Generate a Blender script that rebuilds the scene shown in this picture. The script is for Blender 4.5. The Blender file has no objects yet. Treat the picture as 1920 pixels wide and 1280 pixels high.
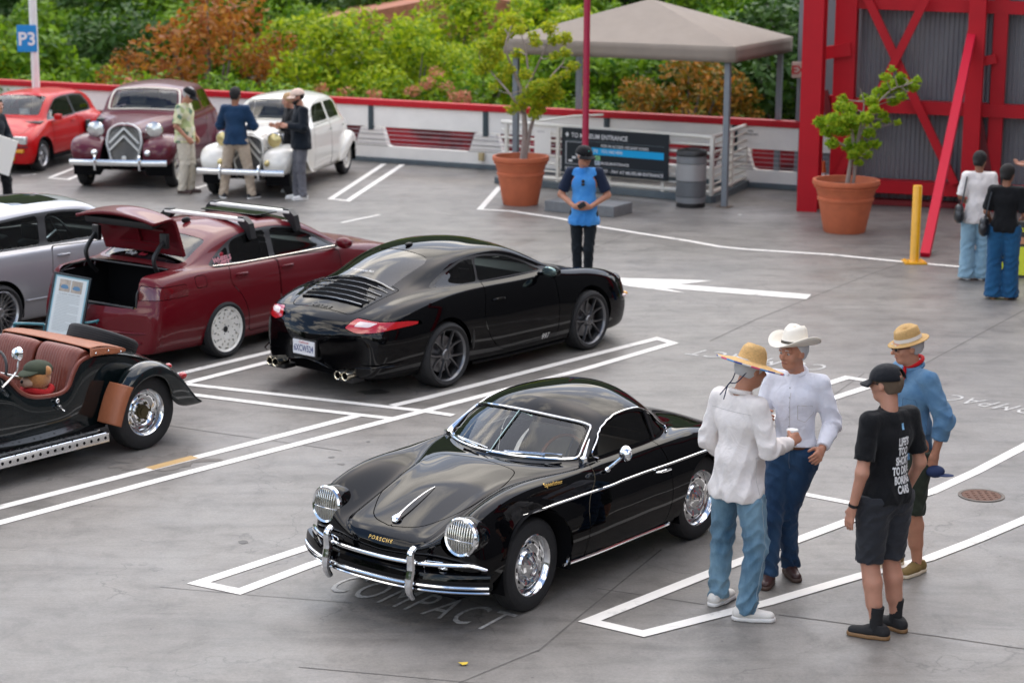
import bpy, bmesh, math, random
import numpy as np
from mathutils import Vector, Matrix, noise
from mathutils.bvhtree import BVHTree
R_ = math.radians
PI = math.pi
random.seed(7); np.random.seed(7)
SC = bpy.context.scene
COL = SC.collection

# ---------------------------------------------------------------- camera, sky, sun, exposure
F0, TH, RO, HC = 3847.0, R_(12.06), R_(0.34), 4.75
def _basis():
 F = np.array([0, math.cos(TH), -math.sin(TH)]); R = np.array([1.0, 0, 0]); U = np.cross(R, F)
 c, s = math.cos(RO), math.sin(RO)
 return F, R*c+U*s, -R*s+U*c
CF, CR, CU = _basis()
def G(x, y, z=0.0):
 """point of the deck plane (or of the plane at height z) that was surveyed from the photograph"""
 d = CF*F0 + CR*(x-960) - CU*(y-640)
 t = (z-HC)/d[2]
 p = np.array([0, 0, HC]) + d*t
 return Vector((float(p[0]), float(p[1]), float(z)))
cam_d = bpy.data.cameras.new('camera')
cam = bpy.data.objects.new('camera', cam_d); COL.objects.link(cam)
cam.location = (0, 0, HC)
cam.matrix_world = Matrix(((CR[0], CU[0], -CF[0], 0), (CR[1], CU[1], -CF[1], 0), (CR[2], CU[2], -CF[2], HC), (0, 0, 0, 1)))
cam_d.sensor_width = 36.0; cam_d.lens = F0/1920*36.0
cam_d.clip_end = 1500; cam_d.clip_start = 0.5
cam_d.dof.use_dof = True; cam_d.dof.focus_distance = 15.2; cam_d.dof.aperture_fstop = 2.3
SC.camera = cam
SUN_EL, SUN_AZ = R_(58), R_(20)          # azimuth measured from +Y towards +X
world = bpy.data.worlds.new('World'); SC.world = world; world.use_nodes = True
def _world():
 nt = world.node_tree; N = nt.nodes; L = nt.links; N.clear()
 out = N.new('ShaderNodeOutputWorld'); bg = N.new('ShaderNodeBackground')
 sky = N.new('ShaderNodeTexSky'); sky.sky_type = 'NISHITA'; sky.sun_disc = False
 sky.sun_elevation = SUN_EL; sky.sun_rotation = SUN_AZ; sky.air_density = 1.0; sky.dust_density = 1.0
 tc = N.new('ShaderNodeTexCoord'); sep = N.new('ShaderNodeSeparateXYZ'); L.new(tc.outputs['Generated'], sep.inputs[0])
 # project the view direction on a cloud layer
 mx = N.new('ShaderNodeMath'); mx.operation = 'MAXIMUM'; L.new(sep.outputs[2], mx.inputs[0]); mx.inputs[1].default_value = 0.07
 dv = N.new('ShaderNodeVectorMath'); dv.operation = 'DIVIDE'
 cmb = N.new('ShaderNodeCombineXYZ')
 for i in range(3): L.new(mx.outputs[0], cmb.inputs[i])
 L.new(tc.outputs['Generated'], dv.inputs[0]); L.new(cmb.outputs[0], dv.inputs[1])
 no = N.new('ShaderNodeTexNoise'); no.inputs['Scale'].default_value = 1.15; no.inputs['Detail'].default_value = 7
 no.inputs['Roughness'].default_value = 0.56; no.inputs['Distortion'].default_value = 0.5
 L.new(dv.outputs[0], no.inputs['Vector'])
 cr = N.new('ShaderNodeValToRGB'); cr.color_ramp.elements[0].position = 0.505; cr.color_ramp.elements[1].position = 0.575
 L.new(no.outputs[0], cr.inputs[0])
 n2 = N.new('ShaderNodeTexNoise'); n2.inputs['Scale'].default_value = 2.6; n2.inputs['Detail'].default_value = 4
 L.new(dv.outputs[0], n2.inputs['Vector'])
 c2 = N.new('ShaderNodeValToRGB'); c2.color_ramp.elements[0].position = 0.3; c2.color_ramp.elements[1].position = 0.7
 c2.color_ramp.elements[0].color = (5.2, 5.1, 5.0, 1); c2.color_ramp.elements[1].color = (17.8, 16.6, 15.2, 1)
 L.new(n2.outputs[0], c2.inputs[0])
 mix = N.new('ShaderNodeMix'); mix.data_type = 'RGBA'
 L.new(cr.outputs[0], mix.inputs[0]); L.new(sky.outputs[0], mix.inputs[6]); L.new(c2.outputs[0], mix.inputs[7])
 lo = N.new('ShaderNodeMath'); lo.operation = 'GREATER_THAN'; lo.inputs[1].default_value = 0.0; L.new(sep.outputs[2], lo.inputs[0])
 mg = N.new('ShaderNodeMix'); mg.data_type = 'RGBA'; mg.inputs[6].default_value = (0.9, 0.85, 0.8, 1); L.new(lo.outputs[0], mg.inputs[0]); L.new(mix.outputs[2], mg.inputs[7])
 L.new(mg.outputs[2], bg.inputs[0]); bg.inputs[1].default_value = SKY
 L.new(bg.outputs[0], out.inputs[0])
SKY = 0.135
_world()
sun_d = bpy.data.lights.new('sun', 'SUN'); sun_d.energy = 1.2; sun_d.angle = R_(100); sun_d.color = (1.0, 0.94, 0.86)
sun = bpy.data.objects.new('sun', sun_d); COL.objects.link(sun)
_sv = Vector((math.sin(SUN_AZ)*math.cos(SUN_EL), math.cos(SUN_AZ)*math.cos(SUN_EL), math.sin(SUN_EL)))
sun.rotation_euler = _sv.to_track_quat('Z', 'Y').to_euler()
vs = SC.view_settings
SC.display_settings.display_device = 'sRGB'
vs.view_transform = 'Standard'; vs.look = 'None'; vs.gamma = 1; vs.use_curve_mapping = False
vs.exposure = 1.14
SC.render.film_transparent = False
try:
 SC.cycles.use_denoising = True; SC.cycles.denoiser = 'OPENIMAGEDENOISE'
 SC.cycles.max_bounces = 8; SC.cycles.transparent_max_bounces = 12
 SC.cycles.sample_clamp_indirect = 6; SC.cycles.caustics_reflective = False; SC.cycles.caustics_refractive = False
except Exception: pass

# ---------------------------------------------------------------- materials
_M = {}
def mat(name, col=(0.5, 0.5, 0.5), rough=0.5, metal=0.0, coat=0.0, coat_rough=0.03, spec=0.5, var=0.0, vscale=8.0, bump=0.0, bscale=40.0,
  alpha=1.0, trans=0.0, emit=0, sheen=0.0, stretch=None, detail=5, col2=None, wrinkle=0):
 if name in _M: return _M[name]
 m = bpy.data.materials.new(name); m.use_nodes = True; nt = m.node_tree; N = nt.nodes; L = nt.links
 b = N['Principled BSDF']
 b.inputs['Base Color'].default_value = (*col, 1); b.inputs['Roughness'].default_value = rough; b.inputs['Metallic'].default_value = metal
 b.inputs['Coat Weight'].default_value = coat; b.inputs['Coat Roughness'].default_value = coat_rough
 b.inputs['Specular IOR Level'].default_value = spec
 b.inputs['Alpha'].default_value = alpha; b.inputs['Transmission Weight'].default_value = trans
 if sheen: b.inputs['Sheen Weight'].default_value = sheen
 if var or bump or col2:
  tc = N.new('ShaderNodeTexCoord'); vec = tc.outputs['Object']
  if stretch:
   mp = N.new('ShaderNodeMapping'); mp.inputs['Scale'].default_value = stretch; L.new(vec, mp.inputs[0]); vec = mp.outputs[0]
 if var or col2:
  n = N.new('ShaderNodeTexNoise'); n.inputs['Scale'].default_value = vscale; n.inputs['Detail'].default_value = detail; n.inputs['Roughness'].default_value = 0.6
  L.new(vec, n.inputs['Vector'])
  r = N.new('ShaderNodeValToRGB'); r.color_ramp.elements[0].position = 0.3; r.color_ramp.elements[1].position = 0.7
  a = tuple(c*(1-var) for c in col); c = col2 if col2 else tuple(min(1, k*(1+var)) for k in col)
  if col2: a = col
  r.color_ramp.elements[0].color = (*a, 1); r.color_ramp.elements[1].color = (*c, 1)
  L.new(n.outputs[0], r.inputs[0]); L.new(r.outputs[0], b.inputs['Base Color'])
 if bump:
  n = N.new('ShaderNodeTexNoise'); n.inputs['Scale'].default_value = bscale; n.inputs['Detail'].default_value = 4
  L.new(vec, n.inputs['Vector'])
  bp = N.new('ShaderNodeBump'); bp.inputs['Strength'].default_value = min(1, bump); bp.inputs['Distance'].default_value = 0.01
  if wrinkle:
   w = N.new('ShaderNodeTexNoise'); w.inputs['Scale'].default_value = 8; w.inputs['Detail'].default_value = 4; w.inputs['Distortion'].default_value = 1.6; L.new(vec, w.inputs['Vector']); b2 = N.new('ShaderNodeBump'); b2.inputs['Strength'].default_value = 0.9; b2.inputs['Distance'].default_value = wrinkle; L.new(w.outputs[0], b2.inputs['Height']); L.new(b2.outputs[0], bp.inputs['Normal'])
  L.new(n.outputs[0], bp.inputs['Height']); L.new(bp.outputs[0], b.inputs['Normal'])
 _M[name] = m
 return m
CHROME = mat('chrome', (0.78, 0.79, 0.80), 0.10, 1.0)
STEEL = mat('brushed_steel', (0.55, 0.56, 0.57), 0.3, 1.0, var=0.1)
RUBBER = mat('rubber', (0.012, 0.012, 0.013), 0.75, bump=0.2, bscale=60, var=0.3)
DARK = mat('dark_plastic', (0.010, 0.010, 0.011), 0.45)
VOID = mat('dark_interior', (0.006, 0.006, 0.007), 0.9, spec=0.1)
def glass(name, tint=(0.05, 0.06, 0.06), alpha=0.35, rough=0.01):
 if name in _M: return _M[name]
 m = bpy.data.materials.new(name); m.use_nodes = True; nt = m.node_tree; N = nt.nodes; L = nt.links; N.clear()
 out = N.new('ShaderNodeOutputMaterial'); gl = N.new('ShaderNodeBsdfGlossy'); gl.inputs['Roughness'].default_value = rough
 tr = N.new('ShaderNodeBsdfTransparent'); tr.inputs[0].default_value = (*[1-alpha*(1-t) for t in tint], 1)
 fr = N.new('ShaderNodeFresnel'); fr.inputs['IOR'].default_value = 1.65
 mx = N.new('ShaderNodeMixShader'); L.new(fr.outputs[0], mx.inputs[0]); L.new(tr.outputs[0], mx.inputs[1]); L.new(gl.outputs[0], mx.inputs[2])
 L.new(mx.outputs[0], out.inputs[0]); _M[name] = m
 return m

# ---------------------------------------------------------------- object helpers
def link(o, parent=None):
 COL.objects.link(o)
 if parent is not None: o.parent = parent
 return o
def thing(name, label, cat, loc=(0, 0, 0), rz=0.0, group=None, kind=None):
 o = bpy.data.objects.new(name, None); COL.objects.link(o); o.empty_display_size = 0.2
 o.location = loc; o.rotation_euler = (0, 0, rz); o['label'] = label; o['category'] = cat
 if group: o['group'] = group
 if kind: o['kind'] = kind
 return o
def tag(o, label=None, cat=None, group=None, kind=None):
 if label: o['label'] = label
 if cat: o['category'] = cat
 if group: o['group'] = group
 if kind: o['kind'] = kind
 return o
def struct(o, label=None):
 o['kind'] = 'structure'
 if label: o['label'] = label
 return o
def copy_tree(o, parent=None):
 c = o.copy(); COL.objects.link(c)
 if parent is not None: c.parent = parent
 for ch in [x for x in bpy.data.objects if x.parent == o]: copy_tree(ch, c)
 return c
def new_mesh(name, V, F, m, parent=None, smooth=False, normals=None, mats=None, midx=None):
 me = bpy.data.meshes.new(name)
 V = [tuple(map(float, v)) for v in V]
 me.from_pydata(V, [], [list(map(int, f)) for f in F])
 for mm in (mats or [m]): me.materials.append(mm)
 if midx is not None: me.polygons.foreach_set('material_index', np.array(midx, dtype=np.int32))
 if smooth: me.polygons.foreach_set('use_smooth', np.ones(len(me.polygons), dtype=bool))
 me.update()
 if normals is not None:
  try: me.normals_split_custom_set_from_vertices([tuple(map(float, n)) for n in normals])
  except Exception: pass
 return link(bpy.data.objects.new(name, me), parent)

class MB:
 """collects simple solids, then links them as ONE mesh object"""
 def __init__(s): s.V = []; s.F = []; s.I = []; s.mi = 0
 def add(s, V, F):
  n = len(s.V); s.V += [tuple(v) for v in V]; s.F += [tuple(i+n for i in f) for f in F]; s.I += [s.mi]*len(F); return s
 def box(s, x0, x1, y0, y1, z0, z1, M=None, bev=0.0):
  if bev > 0:
   bm = bmesh.new(); bmesh.ops.create_cube(bm, size=1)
   for v in bm.verts: v.co = Vector(((x0+x1)/2+v.co.x*(x1-x0), (y0+y1)/2+v.co.y*(y1-y0), (z0+z1)/2+v.co.z*(z1-z0)))
   bmesh.ops.bevel(bm, geom=bm.edges[:]+bm.verts[:], offset=bev, segments=2, affect='EDGES', profile=0.6)
   bm.verts.index_update(); V = [v.co.copy() for v in bm.verts]; F = [[v.index for v in f.verts] for f in bm.faces]; bm.free()
  else:
   V = [Vector(p) for p in ((x0,y0,z0),(x1,y0,z0),(x1,y1,z0),(x0,y1,z0),(x0,y0,z1),(x1,y0,z1),(x1,y1,z1),(x0,y1,z1))]
   F = [(0,3,2,1),(4,5,6,7),(0,1,5,4),(1,2,6,5),(2,3,7,6),(3,0,4,7)]
  if M is not None: V = [M@Vector(v) for v in V]
  return s.add(V, F)
 def tube(s, pts, r, n=8, closed=False, cap=True, flat=None):
  """tube along points; r a number or one per point; flat=(a,b) squashes the section"""
  pts = [Vector(p) for p in pts]; k = len(pts); rs = r if hasattr(r, '__len__') else [r]*k
  V = []; F = []; up = None
  for i, p in enumerate(pts):
   a = pts[(i-1) % k] if (closed or i > 0) else p; b = pts[(i+1) % k] if (closed or i < k-1) else p
   t = (b-a).normalized() if (b-a).length > 1e-9 else Vector((1, 0, 0))
   if up is None: up = Vector((0, 0, 1)) if abs(t.z) < 0.9 else Vector((1, 0, 0))
   sd = t.cross(up)
   if sd.length < 1e-6: sd = t.cross(Vector((0, 1, 0.1)))
   sd.normalize(); u2 = sd.cross(t).normalized(); up = u2
   fa, fb = flat if flat else (1, 1)
   for j in range(n):
    q = 2*PI*j/n; V.append(p+(sd*math.cos(q)*fa+u2*math.sin(q)*fb)*rs[i])
  for i in range(k if closed else k-1):
   for j in range(n):
    a0 = i*n+j; a1 = i*n+(j+1) % n; b0 = ((i+1) % k)*n+j; b1 = ((i+1) % k)*n+(j+1) % n
    F.append((a0, a1, b1, b0))
  if cap and not closed: F.append(tuple(range(n))[::-1]); F.append(tuple((k-1)*n+j for j in range(n)))
  return s.add(V, F)
 def bar(s, a, b, w, h, up=(0, 0, 1)):
  a = Vector(a); b = Vector(b); t = (b-a).normalized(); u = Vector(up); sd = t.cross(u).normalized(); u = sd.cross(t)
  V = [p+sd*sx*w/2+u*sz*h/2 for p in (a, b) for sx, sz in ((-1,-1),(1,-1),(1,1),(-1,1))]
  return s.add(V, [(0,3,2,1),(4,5,6,7),(0,1,5,4),(1,2,6,5),(2,3,7,6),(3,0,4,7)][0:6])
 def lathe(s, prof, n=32, M=None, axis='z', cap=False):
  """profile of (r, h) pairs about z (or y)"""
  V = []; F = []; k = len(prof)
  for r, h in prof:
   for j in range(n):
    q = 2*PI*j/n
    V.append(Vector((r*math.cos(q), r*math.sin(q), h)) if axis == 'z' else Vector((r*math.cos(q), h, -r*math.sin(q))))
  for i in range(k-1):
   for j in range(n): F.append((i*n+j, i*n+(j+1) % n, (i+1)*n+(j+1) % n, (i+1)*n+j))
  if cap: F.append(tuple(range(n))[::-1]); F.append(tuple((k-1)*n+j for j in range(n)))
  if M is not None: V = [M@v for v in V]
  return s.add(V, F)
 def prism(s, poly, h0, h1, M=None, axis='z'):
  n = len(poly)
  if axis == 'z': V = [Vector((x, y, h0)) for x, y in poly]+[Vector((x, y, h1)) for x, y in poly]
  else: V = [Vector((x, h0, y)) for x, y in poly]+[Vector((x, h1, y)) for x, y in poly]   # poly in xz, extruded along y
  F = [tuple(range(n))[::-1], tuple(range(n, 2*n))]+[(i, (i+1) % n, n+(i+1) % n, n+i) for i in range(n)]
  if M is not None: V = [M@v for v in V]
  return s.add(V, F)
 def sphere(s, c, r, n=16, m=10, M=None):
  rr = r if hasattr(r, '__len__') else (r, r, r); V = []; F = []
  for i in range(m+1):
   a = PI*i/m
   for j in range(n):
    q = 2*PI*j/n; v = Vector((rr[0]*math.sin(a)*math.cos(q), rr[1]*math.sin(a)*math.sin(q), rr[2]*math.cos(a)))
    if M is not None: v = M@v
    V.append(Vector(c)+v)
  for i in range(m):
   for j in range(n): F.append((i*n+j, (i+1)*n+j, (i+1)*n+(j+1) % n, i*n+(j+1) % n))
  return s.add(V, F)
 def build(s, name, m, parent=None, smooth=False, angle=None, fix=True):
  mats = m if isinstance(m, (list, tuple)) else [m]
  o = new_mesh(name, s.V, s.F, mats[0], parent, False, None, mats, s.I)
  bm = bmesh.new(); bm.from_mesh(o.data)
  bmesh.ops.remove_doubles(bm, verts=bm.verts, dist=1e-5)
  if fix: bmesh.ops.recalc_face_normals(bm, faces=bm.faces)
  if smooth or angle:
   lim = R_(angle or 35)
   for f in bm.faces: f.smooth = True
   for e in bm.edges:
    if len(e.link_faces) == 2 and e.calc_face_angle(0) > lim: e.smooth = False
  bm.to_mesh(o.data); bm.free()
  return o

def text_mesh(body, size=1.0, offset=0.0, shear=0.0, depth=0.0, spacing=1.0, align='CENTER', sx=1.0):
 """(V, F) of a line of lettering in the xy plane"""
 cu = bpy.data.curves.new('lettering', 'FONT'); cu.body = body; cu.size = size; cu.offset = offset; cu.shear = shear
 cu.extrude = depth; cu.space_character = spacing; cu.align_x = align; cu.align_y = 'CENTER'; cu.resolution_u = 3
 o = bpy.data.objects.new('lettering', cu); COL.objects.link(o)
 bpy.context.view_layer.update()
 me = o.evaluated_get(bpy.context.evaluated_depsgraph_get()).to_mesh()
 V = [Vector((v.co.x*sx, v.co.y, v.co.z)) for v in me.vertices]; F = [tuple(p.vertices) for p in me.polygons]
 o.to_mesh_clear(); bpy.data.objects.remove(o); bpy.data.curves.remove(cu)
 return V, F
def text_at(name, body, M, m, parent=None, **kw):
 """lettering placed by matrix M (its xy plane)"""
 V, F = text_mesh(body, **kw)
 return new_mesh(name, [M@v for v in V], F, m, parent)
def frame(o, x, y):
 """matrix with origin o, x axis x, y axis as close to y as possible"""
 o = Vector(o); x = Vector(x).normalized(); y = Vector(y); z = x.cross(y).normalized(); y = z.cross(x)
 return Matrix(((x.x, y.x, z.x, o.x), (x.y, y.y, z.y, o.y), (x.z, y.z, z.z, o.z), (0, 0, 0, 1)))
def catmull(pts, n=6, closed=False):
 pts = [Vector(p) for p in pts]; out = []; k = len(pts)
 for i in range(k if closed else k-1):
  p0 = pts[(i-1) % k] if (closed or i > 0) else pts[i]*2-pts[i+1]; p1 = pts[i]; p2 = pts[(i+1) % k]
  p3 = pts[(i+2) % k] if (closed or i < k-2) else pts[(i+1) % k]*2-pts[i]
  for j in range(n):
   t = j/n; out.append(0.5*((2*p1)+(p2-p0)*t+(2*p0-5*p1+4*p2-p3)*t*t+(3*p1-p0-3*p2+p3)*t*t*t))
 if not closed: out.append(pts[-1])
 return out

# ---------------------------------------------------------------- deck
def deck_material():
 m = bpy.data.materials.new('deck_concrete'); m.use_nodes = True; nt = m.node_tree; N = nt.nodes; L = nt.links; b = N['Principled BSDF']
 tc = N.new('ShaderNodeTexCoord')
 def noise_(sc, det=5, ro=0.6, dist=0.0, stretch=None):
  n = N.new('ShaderNodeTexNoise'); n.inputs['Scale'].default_value = sc; n.inputs['Detail'].default_value = det; n.inputs['Roughness'].default_value = ro; n.inputs['Distortion'].default_value = dist
  if stretch:
   mp = N.new('ShaderNodeMapping'); mp.inputs['Scale'].default_value = stretch; mp.inputs['Rotation'].default_value = (0, 0, R_(-23)); L.new(tc.outputs['Object'], mp.inputs[0]); L.new(mp.outputs[0], n.inputs['Vector'])
  else: L.new(tc.outputs['Object'], n.inputs['Vector'])
  return n.outputs[0]
 def ramp(src, stops):
  r = N.new('ShaderNodeValToRGB'); e = r.color_ramp.elements
  while len(e) < len(stops): e.new(0.5)
  for k, (p, c) in enumerate(stops): e[k].position = p; e[k].color = (*c, 1) if hasattr(c, '__len__') else (c, c, c, 1)
  L.new(src, r.inputs[0]); return r.outputs[0]
 def mix(a, b_, f, mode='MIX'):
  x = N.new('ShaderNodeMix'); x.data_type = 'RGBA'; x.blend_type = mode
  for s_, v in ((0, f), (6, a), (7, b_)):
   if hasattr(v, 'is_output'): L.new(v, x.inputs[s_])
   else: x.inputs[s_].default_value = v if s_ == 0 else (*v, 1)
  return x.outputs[2]
 base = ramp(noise_(0.35, 6, 0.62), [(0.32, (0.155, 0.144, 0.132)), (0.52, (0.192, 0.178, 0.162)), (0.70, (0.225, 0.208, 0.188))])
 base = mix(base, ramp(noise_(2.6, 8, 0.72, 0.4), [(0.30, 0.55), (0.5, 0.98), (0.72, 1.16)]), 0.85, 'MULTIPLY')
 base = mix(base, ramp(noise_(1.0, 6, 0.65, 0.8, (0.6, 3.2, 1)), [(0.34, 0.70), (0.52, 1.0), (0.72, 1.08)]), 0.85, 'MULTIPLY')     # brushed streaks
 base = mix(base, ramp(noise_(42, 4, 0.8), [(0.3, 0.76), (0.7, 1.2)]), 0.9, 'MULTIPLY')                                  # fine grain
 # oil and gum spots
 vo = N.new('ShaderNodeTexVoronoi'); vo.inputs['Scale'].default_value = 1.05; mp = N.new('ShaderNodeMapping'); mp.inputs['Scale'].default_value = (1, 1, 0); L.new(tc.outputs['Object'], mp.inputs[0])
 nz = N.new('ShaderNodeTexNoise'); nz.inputs['Scale'].default_value = 7; nz.inputs['Detail'].default_value = 3; ad = N.new('ShaderNodeVectorMath'); ad.operation = 'SCALE'; ad.inputs['Scale'].default_value = 0.16; L.new(tc.outputs['Object'], nz.inputs['Vector']); L.new(nz.outputs['Color'], ad.inputs[0])
 a2 = N.new('ShaderNodeVectorMath'); L.new(mp.outputs[0], a2.inputs[0]); L.new(ad.outputs[0], a2.inputs[1]); L.new(a2.outputs[0], vo.inputs['Vector'])
 spot = ramp(vo.outputs['Distance'], [(0.028, 1.0), (0.075, 0.0)])
 g = N.new('ShaderNodeSeparateColor'); L.new(vo.outputs['Color'], g.inputs[0]); pick = ramp(g.outputs[0], [(0.50, 0.0), (0.85, 0.85)])
 mm = N.new('ShaderNodeMath'); mm.operation = 'MULTIPLY'; L.new(spot, mm.inputs[0]); L.new(pick, mm.inputs[1])
 base = mix(base, (0.06, 0.056, 0.052), mm.outputs[0])
 v2 = N.new('ShaderNodeTexVoronoi'); v2.inputs['Scale'].default_value = 6.0; L.new(mp.outputs[0], v2.inputs['Vector'])
 s2 = ramp(v2.outputs['Distance'], [(0.045, 1.0), (0.075, 0.0)]); g2 = N.new('ShaderNodeSeparateColor'); L.new(v2.outputs['Color'], g2.inputs[0]); p2 = ramp(g2.outputs[1], [(0.90, 0.0), (0.92, 0.8)])
 m2 = N.new('ShaderNodeMath'); m2.operation = 'MULTIPLY'; L.new(s2, m2.inputs[0]); L.new(p2, m2.inputs[1]); base = mix(base, (0.05, 0.048, 0.045), m2.outputs[0])
 # hairline cracks
 v3 = N.new('ShaderNodeTexVoronoi'); v3.feature = 'DISTANCE_TO_EDGE'; v3.inputs['Scale'].default_value = 0.55
 n3 = N.new('ShaderNodeTexNoise'); n3.inputs['Scale'].default_value = 2.2; n3.inputs['Detail'].default_value = 6; L.new(tc.outputs['Object'], n3.inputs['Vector'])
 sc3 = N.new('ShaderNodeVectorMath'); sc3.operation = 'SCALE'; sc3.inputs['Scale'].default_value = 0.9; L.new(n3.outputs['Color'], sc3.inputs[0]); a3 = N.new('ShaderNodeVectorMath'); L.new(mp.outputs[0], a3.inputs[0]); L.new(sc3.outputs[0], a3.inputs[1]); L.new(a3.outputs[0], v3.inputs['Vector'])
 c3 = ramp(v3.outputs['Distance'], [(0.0012, 1.0), (0.0055, 0.0)]); k3 = ramp(noise_(0.8, 2), [(0.46, 0.0), (0.56, 0.75)])
 m3 = N.new('ShaderNodeMath'); m3.operation = 'MULTIPLY'; L.new(c3, m3.inputs[0]); L.new(k3, m3.inputs[1]); base = mix(base, (0.08, 0.075, 0.07), m3.outputs[0])
 L.new(base, b.inputs['Base Color'])
 L.new(ramp(noise_(1.5, 5), [(0.3, 0.34), (0.7, 0.55)]), b.inputs['Roughness']); b.inputs['Specular IOR Level'].default_value = 0.5
 bp = N.new('ShaderNodeBump'); bp.inputs['Strength'].default_value = 0.35; bp.inputs['Distance'].default_value = 0.004; L.new(noise_(60, 4, 0.7), bp.inputs['Height']); L.new(bp.outputs[0], b.inputs['Normal'])
 return m
PAINT = mat('road_paint', (0.76, 0.73, 0.68), 0.65, col2=(0.36, 0.345, 0.32), vscale=3.2, detail=12, bump=0.3, bscale=120)
_e = [n for n in PAINT.node_tree.nodes if n.type == 'VALTORGB'][0].color_ramp.elements; _e[0].position = 0.60; _e[1].position = 0.72
def flat(name, polys, m, z=0.004, parent=None):
 b = MB()
 for p in polys: b.add([(v[0], v[1], z) for v in p], [tuple(range(len(p)))])
 o = b.build(name, m, parent, fix=False)
 bm = bmesh.new(); bm.from_mesh(o.data)
 for f in bm.faces:
  if f.normal.z < 0: f.normal_flip()
 bm.to_mesh(o.data); bm.free()
 return o
def strip(px, w=0.10, closed=False, z=0.0):
 """mitred band through surveyed points"""
 pts = [G(*p).xy if len(p) == 2 else Vector(p[:2]) for p in px]; n = len(pts); A = []; B = []
 for i, p in enumerate(pts):
  d0 = (p-pts[i-1]).normalized() if (i > 0 or closed) else None; d1 = (pts[(i+1) % n]-p).normalized() if (i < n-1 or closed) else None
  if d0 is None: d0 = d1
  if d1 is None: d1 = d0
  t = (d0+d1).normalized(); nn = Vector((-t.y, t.x)); k = min(2.6, 1/max(0.2, nn.dot(Vector((-d0.y, d0.x))))); A.append(p+nn*w/2*k); B.append(p-nn*w/2*k)
 r = range(n if closed else n-1)
 return [[A[i], A[(i+1) % n], B[(i+1) % n], B[i]] for i in r]
def setting_ground():
 o = new_mesh('deck', [(-34, -6, 0), (30, -6, 0), (30, 60, 0), (-34, 60, 0)], [(0, 1, 2, 3)], deck_material()); struct(o)
 # deck ends at the parapet line: cut it there
 bm = bmesh.new(); bm.from_mesh(o.data); n = Vector((-PD.y, PD.x, 0)); bmesh.ops.bisect_plane(bm, geom=bm.verts[:]+bm.edges[:]+bm.faces[:], plane_co=P0+n*0.35, plane_no=n, clear_outer=True); bm.to_mesh(o.data); bm.free()
 L = []
 def add(pts, w=0.10, closed=False): L.append(strip(pts, w, closed))
 add([(-40, 961), (0, 951), (480, 829), (672, 779)], 0.105); add([(-40, 990), (0, 980), (320, 894.5), (800, 769.5), (1100, 691), (1262, 643.5), (1232, 635), (1100, 668.5), (800, 746), (735, 761)], 0.105)
 add([(345, 720), (795, 771), (850, 779)], 0.095); add([(352, 739), (540, 763), (733, 785)], 0.095)
 add([(352, 718), (570, 662), (760, 613)], 0.105); add([(325, 703.5), (540, 652), (740, 600)], 0.105)
 add([(1000, 893), (562, 1031), (372, 1093), (449, 1109), (585, 1058), (1000, 924)], 0.105); add([(1000, 893), (1300, 800), (1535, 725), (1588, 708), (1652, 718), (1540, 754)], 0.105); add([(1000, 924), (1330, 822), (1545, 752)], 0.105)
 add([(1745, 923), (1670, 947), (1540, 996), (1375, 1057.5), (1220, 1119), (1105, 1165), (1206, 1188.5), (1350, 1152), (1440, 1130), (1615, 1079), (1740, 1047.5), (1830, 1013), (1920, 975), (2000, 938)], 0.105)
 add([(1745, 923), (1830, 884), (1920, 837), (1990, 798)], 0.105)
 add([(1505, 926), (1600, 944)], 0.09)
 # far stalls and the hatched island edge
 add([(720, 308), (620, 373.5), (652, 377), (755, 309)], 0.10); add([(95, 333), (180, 300)], 0.09); add([(90, 334), (128, 337.5), (190, 311)], 0.09)
 add([(355, 357), (420, 338)], 0.09); add([(640, 418), (712, 403)], 0.06)
 add([(938, 350), (900, 393), (960, 396.5), (1050, 410), (1120, 425), (1200, 438), (1290, 452), (1350, 463), (1400, 468), (1560, 478), (1700, 492), (1830, 503), (1990, 518)], 0.10)
 add([(40, 330), (68, 327)], 0.05)
 for k, p in enumerate(L): struct(flat('road_marking', p, PAINT, 0.004+0.0006*(k % 5)))
 arrow = [(1095, 516), (1326, 528), (1270, 536), (1522, 554), (1510, 562), (1245, 543), (1282, 549.5)]
 arrow = [(1110, 520), (1335, 526.5), (1272, 533.5), (1521, 552.5), (1512, 561), (1243, 540), (1284, 549.5), (1180, 537)]
 struct(flat('road_arrow', [[G(*p).xy for p in arrow[:1]+[arrow[1], arrow[2], arrow[5], arrow[6], arrow[7]]], [G(*p).xy for p in (arrow[2], arrow[3], arrow[4], arrow[5])]], PAINT, 0.004))
 # stencilled words: (first letter foot, last letter foot, up point)
 wm = mat('worn_paint', (0.62, 0.61, 0.585), 0.7, col2=(0.36, 0.35, 0.335), vscale=30)
 def word(s, a, b_, up):
  a = G(*a); b_ = G(*b_); up = G(*up); V, F = text_mesh(s, size=1.0, offset=0.0, spacing=1.25, align='LEFT'); xs = [v.x for v in V]; ys = [v.y for v in V]; x0, x1, y0, y1 = min(xs), max(xs), min(ys), max(ys)
  dx = b_-a; dy = up-a
  # cut stencil bridges by leaving the letters separate
  o = new_mesh('road_lettering', [a+dx*((v.x-x0)/(x1-x0))+dy*((v.y-y0)/(y1-y0))+Vector((0, 0, 0.004)) for v in V], F, wm); struct(o)
  bm = bmesh.new(); bm.from_mesh(o.data)
  for f in bm.faces:
   if f.normal.z < 0: f.normal_flip()
  bm.to_mesh(o.data); bm.free()
 word('COMPACT', (607, 1104), (915, 1184), (668, 1076))
 word('COMPACT', (1558, 686), (1312, 655), (1530, 696))
 word('COMPACT', (1998, 775), (1758, 735), (1968, 784))
 # sealed joints in the slab
 jm = mat('joint_sealant', (0.10, 0.093, 0.085), 0.7, var=0.3, vscale=10)
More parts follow.
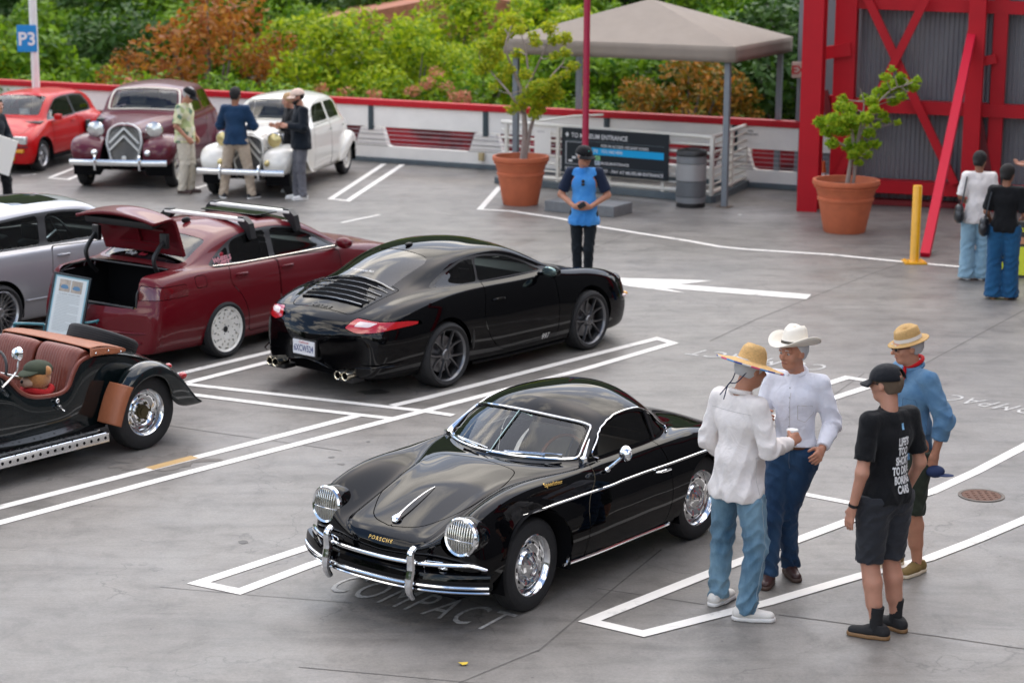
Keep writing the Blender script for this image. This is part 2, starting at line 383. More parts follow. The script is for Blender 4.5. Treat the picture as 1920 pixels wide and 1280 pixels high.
 for pts, w in (([(1008, 1221), (1145, 1108), (1240, 1030)], 0.014), ([(1120, 1103), (1322, 1133)], 0.010), ([(1460, 1152), (1640, 1175), (1920, 1216)], 0.012), ([(560, 1250), (940, 1285)], 0.010), ([(300, 795), (470, 820), (640, 845)], 0.010), ([(660, 1130), (300, 1100)], 0.006),
       ([(1330, 640), (1500, 560), (1760, 470)], 0.012), ([(1180, 440), (1020, 500)], 0.010), ([(1540, 760), (1620, 700)], 0.010), ([(1150, 900), (1340, 1135)], 0.0) , ([(1960, 560), (1700, 700)], 0.012), ([(860, 1280), (1010, 1218)], 0.012)):
  if w: struct(flat('deck_joint', strip([pts[0]]+[((a[0]+b_[0])/2+random.uniform(-2, 2), (a[1]+b_[1])/2+random.uniform(-1, 1)) for a, b_ in zip(pts, pts[1:])]+[pts[-1]], w), jm, 0.0025))
 # worn patch with the yellow repair
 cx, cy = 305, 866; pa = []
 for i in range(60):
  a = 2*PI*i/60; r = 1+0.20*math.sin(5*a+1)+0.14*math.sin(9*a)+random.uniform(-.13, .13); pa.append(G(cx+88*r*math.cos(a), cy+14*r*math.sin(a)-0.06*88*r*math.cos(a)).xy)
 struct(flat('worn_patch', [pa], mat('worn_coat', (0.15, 0.135, 0.12), 0.75, var=0.25, vscale=9), 0.003))
 struct(flat('road_marking', strip([(280, 879), (365, 857)], 0.105), mat('ochre_paint', (0.50, 0.32, 0.13), 0.6, var=0.1), 0.0065))
 for x, y, sx, sy in ((455, 1016, 10, 3), (690, 828, 4, 1.4), (640, 870, 7, 1.6), (622, 857, 6, 1.5), (1500, 783, 5, 2), (700, 735, 26, 5), (516, 733, 8, 2), (960, 1003, 5, 1.2)):
  pa = [G(x+sx*(1+random.uniform(-.3, .3))*math.cos(a), y+sy*(1+random.uniform(-.3, .3))*math.sin(a)).xy for a in np.linspace(0, 2*PI, 13)[:-1]]; struct(flat('oil_stain', [pa], mat('oil_stain', (0.07, 0.065, 0.06), 0.5, var=0.3), 0.0028))
 # manhole
 g = G(1840, 929); t = thing('manhole_cover', 'round rusty brown manhole cover set in the deck near the right edge', 'manhole cover', (g.x, g.y, 0))
 b = MB(); b.lathe([(0.19, 0.0015), (0.19, 0.007), (0.165, 0.007), (0.163, 0.004)], 40); b.build('rim', mat('iron', (0.12, 0.10, 0.085), 0.6, 0.5, var=0.2), t)
 b = MB(); b.lathe([(0.160, 0.002), (0.160, 0.006), (0.0001, 0.0065)], 40)
 for i in range(5):
  for j in range(5):
   if (i-2)**2+(j-2)**2 < 6: b.box(-0.012+(i-2)*0.055, 0.012+(i-2)*0.055, -0.012+(j-2)*0.055, 0.012+(j-2)*0.055, 0.006, 0.010)
 b.build('lid', mat('rusty_iron', (0.13, 0.062, 0.04), 0.75, 0.2, var=0.3, vscale=40), t)
 for k, (x, y, c) in enumerate(((870, 1246, 'yellow'), (1175, 397, 'orange'), (1388, 404, 'white'))):
  g = G(x, y); b = MB(); pts = [(0.03*math.cos(a)*(1.4 if i % 2 else 0.8), 0.02*math.sin(a), 0.004+0.01*random.random()) for i, a in enumerate(np.linspace(0, 2*PI, 8)[:-1])]; b.add(pts, [tuple(range(7))])
  lab = {'yellow': 'small yellow fallen leaf on the open deck at the front', 'orange': 'small orange fallen leaf beside the concrete pole base', 'white': 'scrap of white paper on the deck near the canopy post'}[c]
  o = b.build('fallen_leaf' if c != 'white' else 'paper_scrap', mat(c+'_leaf', {'yellow': (0.6, 0.42, 0.03), 'orange': (0.5, 0.16, 0.03), 'white': (0.8, 0.8, 0.78)}[c], 0.7)); o.location = (g.x, g.y, 0.002); tag(o, lab, 'leaf' if c != 'white' else 'paper')
# ---------------------------------------------------------------- parapet
P0 = G(0, 150, 1.16); P1 = G(1500, 229, 1.16); P0.z = 0; P1.z = 0
PD = (P1-P0).normalized(); PN = Vector((-PD.y, PD.x, 0))
def onwall(px, z=0.6, p0=None, d=None):
 """distance along a wall line where the photograph's column px meets it"""
 p0 = P0 if p0 is None else p0; d = PD if d is None else d
 best = 0; f = lambda t: (lambda v: 960+F0*(v@CR)/(v@CF))(np.array([*(p0+d*t).xy, z])-np.array([0, 0, HC]))
 lo, hi = -30.0, 60.0
 for _ in range(60):
  m_ = (lo+hi)/2
  if f(m_) < px: lo = m_
  else: hi = m_
 return lo
RED = mat('red_enamel', (0.45, 0.003, 0.012), 0.5, coat=0.0, spec=0.3, var=0.06, vscale=3)
WHITE = mat('white_render', (0.83, 0.80, 0.75), 0.7, var=0.05, vscale=2.5, bump=0.15)
GREYB = mat('grey_skirting', (0.10, 0.125, 0.14), 0.6, var=0.12, vscale=6)
POSTB = mat('slate_post', (0.035, 0.055, 0.065), 0.45)
def setting_parapet():
 M = frame(P0, PD, PN); t0, t1 = -14.0, 17.5          # local x along the wall, y outwards
 root = thing('parapet', 'white parapet with red coping, slate posts and trapezoid cut-outs behind the parked cars', 'parapet', P0); root.rotation_euler = (0, 0, math.atan2(PD.y, PD.x))
 b = MB(); b.box(t0, t1, -0.06, 0.16, 1.055, 1.165, bev=0.008); b.build('coping', RED, root)
 tp = [onwall(x, 0.9) for x in (696, 914, 1140, 1378)]; sp = (tp[3]-tp[0])/3; T = [tp[0]+sp*k for k in range(-5, 6)]
 edges = [t0]+T+[t1]
 for a, c in zip(edges, edges[1:]):
  if c-a < 0.1: continue
  b = MB(); b.box(a+0.035, c-0.035, 0.0, 0.10, 0.66, 1.052, bev=0.006); b.build('panel', WHITE, root)
 for t in T:
  b = MB(); b.box(t-0.05, t+0.05, -0.03, 0.06, 0.60, 1.05, bev=0.005); b.box(t-0.028, t+0.028, -0.035, -0.03, 0.62, 1.05); b.build('post', POSTB, root)
 # low wall with its cut-outs
 poly = []; seg = []
 w1, w2 = 0.22, 0.40
 pts = [(t0, 0.09)]; prof = [(t0, 0.34)]
 for t in T:
  for dx, z in ((-w2, 0.30), (-w2+0.07, 0.33), (-w1-0.07, 0.46), (-w1, 0.645), (w1, 0.645), (w1+0.07, 0.46), (w2-0.07, 0.33), (w2, 0.30)): prof.append((t+dx, z))
 prof.append((t1, 0.30))
 for (a, za), (c, zc) in zip(prof, prof[1:]):
  if c-a > 1e-4: seg.append((a, za, c, zc))
 b = MB()
 for a, za, c, zc in seg: b.add([(a, 0, 0.085), (c, 0, 0.085), (c, 0, zc), (a, 0, za), (a, 0.14, 0.085), (c, 0.14, 0.085), (c, 0.14, zc), (a, 0.14, za)], [(0, 1, 2, 3), (7, 6, 5, 4), (3, 2, 6, 7)])
 b.build('low_wall', WHITE, root)
 b = MB()
 for t in T:
  for zz in (0.31, 0.42, 0.53): b.box(t-w1-(0.645-zz)*0.4, t+w1+(0.645-zz)*0.4, -0.004, 0.0, zz-0.005, zz+0.005)
 b.build('wall_groove', mat('groove_grey', (0.25, 0.24, 0.22), 0.8), root)
 b = MB(); b.box(t0, t1, -0.035, 0.12, 0.0, 0.09, bev=0.01); b.build('skirting', GREYB, root)
 for k, z in enumerate((0.36, 0.44, 0.52, 0.60)):
  b = MB(); b.tube([(t0, -0.02, z), (t1, -0.02, z)], 0.006, 6); b.build('cable_rail', mat('pinkish_rail', (0.45, 0.40, 0.42), 0.4, 0.5), root)
 # red perforated screen beyond
 m = bpy.data.materials.new('red_screen'); m.use_nodes = True; nt = m.node_tree; N = nt.nodes; L_ = nt.links; bs = N['Principled BSDF']; tc = N.new('ShaderNodeTexCoord')
 v = N.new('ShaderNodeTexVoronoi'); v.inputs['Scale'].default_value = 9; v.inputs['Randomness'].default_value = 0.25; L_.new(tc.outputs['Object'], v.inputs['Vector'])
 r = N.new('ShaderNodeValToRGB'); r.color_ramp.elements[0].position = 0.16; r.color_ramp.elements[0].color = (1, 1, 1, 1); r.color_ramp.elements[1].position = 0.22; r.color_ramp.elements[1].color = (0, 0, 0, 1); L_.new(v.outputs['Distance'], r.inputs[0])
 g = N.new('ShaderNodeSeparateColor'); L_.new(v.outputs['Color'], g.inputs[0]); r2 = N.new('ShaderNodeValToRGB'); r2.color_ramp.interpolation = 'CONSTANT'
 e = r2.color_ramp.elements; e[0].position = 0; e[0].color = (0.03, 0.005, 0.005, 1); e[1].position = 0.55; e[1].color = (0.32, 0.30, 0.03, 1); x = e.new(0.75); x.color = (0.30, 0.10, 0.12, 1); L_.new(g.outputs[0], r2.inputs[0])
 n = N.new('ShaderNodeTexNoise'); n.inputs['Scale'].default_value = 1.3; L_.new(tc.outputs['Object'], n.inputs['Vector']); r3 = N.new('ShaderNodeValToRGB'); r3.color_ramp.elements[0].position = 0.42; r3.color_ramp.elements[0].color = (0.10, 0.004, 0.008, 1); r3.color_ramp.elements[1].position = 0.55; r3.color_ramp.elements[1].color = (0.38, 0.008, 0.02, 1); L_.new(n.outputs[0], r3.inputs[0])
 mx = N.new('ShaderNodeMix'); mx.data_type = 'RGBA'; L_.new(r.outputs[0], mx.inputs[0]); L_.new(r3.outputs[0], mx.inputs[6]); L_.new(r2.outputs[0], mx.inputs[7]); L_.new(mx.outputs[2], bs.inputs['Base Color']); bs.inputs['Roughness'].default_value = 0.6
 b = MB(); b.box(t0, t1, 0.42, 0.46, -0.6, 0.66); b.build('red_screen', m, root)
 b = MB(); g = onwall(905, 0.2); b.box(g-0.045, g+0.045, -0.10, -0.01, 0.16, 0.30, bev=0.01); b.build('junction_box', mat('beige_box', (0.48, 0.38, 0.20), 0.6), root, smooth=True)
 tx = onwall(1395, 0.9); text_at('lettering', 'FIRE\nSTANDPIPE', Matrix(((1, 0, 0, tx+0.12), (0, 0, -1, -0.003), (0, 1, 0, 0.93), (0, 0, 0, 1))), DARK, root, size=0.055)
 # fire extinguisher bracket next to the last post
 e_ = thing('hose_cabinet', 'narrow red and white fire hose case on the parapet behind the stair rail', 'fire cabinet', M@Vector((tp[3]-0.02, -0.12, 0))); e_.rotation_euler = root.rotation_euler
 b = MB(); b.box(-0.05, 0.05, -0.04, 0.03, 0.74, 1.0, bev=0.01); b.build('case', RED, e_); b = MB(); b.box(-0.075, -0.05, -0.045, 0.03, 0.72, 1.02); b.build('edge', WHITE, e_)
def setting_far():
 # ground far below the deck, hillside
 V = []; F = []; n = 40
 for j in range(n+1):
  for i in range(n+1):
   x = -110+220*i/n; y = 38+120*j/n; d = max(0, y-62); z = -9.0+0.62*d**1.0*(1.0 if y > 62 else 0)+1.2*noise.noise(Vector((x*0.07, y*0.07, 0)))
   V.append((x, y, min(z, 46)))
 for j in range(n):
  for i in range(n): a = j*(n+1)+i; F.append((a, a+1, a+n+2, a+n+1))
 o = new_mesh('hillside', V, F, mat('undergrowth', (0.012, 0.028, 0.008), 0.95, col2=(0.05, 0.085, 0.015), vscale=0.9, bump=1, bscale=3), None, True); struct(o)
 o = new_mesh('lower_ground', [(-120, -40, -9.2), (120, -40, -9.2), (120, 60, -9.2), (-120, 60, -9.2)], [(0, 1, 2, 3)], mat('street_ground', (0.10, 0.095, 0.09), 0.9, var=0.2, vscale=0.5)); struct(o)
def surroundings():
 # unseen masses added to darken car reflections: extended museum block, buildings round the deck
 t = thing('museum_block', 'tall grey metal-clad museum block added unseen beyond the right edge', 'building', (0, 0, 0)); cl = mat('dark_cladding', (0.10, 0.095, 0.095), 0.5, var=0.15, vscale=0.6)
 b = MB(); b.box(12.5, 30, -24, 31, -9, 13.0); b.build('wall', cl, t)
 for i in range(7):
  b = MB(); y = -20+8*i; b.tube([(12.3, y, 0), (11.9, y+2, 5), (12.3, y+1, 9.5), (11.8, y+3.5, 13.2)], 0.35, 4); b.build('ribbon', RED, t)
 for x, y, w, d_, h, lab in ((-46, -20, 14, 40, 7.0, 'long unseen building added left of the deck'), (-20, -52, 30, 14, 6.5, 'low unseen building added behind the viewpoint'), (14, -56, 26, 14, 9.5, 'tall unseen building added behind the viewpoint')):
  t = thing('added_building', lab, 'building', (x, y, -9)); b = MB(); b.box(0, w, 0, d_, 0, h+9); b.build('wall', mat('far_wall', (0.17, 0.15, 0.13), 0.8, var=0.2, vscale=0.3), t)
  for k in range(5):
   for q in range(2): b = MB(); b.box(w*(k+.3)/5.2, w*(k+.8)/5.2, d_-.02, d_+.03, 10.5+q*3.2, 12.4+q*3.2); b.build('window', GLASS_W, t)
def leaf_mat(name, c1, c2, tr=0.35):
 if name in _M: return _M[name]
 m = bpy.data.materials.new(name); m.use_nodes = True; nt = m.node_tree; N = nt.nodes; L = nt.links; b = N['Principled BSDF']
 g = N.new('ShaderNodeNewGeometry'); r = N.new('ShaderNodeValToRGB'); r.color_ramp.elements[0].color = (*c1, 1); r.color_ramp.elements[1].color = (*c2, 1); L.new(g.outputs['Random Per Island'], r.inputs[0]); L.new(r.outputs[0], b.inputs['Base Color'])
 b.inputs['Roughness'].default_value = 0.5; b.inputs['Specular IOR Level'].default_value = 0.25
 t = N.new('ShaderNodeBsdfTranslucent'); L.new(r.outputs[0], t.inputs[0]); mx = N.new('ShaderNodeMixShader'); mx.inputs[0].default_value = tr; L.new(b.outputs[0], mx.inputs[1]); L.new(t.outputs[0], mx.inputs[2]); L.new(mx.outputs[0], N['Material Output'].inputs[0])
 _M[name] = m; return m
BARK = mat('bark', (0.16, 0.13, 0.11), 0.9, var=0.25, vscale=12, bump=0.6)
def leaves(rs, centres, radii, n, size, flat_=0.75):
 """quads scattered through ellipsoid clumps, denser towards their skins"""
 centres = np.array(centres); radii = np.array(radii, float); w = radii**2; w = w/w.sum(); k = rs.choice(len(centres), n, p=w)
 d = rs.normal(size=(n, 3)); d /= np.linalg.norm(d, axis=1, keepdims=True); rr = rs.random(n)**0.35; off = d*(rr*radii[k])[:, None]; off[:, 2] *= flat_
 c = centres[k]+off
 a = rs.normal(size=(n, 3)); a[:, 2] *= 0.7; a /= np.linalg.norm(a, axis=1, keepdims=True); nn = d*0.8+rs.normal(size=(n, 3))*0.5+np.array([0, 0, 0.45]); bb = np.cross(a, nn); bb /= np.linalg.norm(bb, axis=1, keepdims=True)+1e-9
 s = size*(0.6+0.8*rs.random(n))[:, None]; p = np.stack([c-a*s, c+bb*s*0.42-a*s*0.1, c+a*s, c-bb*s*0.42-a*s*0.1], 1).reshape(-1, 3)
 F = np.arange(4*n).reshape(-1, 4)
 return p, F
_TREES = {}
def fast_mesh(name, V, F, m):
 me = bpy.data.meshes.new(name); me.vertices.add(len(V)); me.vertices.foreach_set('co', np.asarray(V, dtype=np.float32).ravel()); k = F.shape[1]
 me.loops.add(F.size); me.loops.foreach_set('vertex_index', F.astype(np.int32).ravel()); me.polygons.add(len(F)); me.polygons.foreach_set('loop_start', np.arange(0, F.size, k, dtype=np.int32)); me.polygons.foreach_set('loop_total', np.full(len(F), k, dtype=np.int32))
 me.materials.append(m); me.update(calc_edges=True); return me
def tree_meshes(kind, seed, m, h=9.0, spread=2.6, n=9000, size=0.11, base=0.35, nclump=26):
 key = (kind, seed)
 if key in _TREES: return _TREES[key]
 rs = np.random.RandomState(seed); b = MB(); cl = []; rad = []
 lean = rs.normal(size=2)*0.3
 trunk = [(lean[0]*t*t*1.5, lean[1]*t*t*1.5, h*0.8*t) for t in np.linspace(0, 1, 8)]; b.tube(trunk, [0.17*(1-0.8*t) for t in np.linspace(0, 1, 8)], 7)
 for i in range(nclump):
  t = base+(1-base)*rs.random()**0.8; a = rs.random()*2*PI; r = spread*(0.35+0.65*rs.random())*(1.05-0.75*max(0, (t-0.55)/0.45)**1.5); p = (r*math.cos(a), r*math.sin(a), h*t); cl.append(p); rad.append(0.45+0.55*rs.random()*spread/2.6)
  q = trunk[min(7, int(max(0.0, t-0.22)*0.9/0.8*7))]; mid = ((q[0]+p[0])/2, (q[1]+p[1])/2, (q[2]+p[2])/2+0.15*rs.normal()); b.tube(catmull([q, mid, p], 3), np.linspace(0.06, 0.015, 7), 5)
 wood = _tmp(b.build('trunk', BARK, smooth=True)); V, F = leaves(rs, cl, rad, n, size); _TREES[key] = (wood, fast_mesh('crown', V, F, m)); return _TREES[key]
def place_tree(name, label, cat, meshes, loc, rz=0, s=1.0, group=None):
 t = thing(name, label, cat, loc, rz, group); t.scale = (s, s, s)
 o = bpy.data.objects.new('trunk', meshes[0]); link(o, t); o = bpy.data.objects.new('crown', meshes[1]); link(o, t); o['kind'] = 'stuff'; return t
def setting_trees():
 GR = leaf_mat('leaf_bright_green', (0.07, 0.20, 0.006), (0.55, 0.62, 0.02), 0.45); DK = leaf_mat('leaf_dark_green', (0.018, 0.06, 0.008), (0.06, 0.13, 0.015), 0.25); OR = leaf_mat('leaf_copper', (0.24, 0.06, 0.012), (0.48, 0.21, 0.03), 0.4); MD = leaf_mat('leaf_mid_green', (0.03, 0.11, 0.006), (0.26, 0.42, 0.02), 0.4); PK = leaf_mat('blossom_coral', (0.50, 0.16, 0.09), (0.62, 0.28, 0.16)); OG = leaf_mat('leaf_orange_green', (0.10, 0.14, 0.015), (0.48, 0.18, 0.02))
 bright = [tree_meshes('b', s, GR, n=13000, size=0.09) for s in (1, 2, 3)]; dark = [tree_meshes('d', s, DK, n=9000, size=0.12, spread=3.0, nclump=34) for s in (11, 12, 13)]; mid = [tree_meshes('m', s, MD, n=9000, size=0.12, spread=2.8, nclump=30) for s in (21, 22)]; cop = [tree_meshes('c', s, OR, n=5500, size=0.09, base=0.25, spread=3.0) for s in (31,)]; og = [tree_meshes('og', 41, OG, n=6500, size=0.10, h=6, spread=2.0)]
 def at(px, Y, top): # tree whose crown top reaches the row `top`
  d = CF*F0+CR*(px-960)-CU*(top-640); t = Y/d[1]; return float(d[0]*t), float(HC+d[2]*t)
 def put(kind, px, Y, top, lab, g, s=1.0, sq=0, name='broadleaf_tree'):
  ms = {'b': bright, 'd': dark, 'm': mid, 'c': cop, 'og': og}[kind]; k = _cnt.setdefault(kind, 0); _cnt[kind] += 1; h = 6.0 if kind == 'og' else 9.0
  x, z = at(px, Y, top); place_tree(name, lab, 'tree', ms[k % len(ms)], (x, Y, z-h*s*1.03), k*1.7, s, g)
 _cnt = {}
 # back rows: dark mass on the slope
 WH = {-120: 'beyond the left edge', 60: 'over the blue sign pole', 240: 'over the burgundy saloon', 420: 'over the copper tree', 600: 'over the ivory saloon tail', 780: 'above the middle of the parapet', 960: 'over the left potted tree', 1140: 'over the red pole', 1320: 'over the canopy', 1500: 'over the red corner column', 1680: 'behind the red crossed braces', 1860: 'behind the slanting prop', 2040: 'beyond the right edge'}
 for i in range(13):
  put('d', -120+180*i, 60+3*math.sin(i*2.3), -120+25*math.sin(i*1.7), 'dark green tree high on the slope '+WH[-120+180*i], 'dark trees on the slope', 1.1, name='dark_tree')
 WM = ['left of the frame', 'behind the sign pole top', 'between burgundy saloon and copper tree', 'behind the copper tree', 'behind the ivory saloon', 'right of the ivory saloon', 'behind the middle parapet post', 'behind the left potted tree', 'behind the red pole', 'behind the canopy peak', 'behind the front canopy corner', 'behind the EXIT sign']
 for i in range(12): put('m', -60+140*i, 54+2*math.sin(i*1.3), -30+30*math.sin(i*2.9), 'mid green tree of the middle row, '+WM[i], 'mid green trees beyond the parapet', 0.95)
 put('m', 30, 47, 40, 'rounded mid green tree left of the blue sign pole', None); put('b', -40, 46, 20, 'bright green tree at the left end behind the red hatchback', None, 0.9); put('b', 150, 48, 100, 'low bright green tree behind the red hatchback roof', None, 0.7)
 put('d', 190, 50, 20, 'dark green tree between the blue sign pole and the copper tree', None, 0.9, name='dark_tree')
 put('c', 400, 46, -40, 'copper-leaved tree with bare stems behind the burgundy and ivory saloons', None, 1.0, name='copper_tree'); put('c', 268, 45, 90, 'smaller copper-brown tree behind the burgundy saloon', None, 0.6, name='copper_tree'); put('c', 505, 46, 60, 'copper-brown tree behind the ivory saloon', None, 0.7, name='copper_tree')
 for px, top, Y, s, lab in ((560, 10, 47, .85, 'bright yellow-green tree right of the copper tree'), (650, 30, 45, .8, 'bright yellow-green tree behind the ivory saloon tail'), (735, -10, 46, .95, 'tall bright yellow-green tree over the middle of the parapet'), (790, 60, 44, .62, 'small bright tree with grey forked trunk above the coping'), (850, -30, 48, 1.0, 'tall bright tree left of the first potted tree'), (905, 60, 46, .7, 'bright tree just behind the first potted tree'), (1010, -20, 50, 1.0, 'bright tree behind the canopy peak')):
  put('b', px, Y, top, lab, None, s)
 for px, top, Y, s, lab, kk in ((1120, 60, 44, .8, 'mid green tree behind the canopy left half', 'm'), (1260, 40, 46, .9, 'dark tree behind the canopy centre', 'd'), (1400, 20, 46, .95, 'mid green tree right of the canopy peak', 'm'), (1480, 10, 43, .9, 'dark tree beside the red steel column', 'd'), (1560, -30, 45, 1, 'dark tree hidden behind the red steel frame', 'd')):
  put(kk, px, Y, top, lab, None, s)
 put('og', 1300, 41.5, 118, 'orange-green bush tree under the canopy roof', None, 0.75, name='orange_bush'); put('og', 1215, 41.5, 160, 'low orange-green bush left of the canopy centre', None, 0.5, name='orange_bush'); put('og', 1380, 41.5, 170, 'low orange-green bush beside the front canopy post', None, 0.5, name='orange_bush')
 for k, (x, y) in enumerate(((-24, 8), (-27, 20), (-25, 32), (-24, -4), (-16, -26), (-6, -30), (4, -28), (12, -32))):  # unseen trees added left and behind, darkening the horizon mirrored in the cars
  place_tree('added_tree', 'unseen tree added outside the frame, '+['left near', 'left middle', 'left far', 'left behind', 'rear left', 'rear middle left', 'rear middle', 'rear right'][k], 'tree', dark[k % 3], (x, y, -5.5), k, 1.15, 'unseen trees added outside the frame')
 # coral blossom behind the coping
 rs = np.random.RandomState(5); c = []; r = []
 for px, top in ((600, 160), (640, 172), (700, 170), (770, 170), (800, 150), (815, 130), (835, 160), (850, 180), (870, 175), (240, 150)):
  x, z = at(px, 41.8, top); c.append((x, 41.8+rs.random(), z-0.1)); r.append(0.18)
 V, F = leaves(rs, c, r, 600, 0.05); o = bpy.data.objects.new('coral_blossom', fast_mesh('coral_blossom', V, F, PK)); link(o); tag(o, 'coral pink blossom showing above the red coping', 'blossom', kind='stuff')
 c = []; r = []
 for i in range(46):
  px = -60+35*i; x, z = at(px, 40.8+2.5*rs.random(), 175+50*px/1500+18*rs.normal()); c.append((x, 42+1.5*rs.random(), z-0.3)); r.append(0.5+0.3*rs.random())
 V, F = leaves(rs, c, r, 16000, 0.075); o = bpy.data.objects.new('hedge_foliage', fast_mesh('hedge_foliage', V, F, MD)); link(o); tag(o, 'green shrubbery growing just behind the parapet', 'shrubbery', kind='stuff')
 # pale house glimpsed between the trees
 bx, bz = at(880, 52, 150); h = thing('pale_house', 'pale rendered house glimpsed between the bright trees', 'house', (bx, 52, -9))
 b = MB(); b.box(-5.5, 5.0, 0, 5, 0, bz+9+1.0); b.build('wall', mat('house_render', (0.62, 0.57, 0.48), 0.8, var=0.05), h)
 b = MB(); b.prism([(-6, bz+9+1.0), (5.5, bz+9+1.0), (0, bz+9+2.2)], -0.4, 5.4, axis='y'); b.build('roof', mat('terracotta_roof', (0.35, 0.13, 0.07), 0.8, var=0.2), h)
 for x in (-4, -1.6, 0.8, 3.2):
  b = MB(); b.box(x-0.5, x+0.5, -0.03, 0.02, bz+9-1.2, bz+9+0.1); b.build('window', GLASS_W, h)
GLASS_W = mat('window_dark', (0.03, 0.035, 0.04), 0.1, coat=1)

# ---------------------------------------------------------------- fixed furniture of the deck
def vert(px, py, x_top=None): return G(px, py)
TERRA = mat('terracotta', (0.50, 0.13, 0.055), 0.7, var=0.12, vscale=5, bump=0.15, bscale=40)
STEELG = mat('grey_steel_paint', (0.19, 0.21, 0.23), 0.5, var=0.06)
RAILW = mat('white_rail_paint', (0.72, 0.69, 0.62), 0.5)
def pot(px, py, rt, h, label):
 g = G(px, py); g.y += rt*0.7; t = thing('terracotta_pot', label, 'plant pot', g)
 b = MB(); k = rt
 b.lathe([(0.0001, 0.0), (k*0.60, 0.0), (k*0.62, 0.02), (k*0.80, h*0.60), (k*0.83, h*0.61), (k*0.84, h*0.66), (k*0.81, h*0.675), (k*0.90, h*0.84), (k*0.94, h*0.85), (k*0.945, h*0.875), (k*0.92, h*0.89), (k*0.93, h*0.90), (k*0.98, h*0.905), (k, h*0.94), (k*0.985, h), (k*0.90, h), (k*0.88, h*0.90), (k*0.86, h*0.86)], 56)
 b.build('body', TERRA, t, smooth=True, angle=45); b = MB(); b.lathe([(k*0.875, h*0.87), (0.0001, h*0.89)], 30); b.build('soil', mat('soil', (0.03, 0.02, 0.014), 0.95, bump=1, bscale=30), t)
 return g
def potted_tree(g, label, z0, stems, clumps, n, seed, lm, size=0.045):
 t = thing('potted_tree', label, 'tree', (g.x, g.y, z0)); rs = np.random.RandomState(seed); b = MB()
 for pts, r0, r1 in stems: q = catmull(pts, 5); b.tube(q, np.linspace(r0, r1, len(q)), 7)
 C = [c for c, _ in clumps]; Rr = [r for _, r in clumps]
 # twigs to every clump from the closest stem point
 allp = [Vector(p) for pts, a, c in stems for p in catmull(pts, 5)]
 for c in C:
  c = Vector(c); q = min(allp, key=lambda p: (p-c).length+(0.3 if p.z > c.z else 0)); mid = (q+c)/2+Vector(rs.normal(size=3)*0.03); b.tube(catmull([q, mid, c], 3), np.linspace(0.012, 0.004, 7), 5)
 b.build('trunk', mat('pale_bark', (0.30, 0.24, 0.21), 0.85, var=0.15, vscale=20, bump=0.4), t, smooth=True)
 V, F = leaves(rs, C, Rr, n, size, 0.8); o = bpy.data.objects.new('crown', fast_mesh('crown', V, F, lm)); link(o, t); o['kind'] = 'stuff'; return t
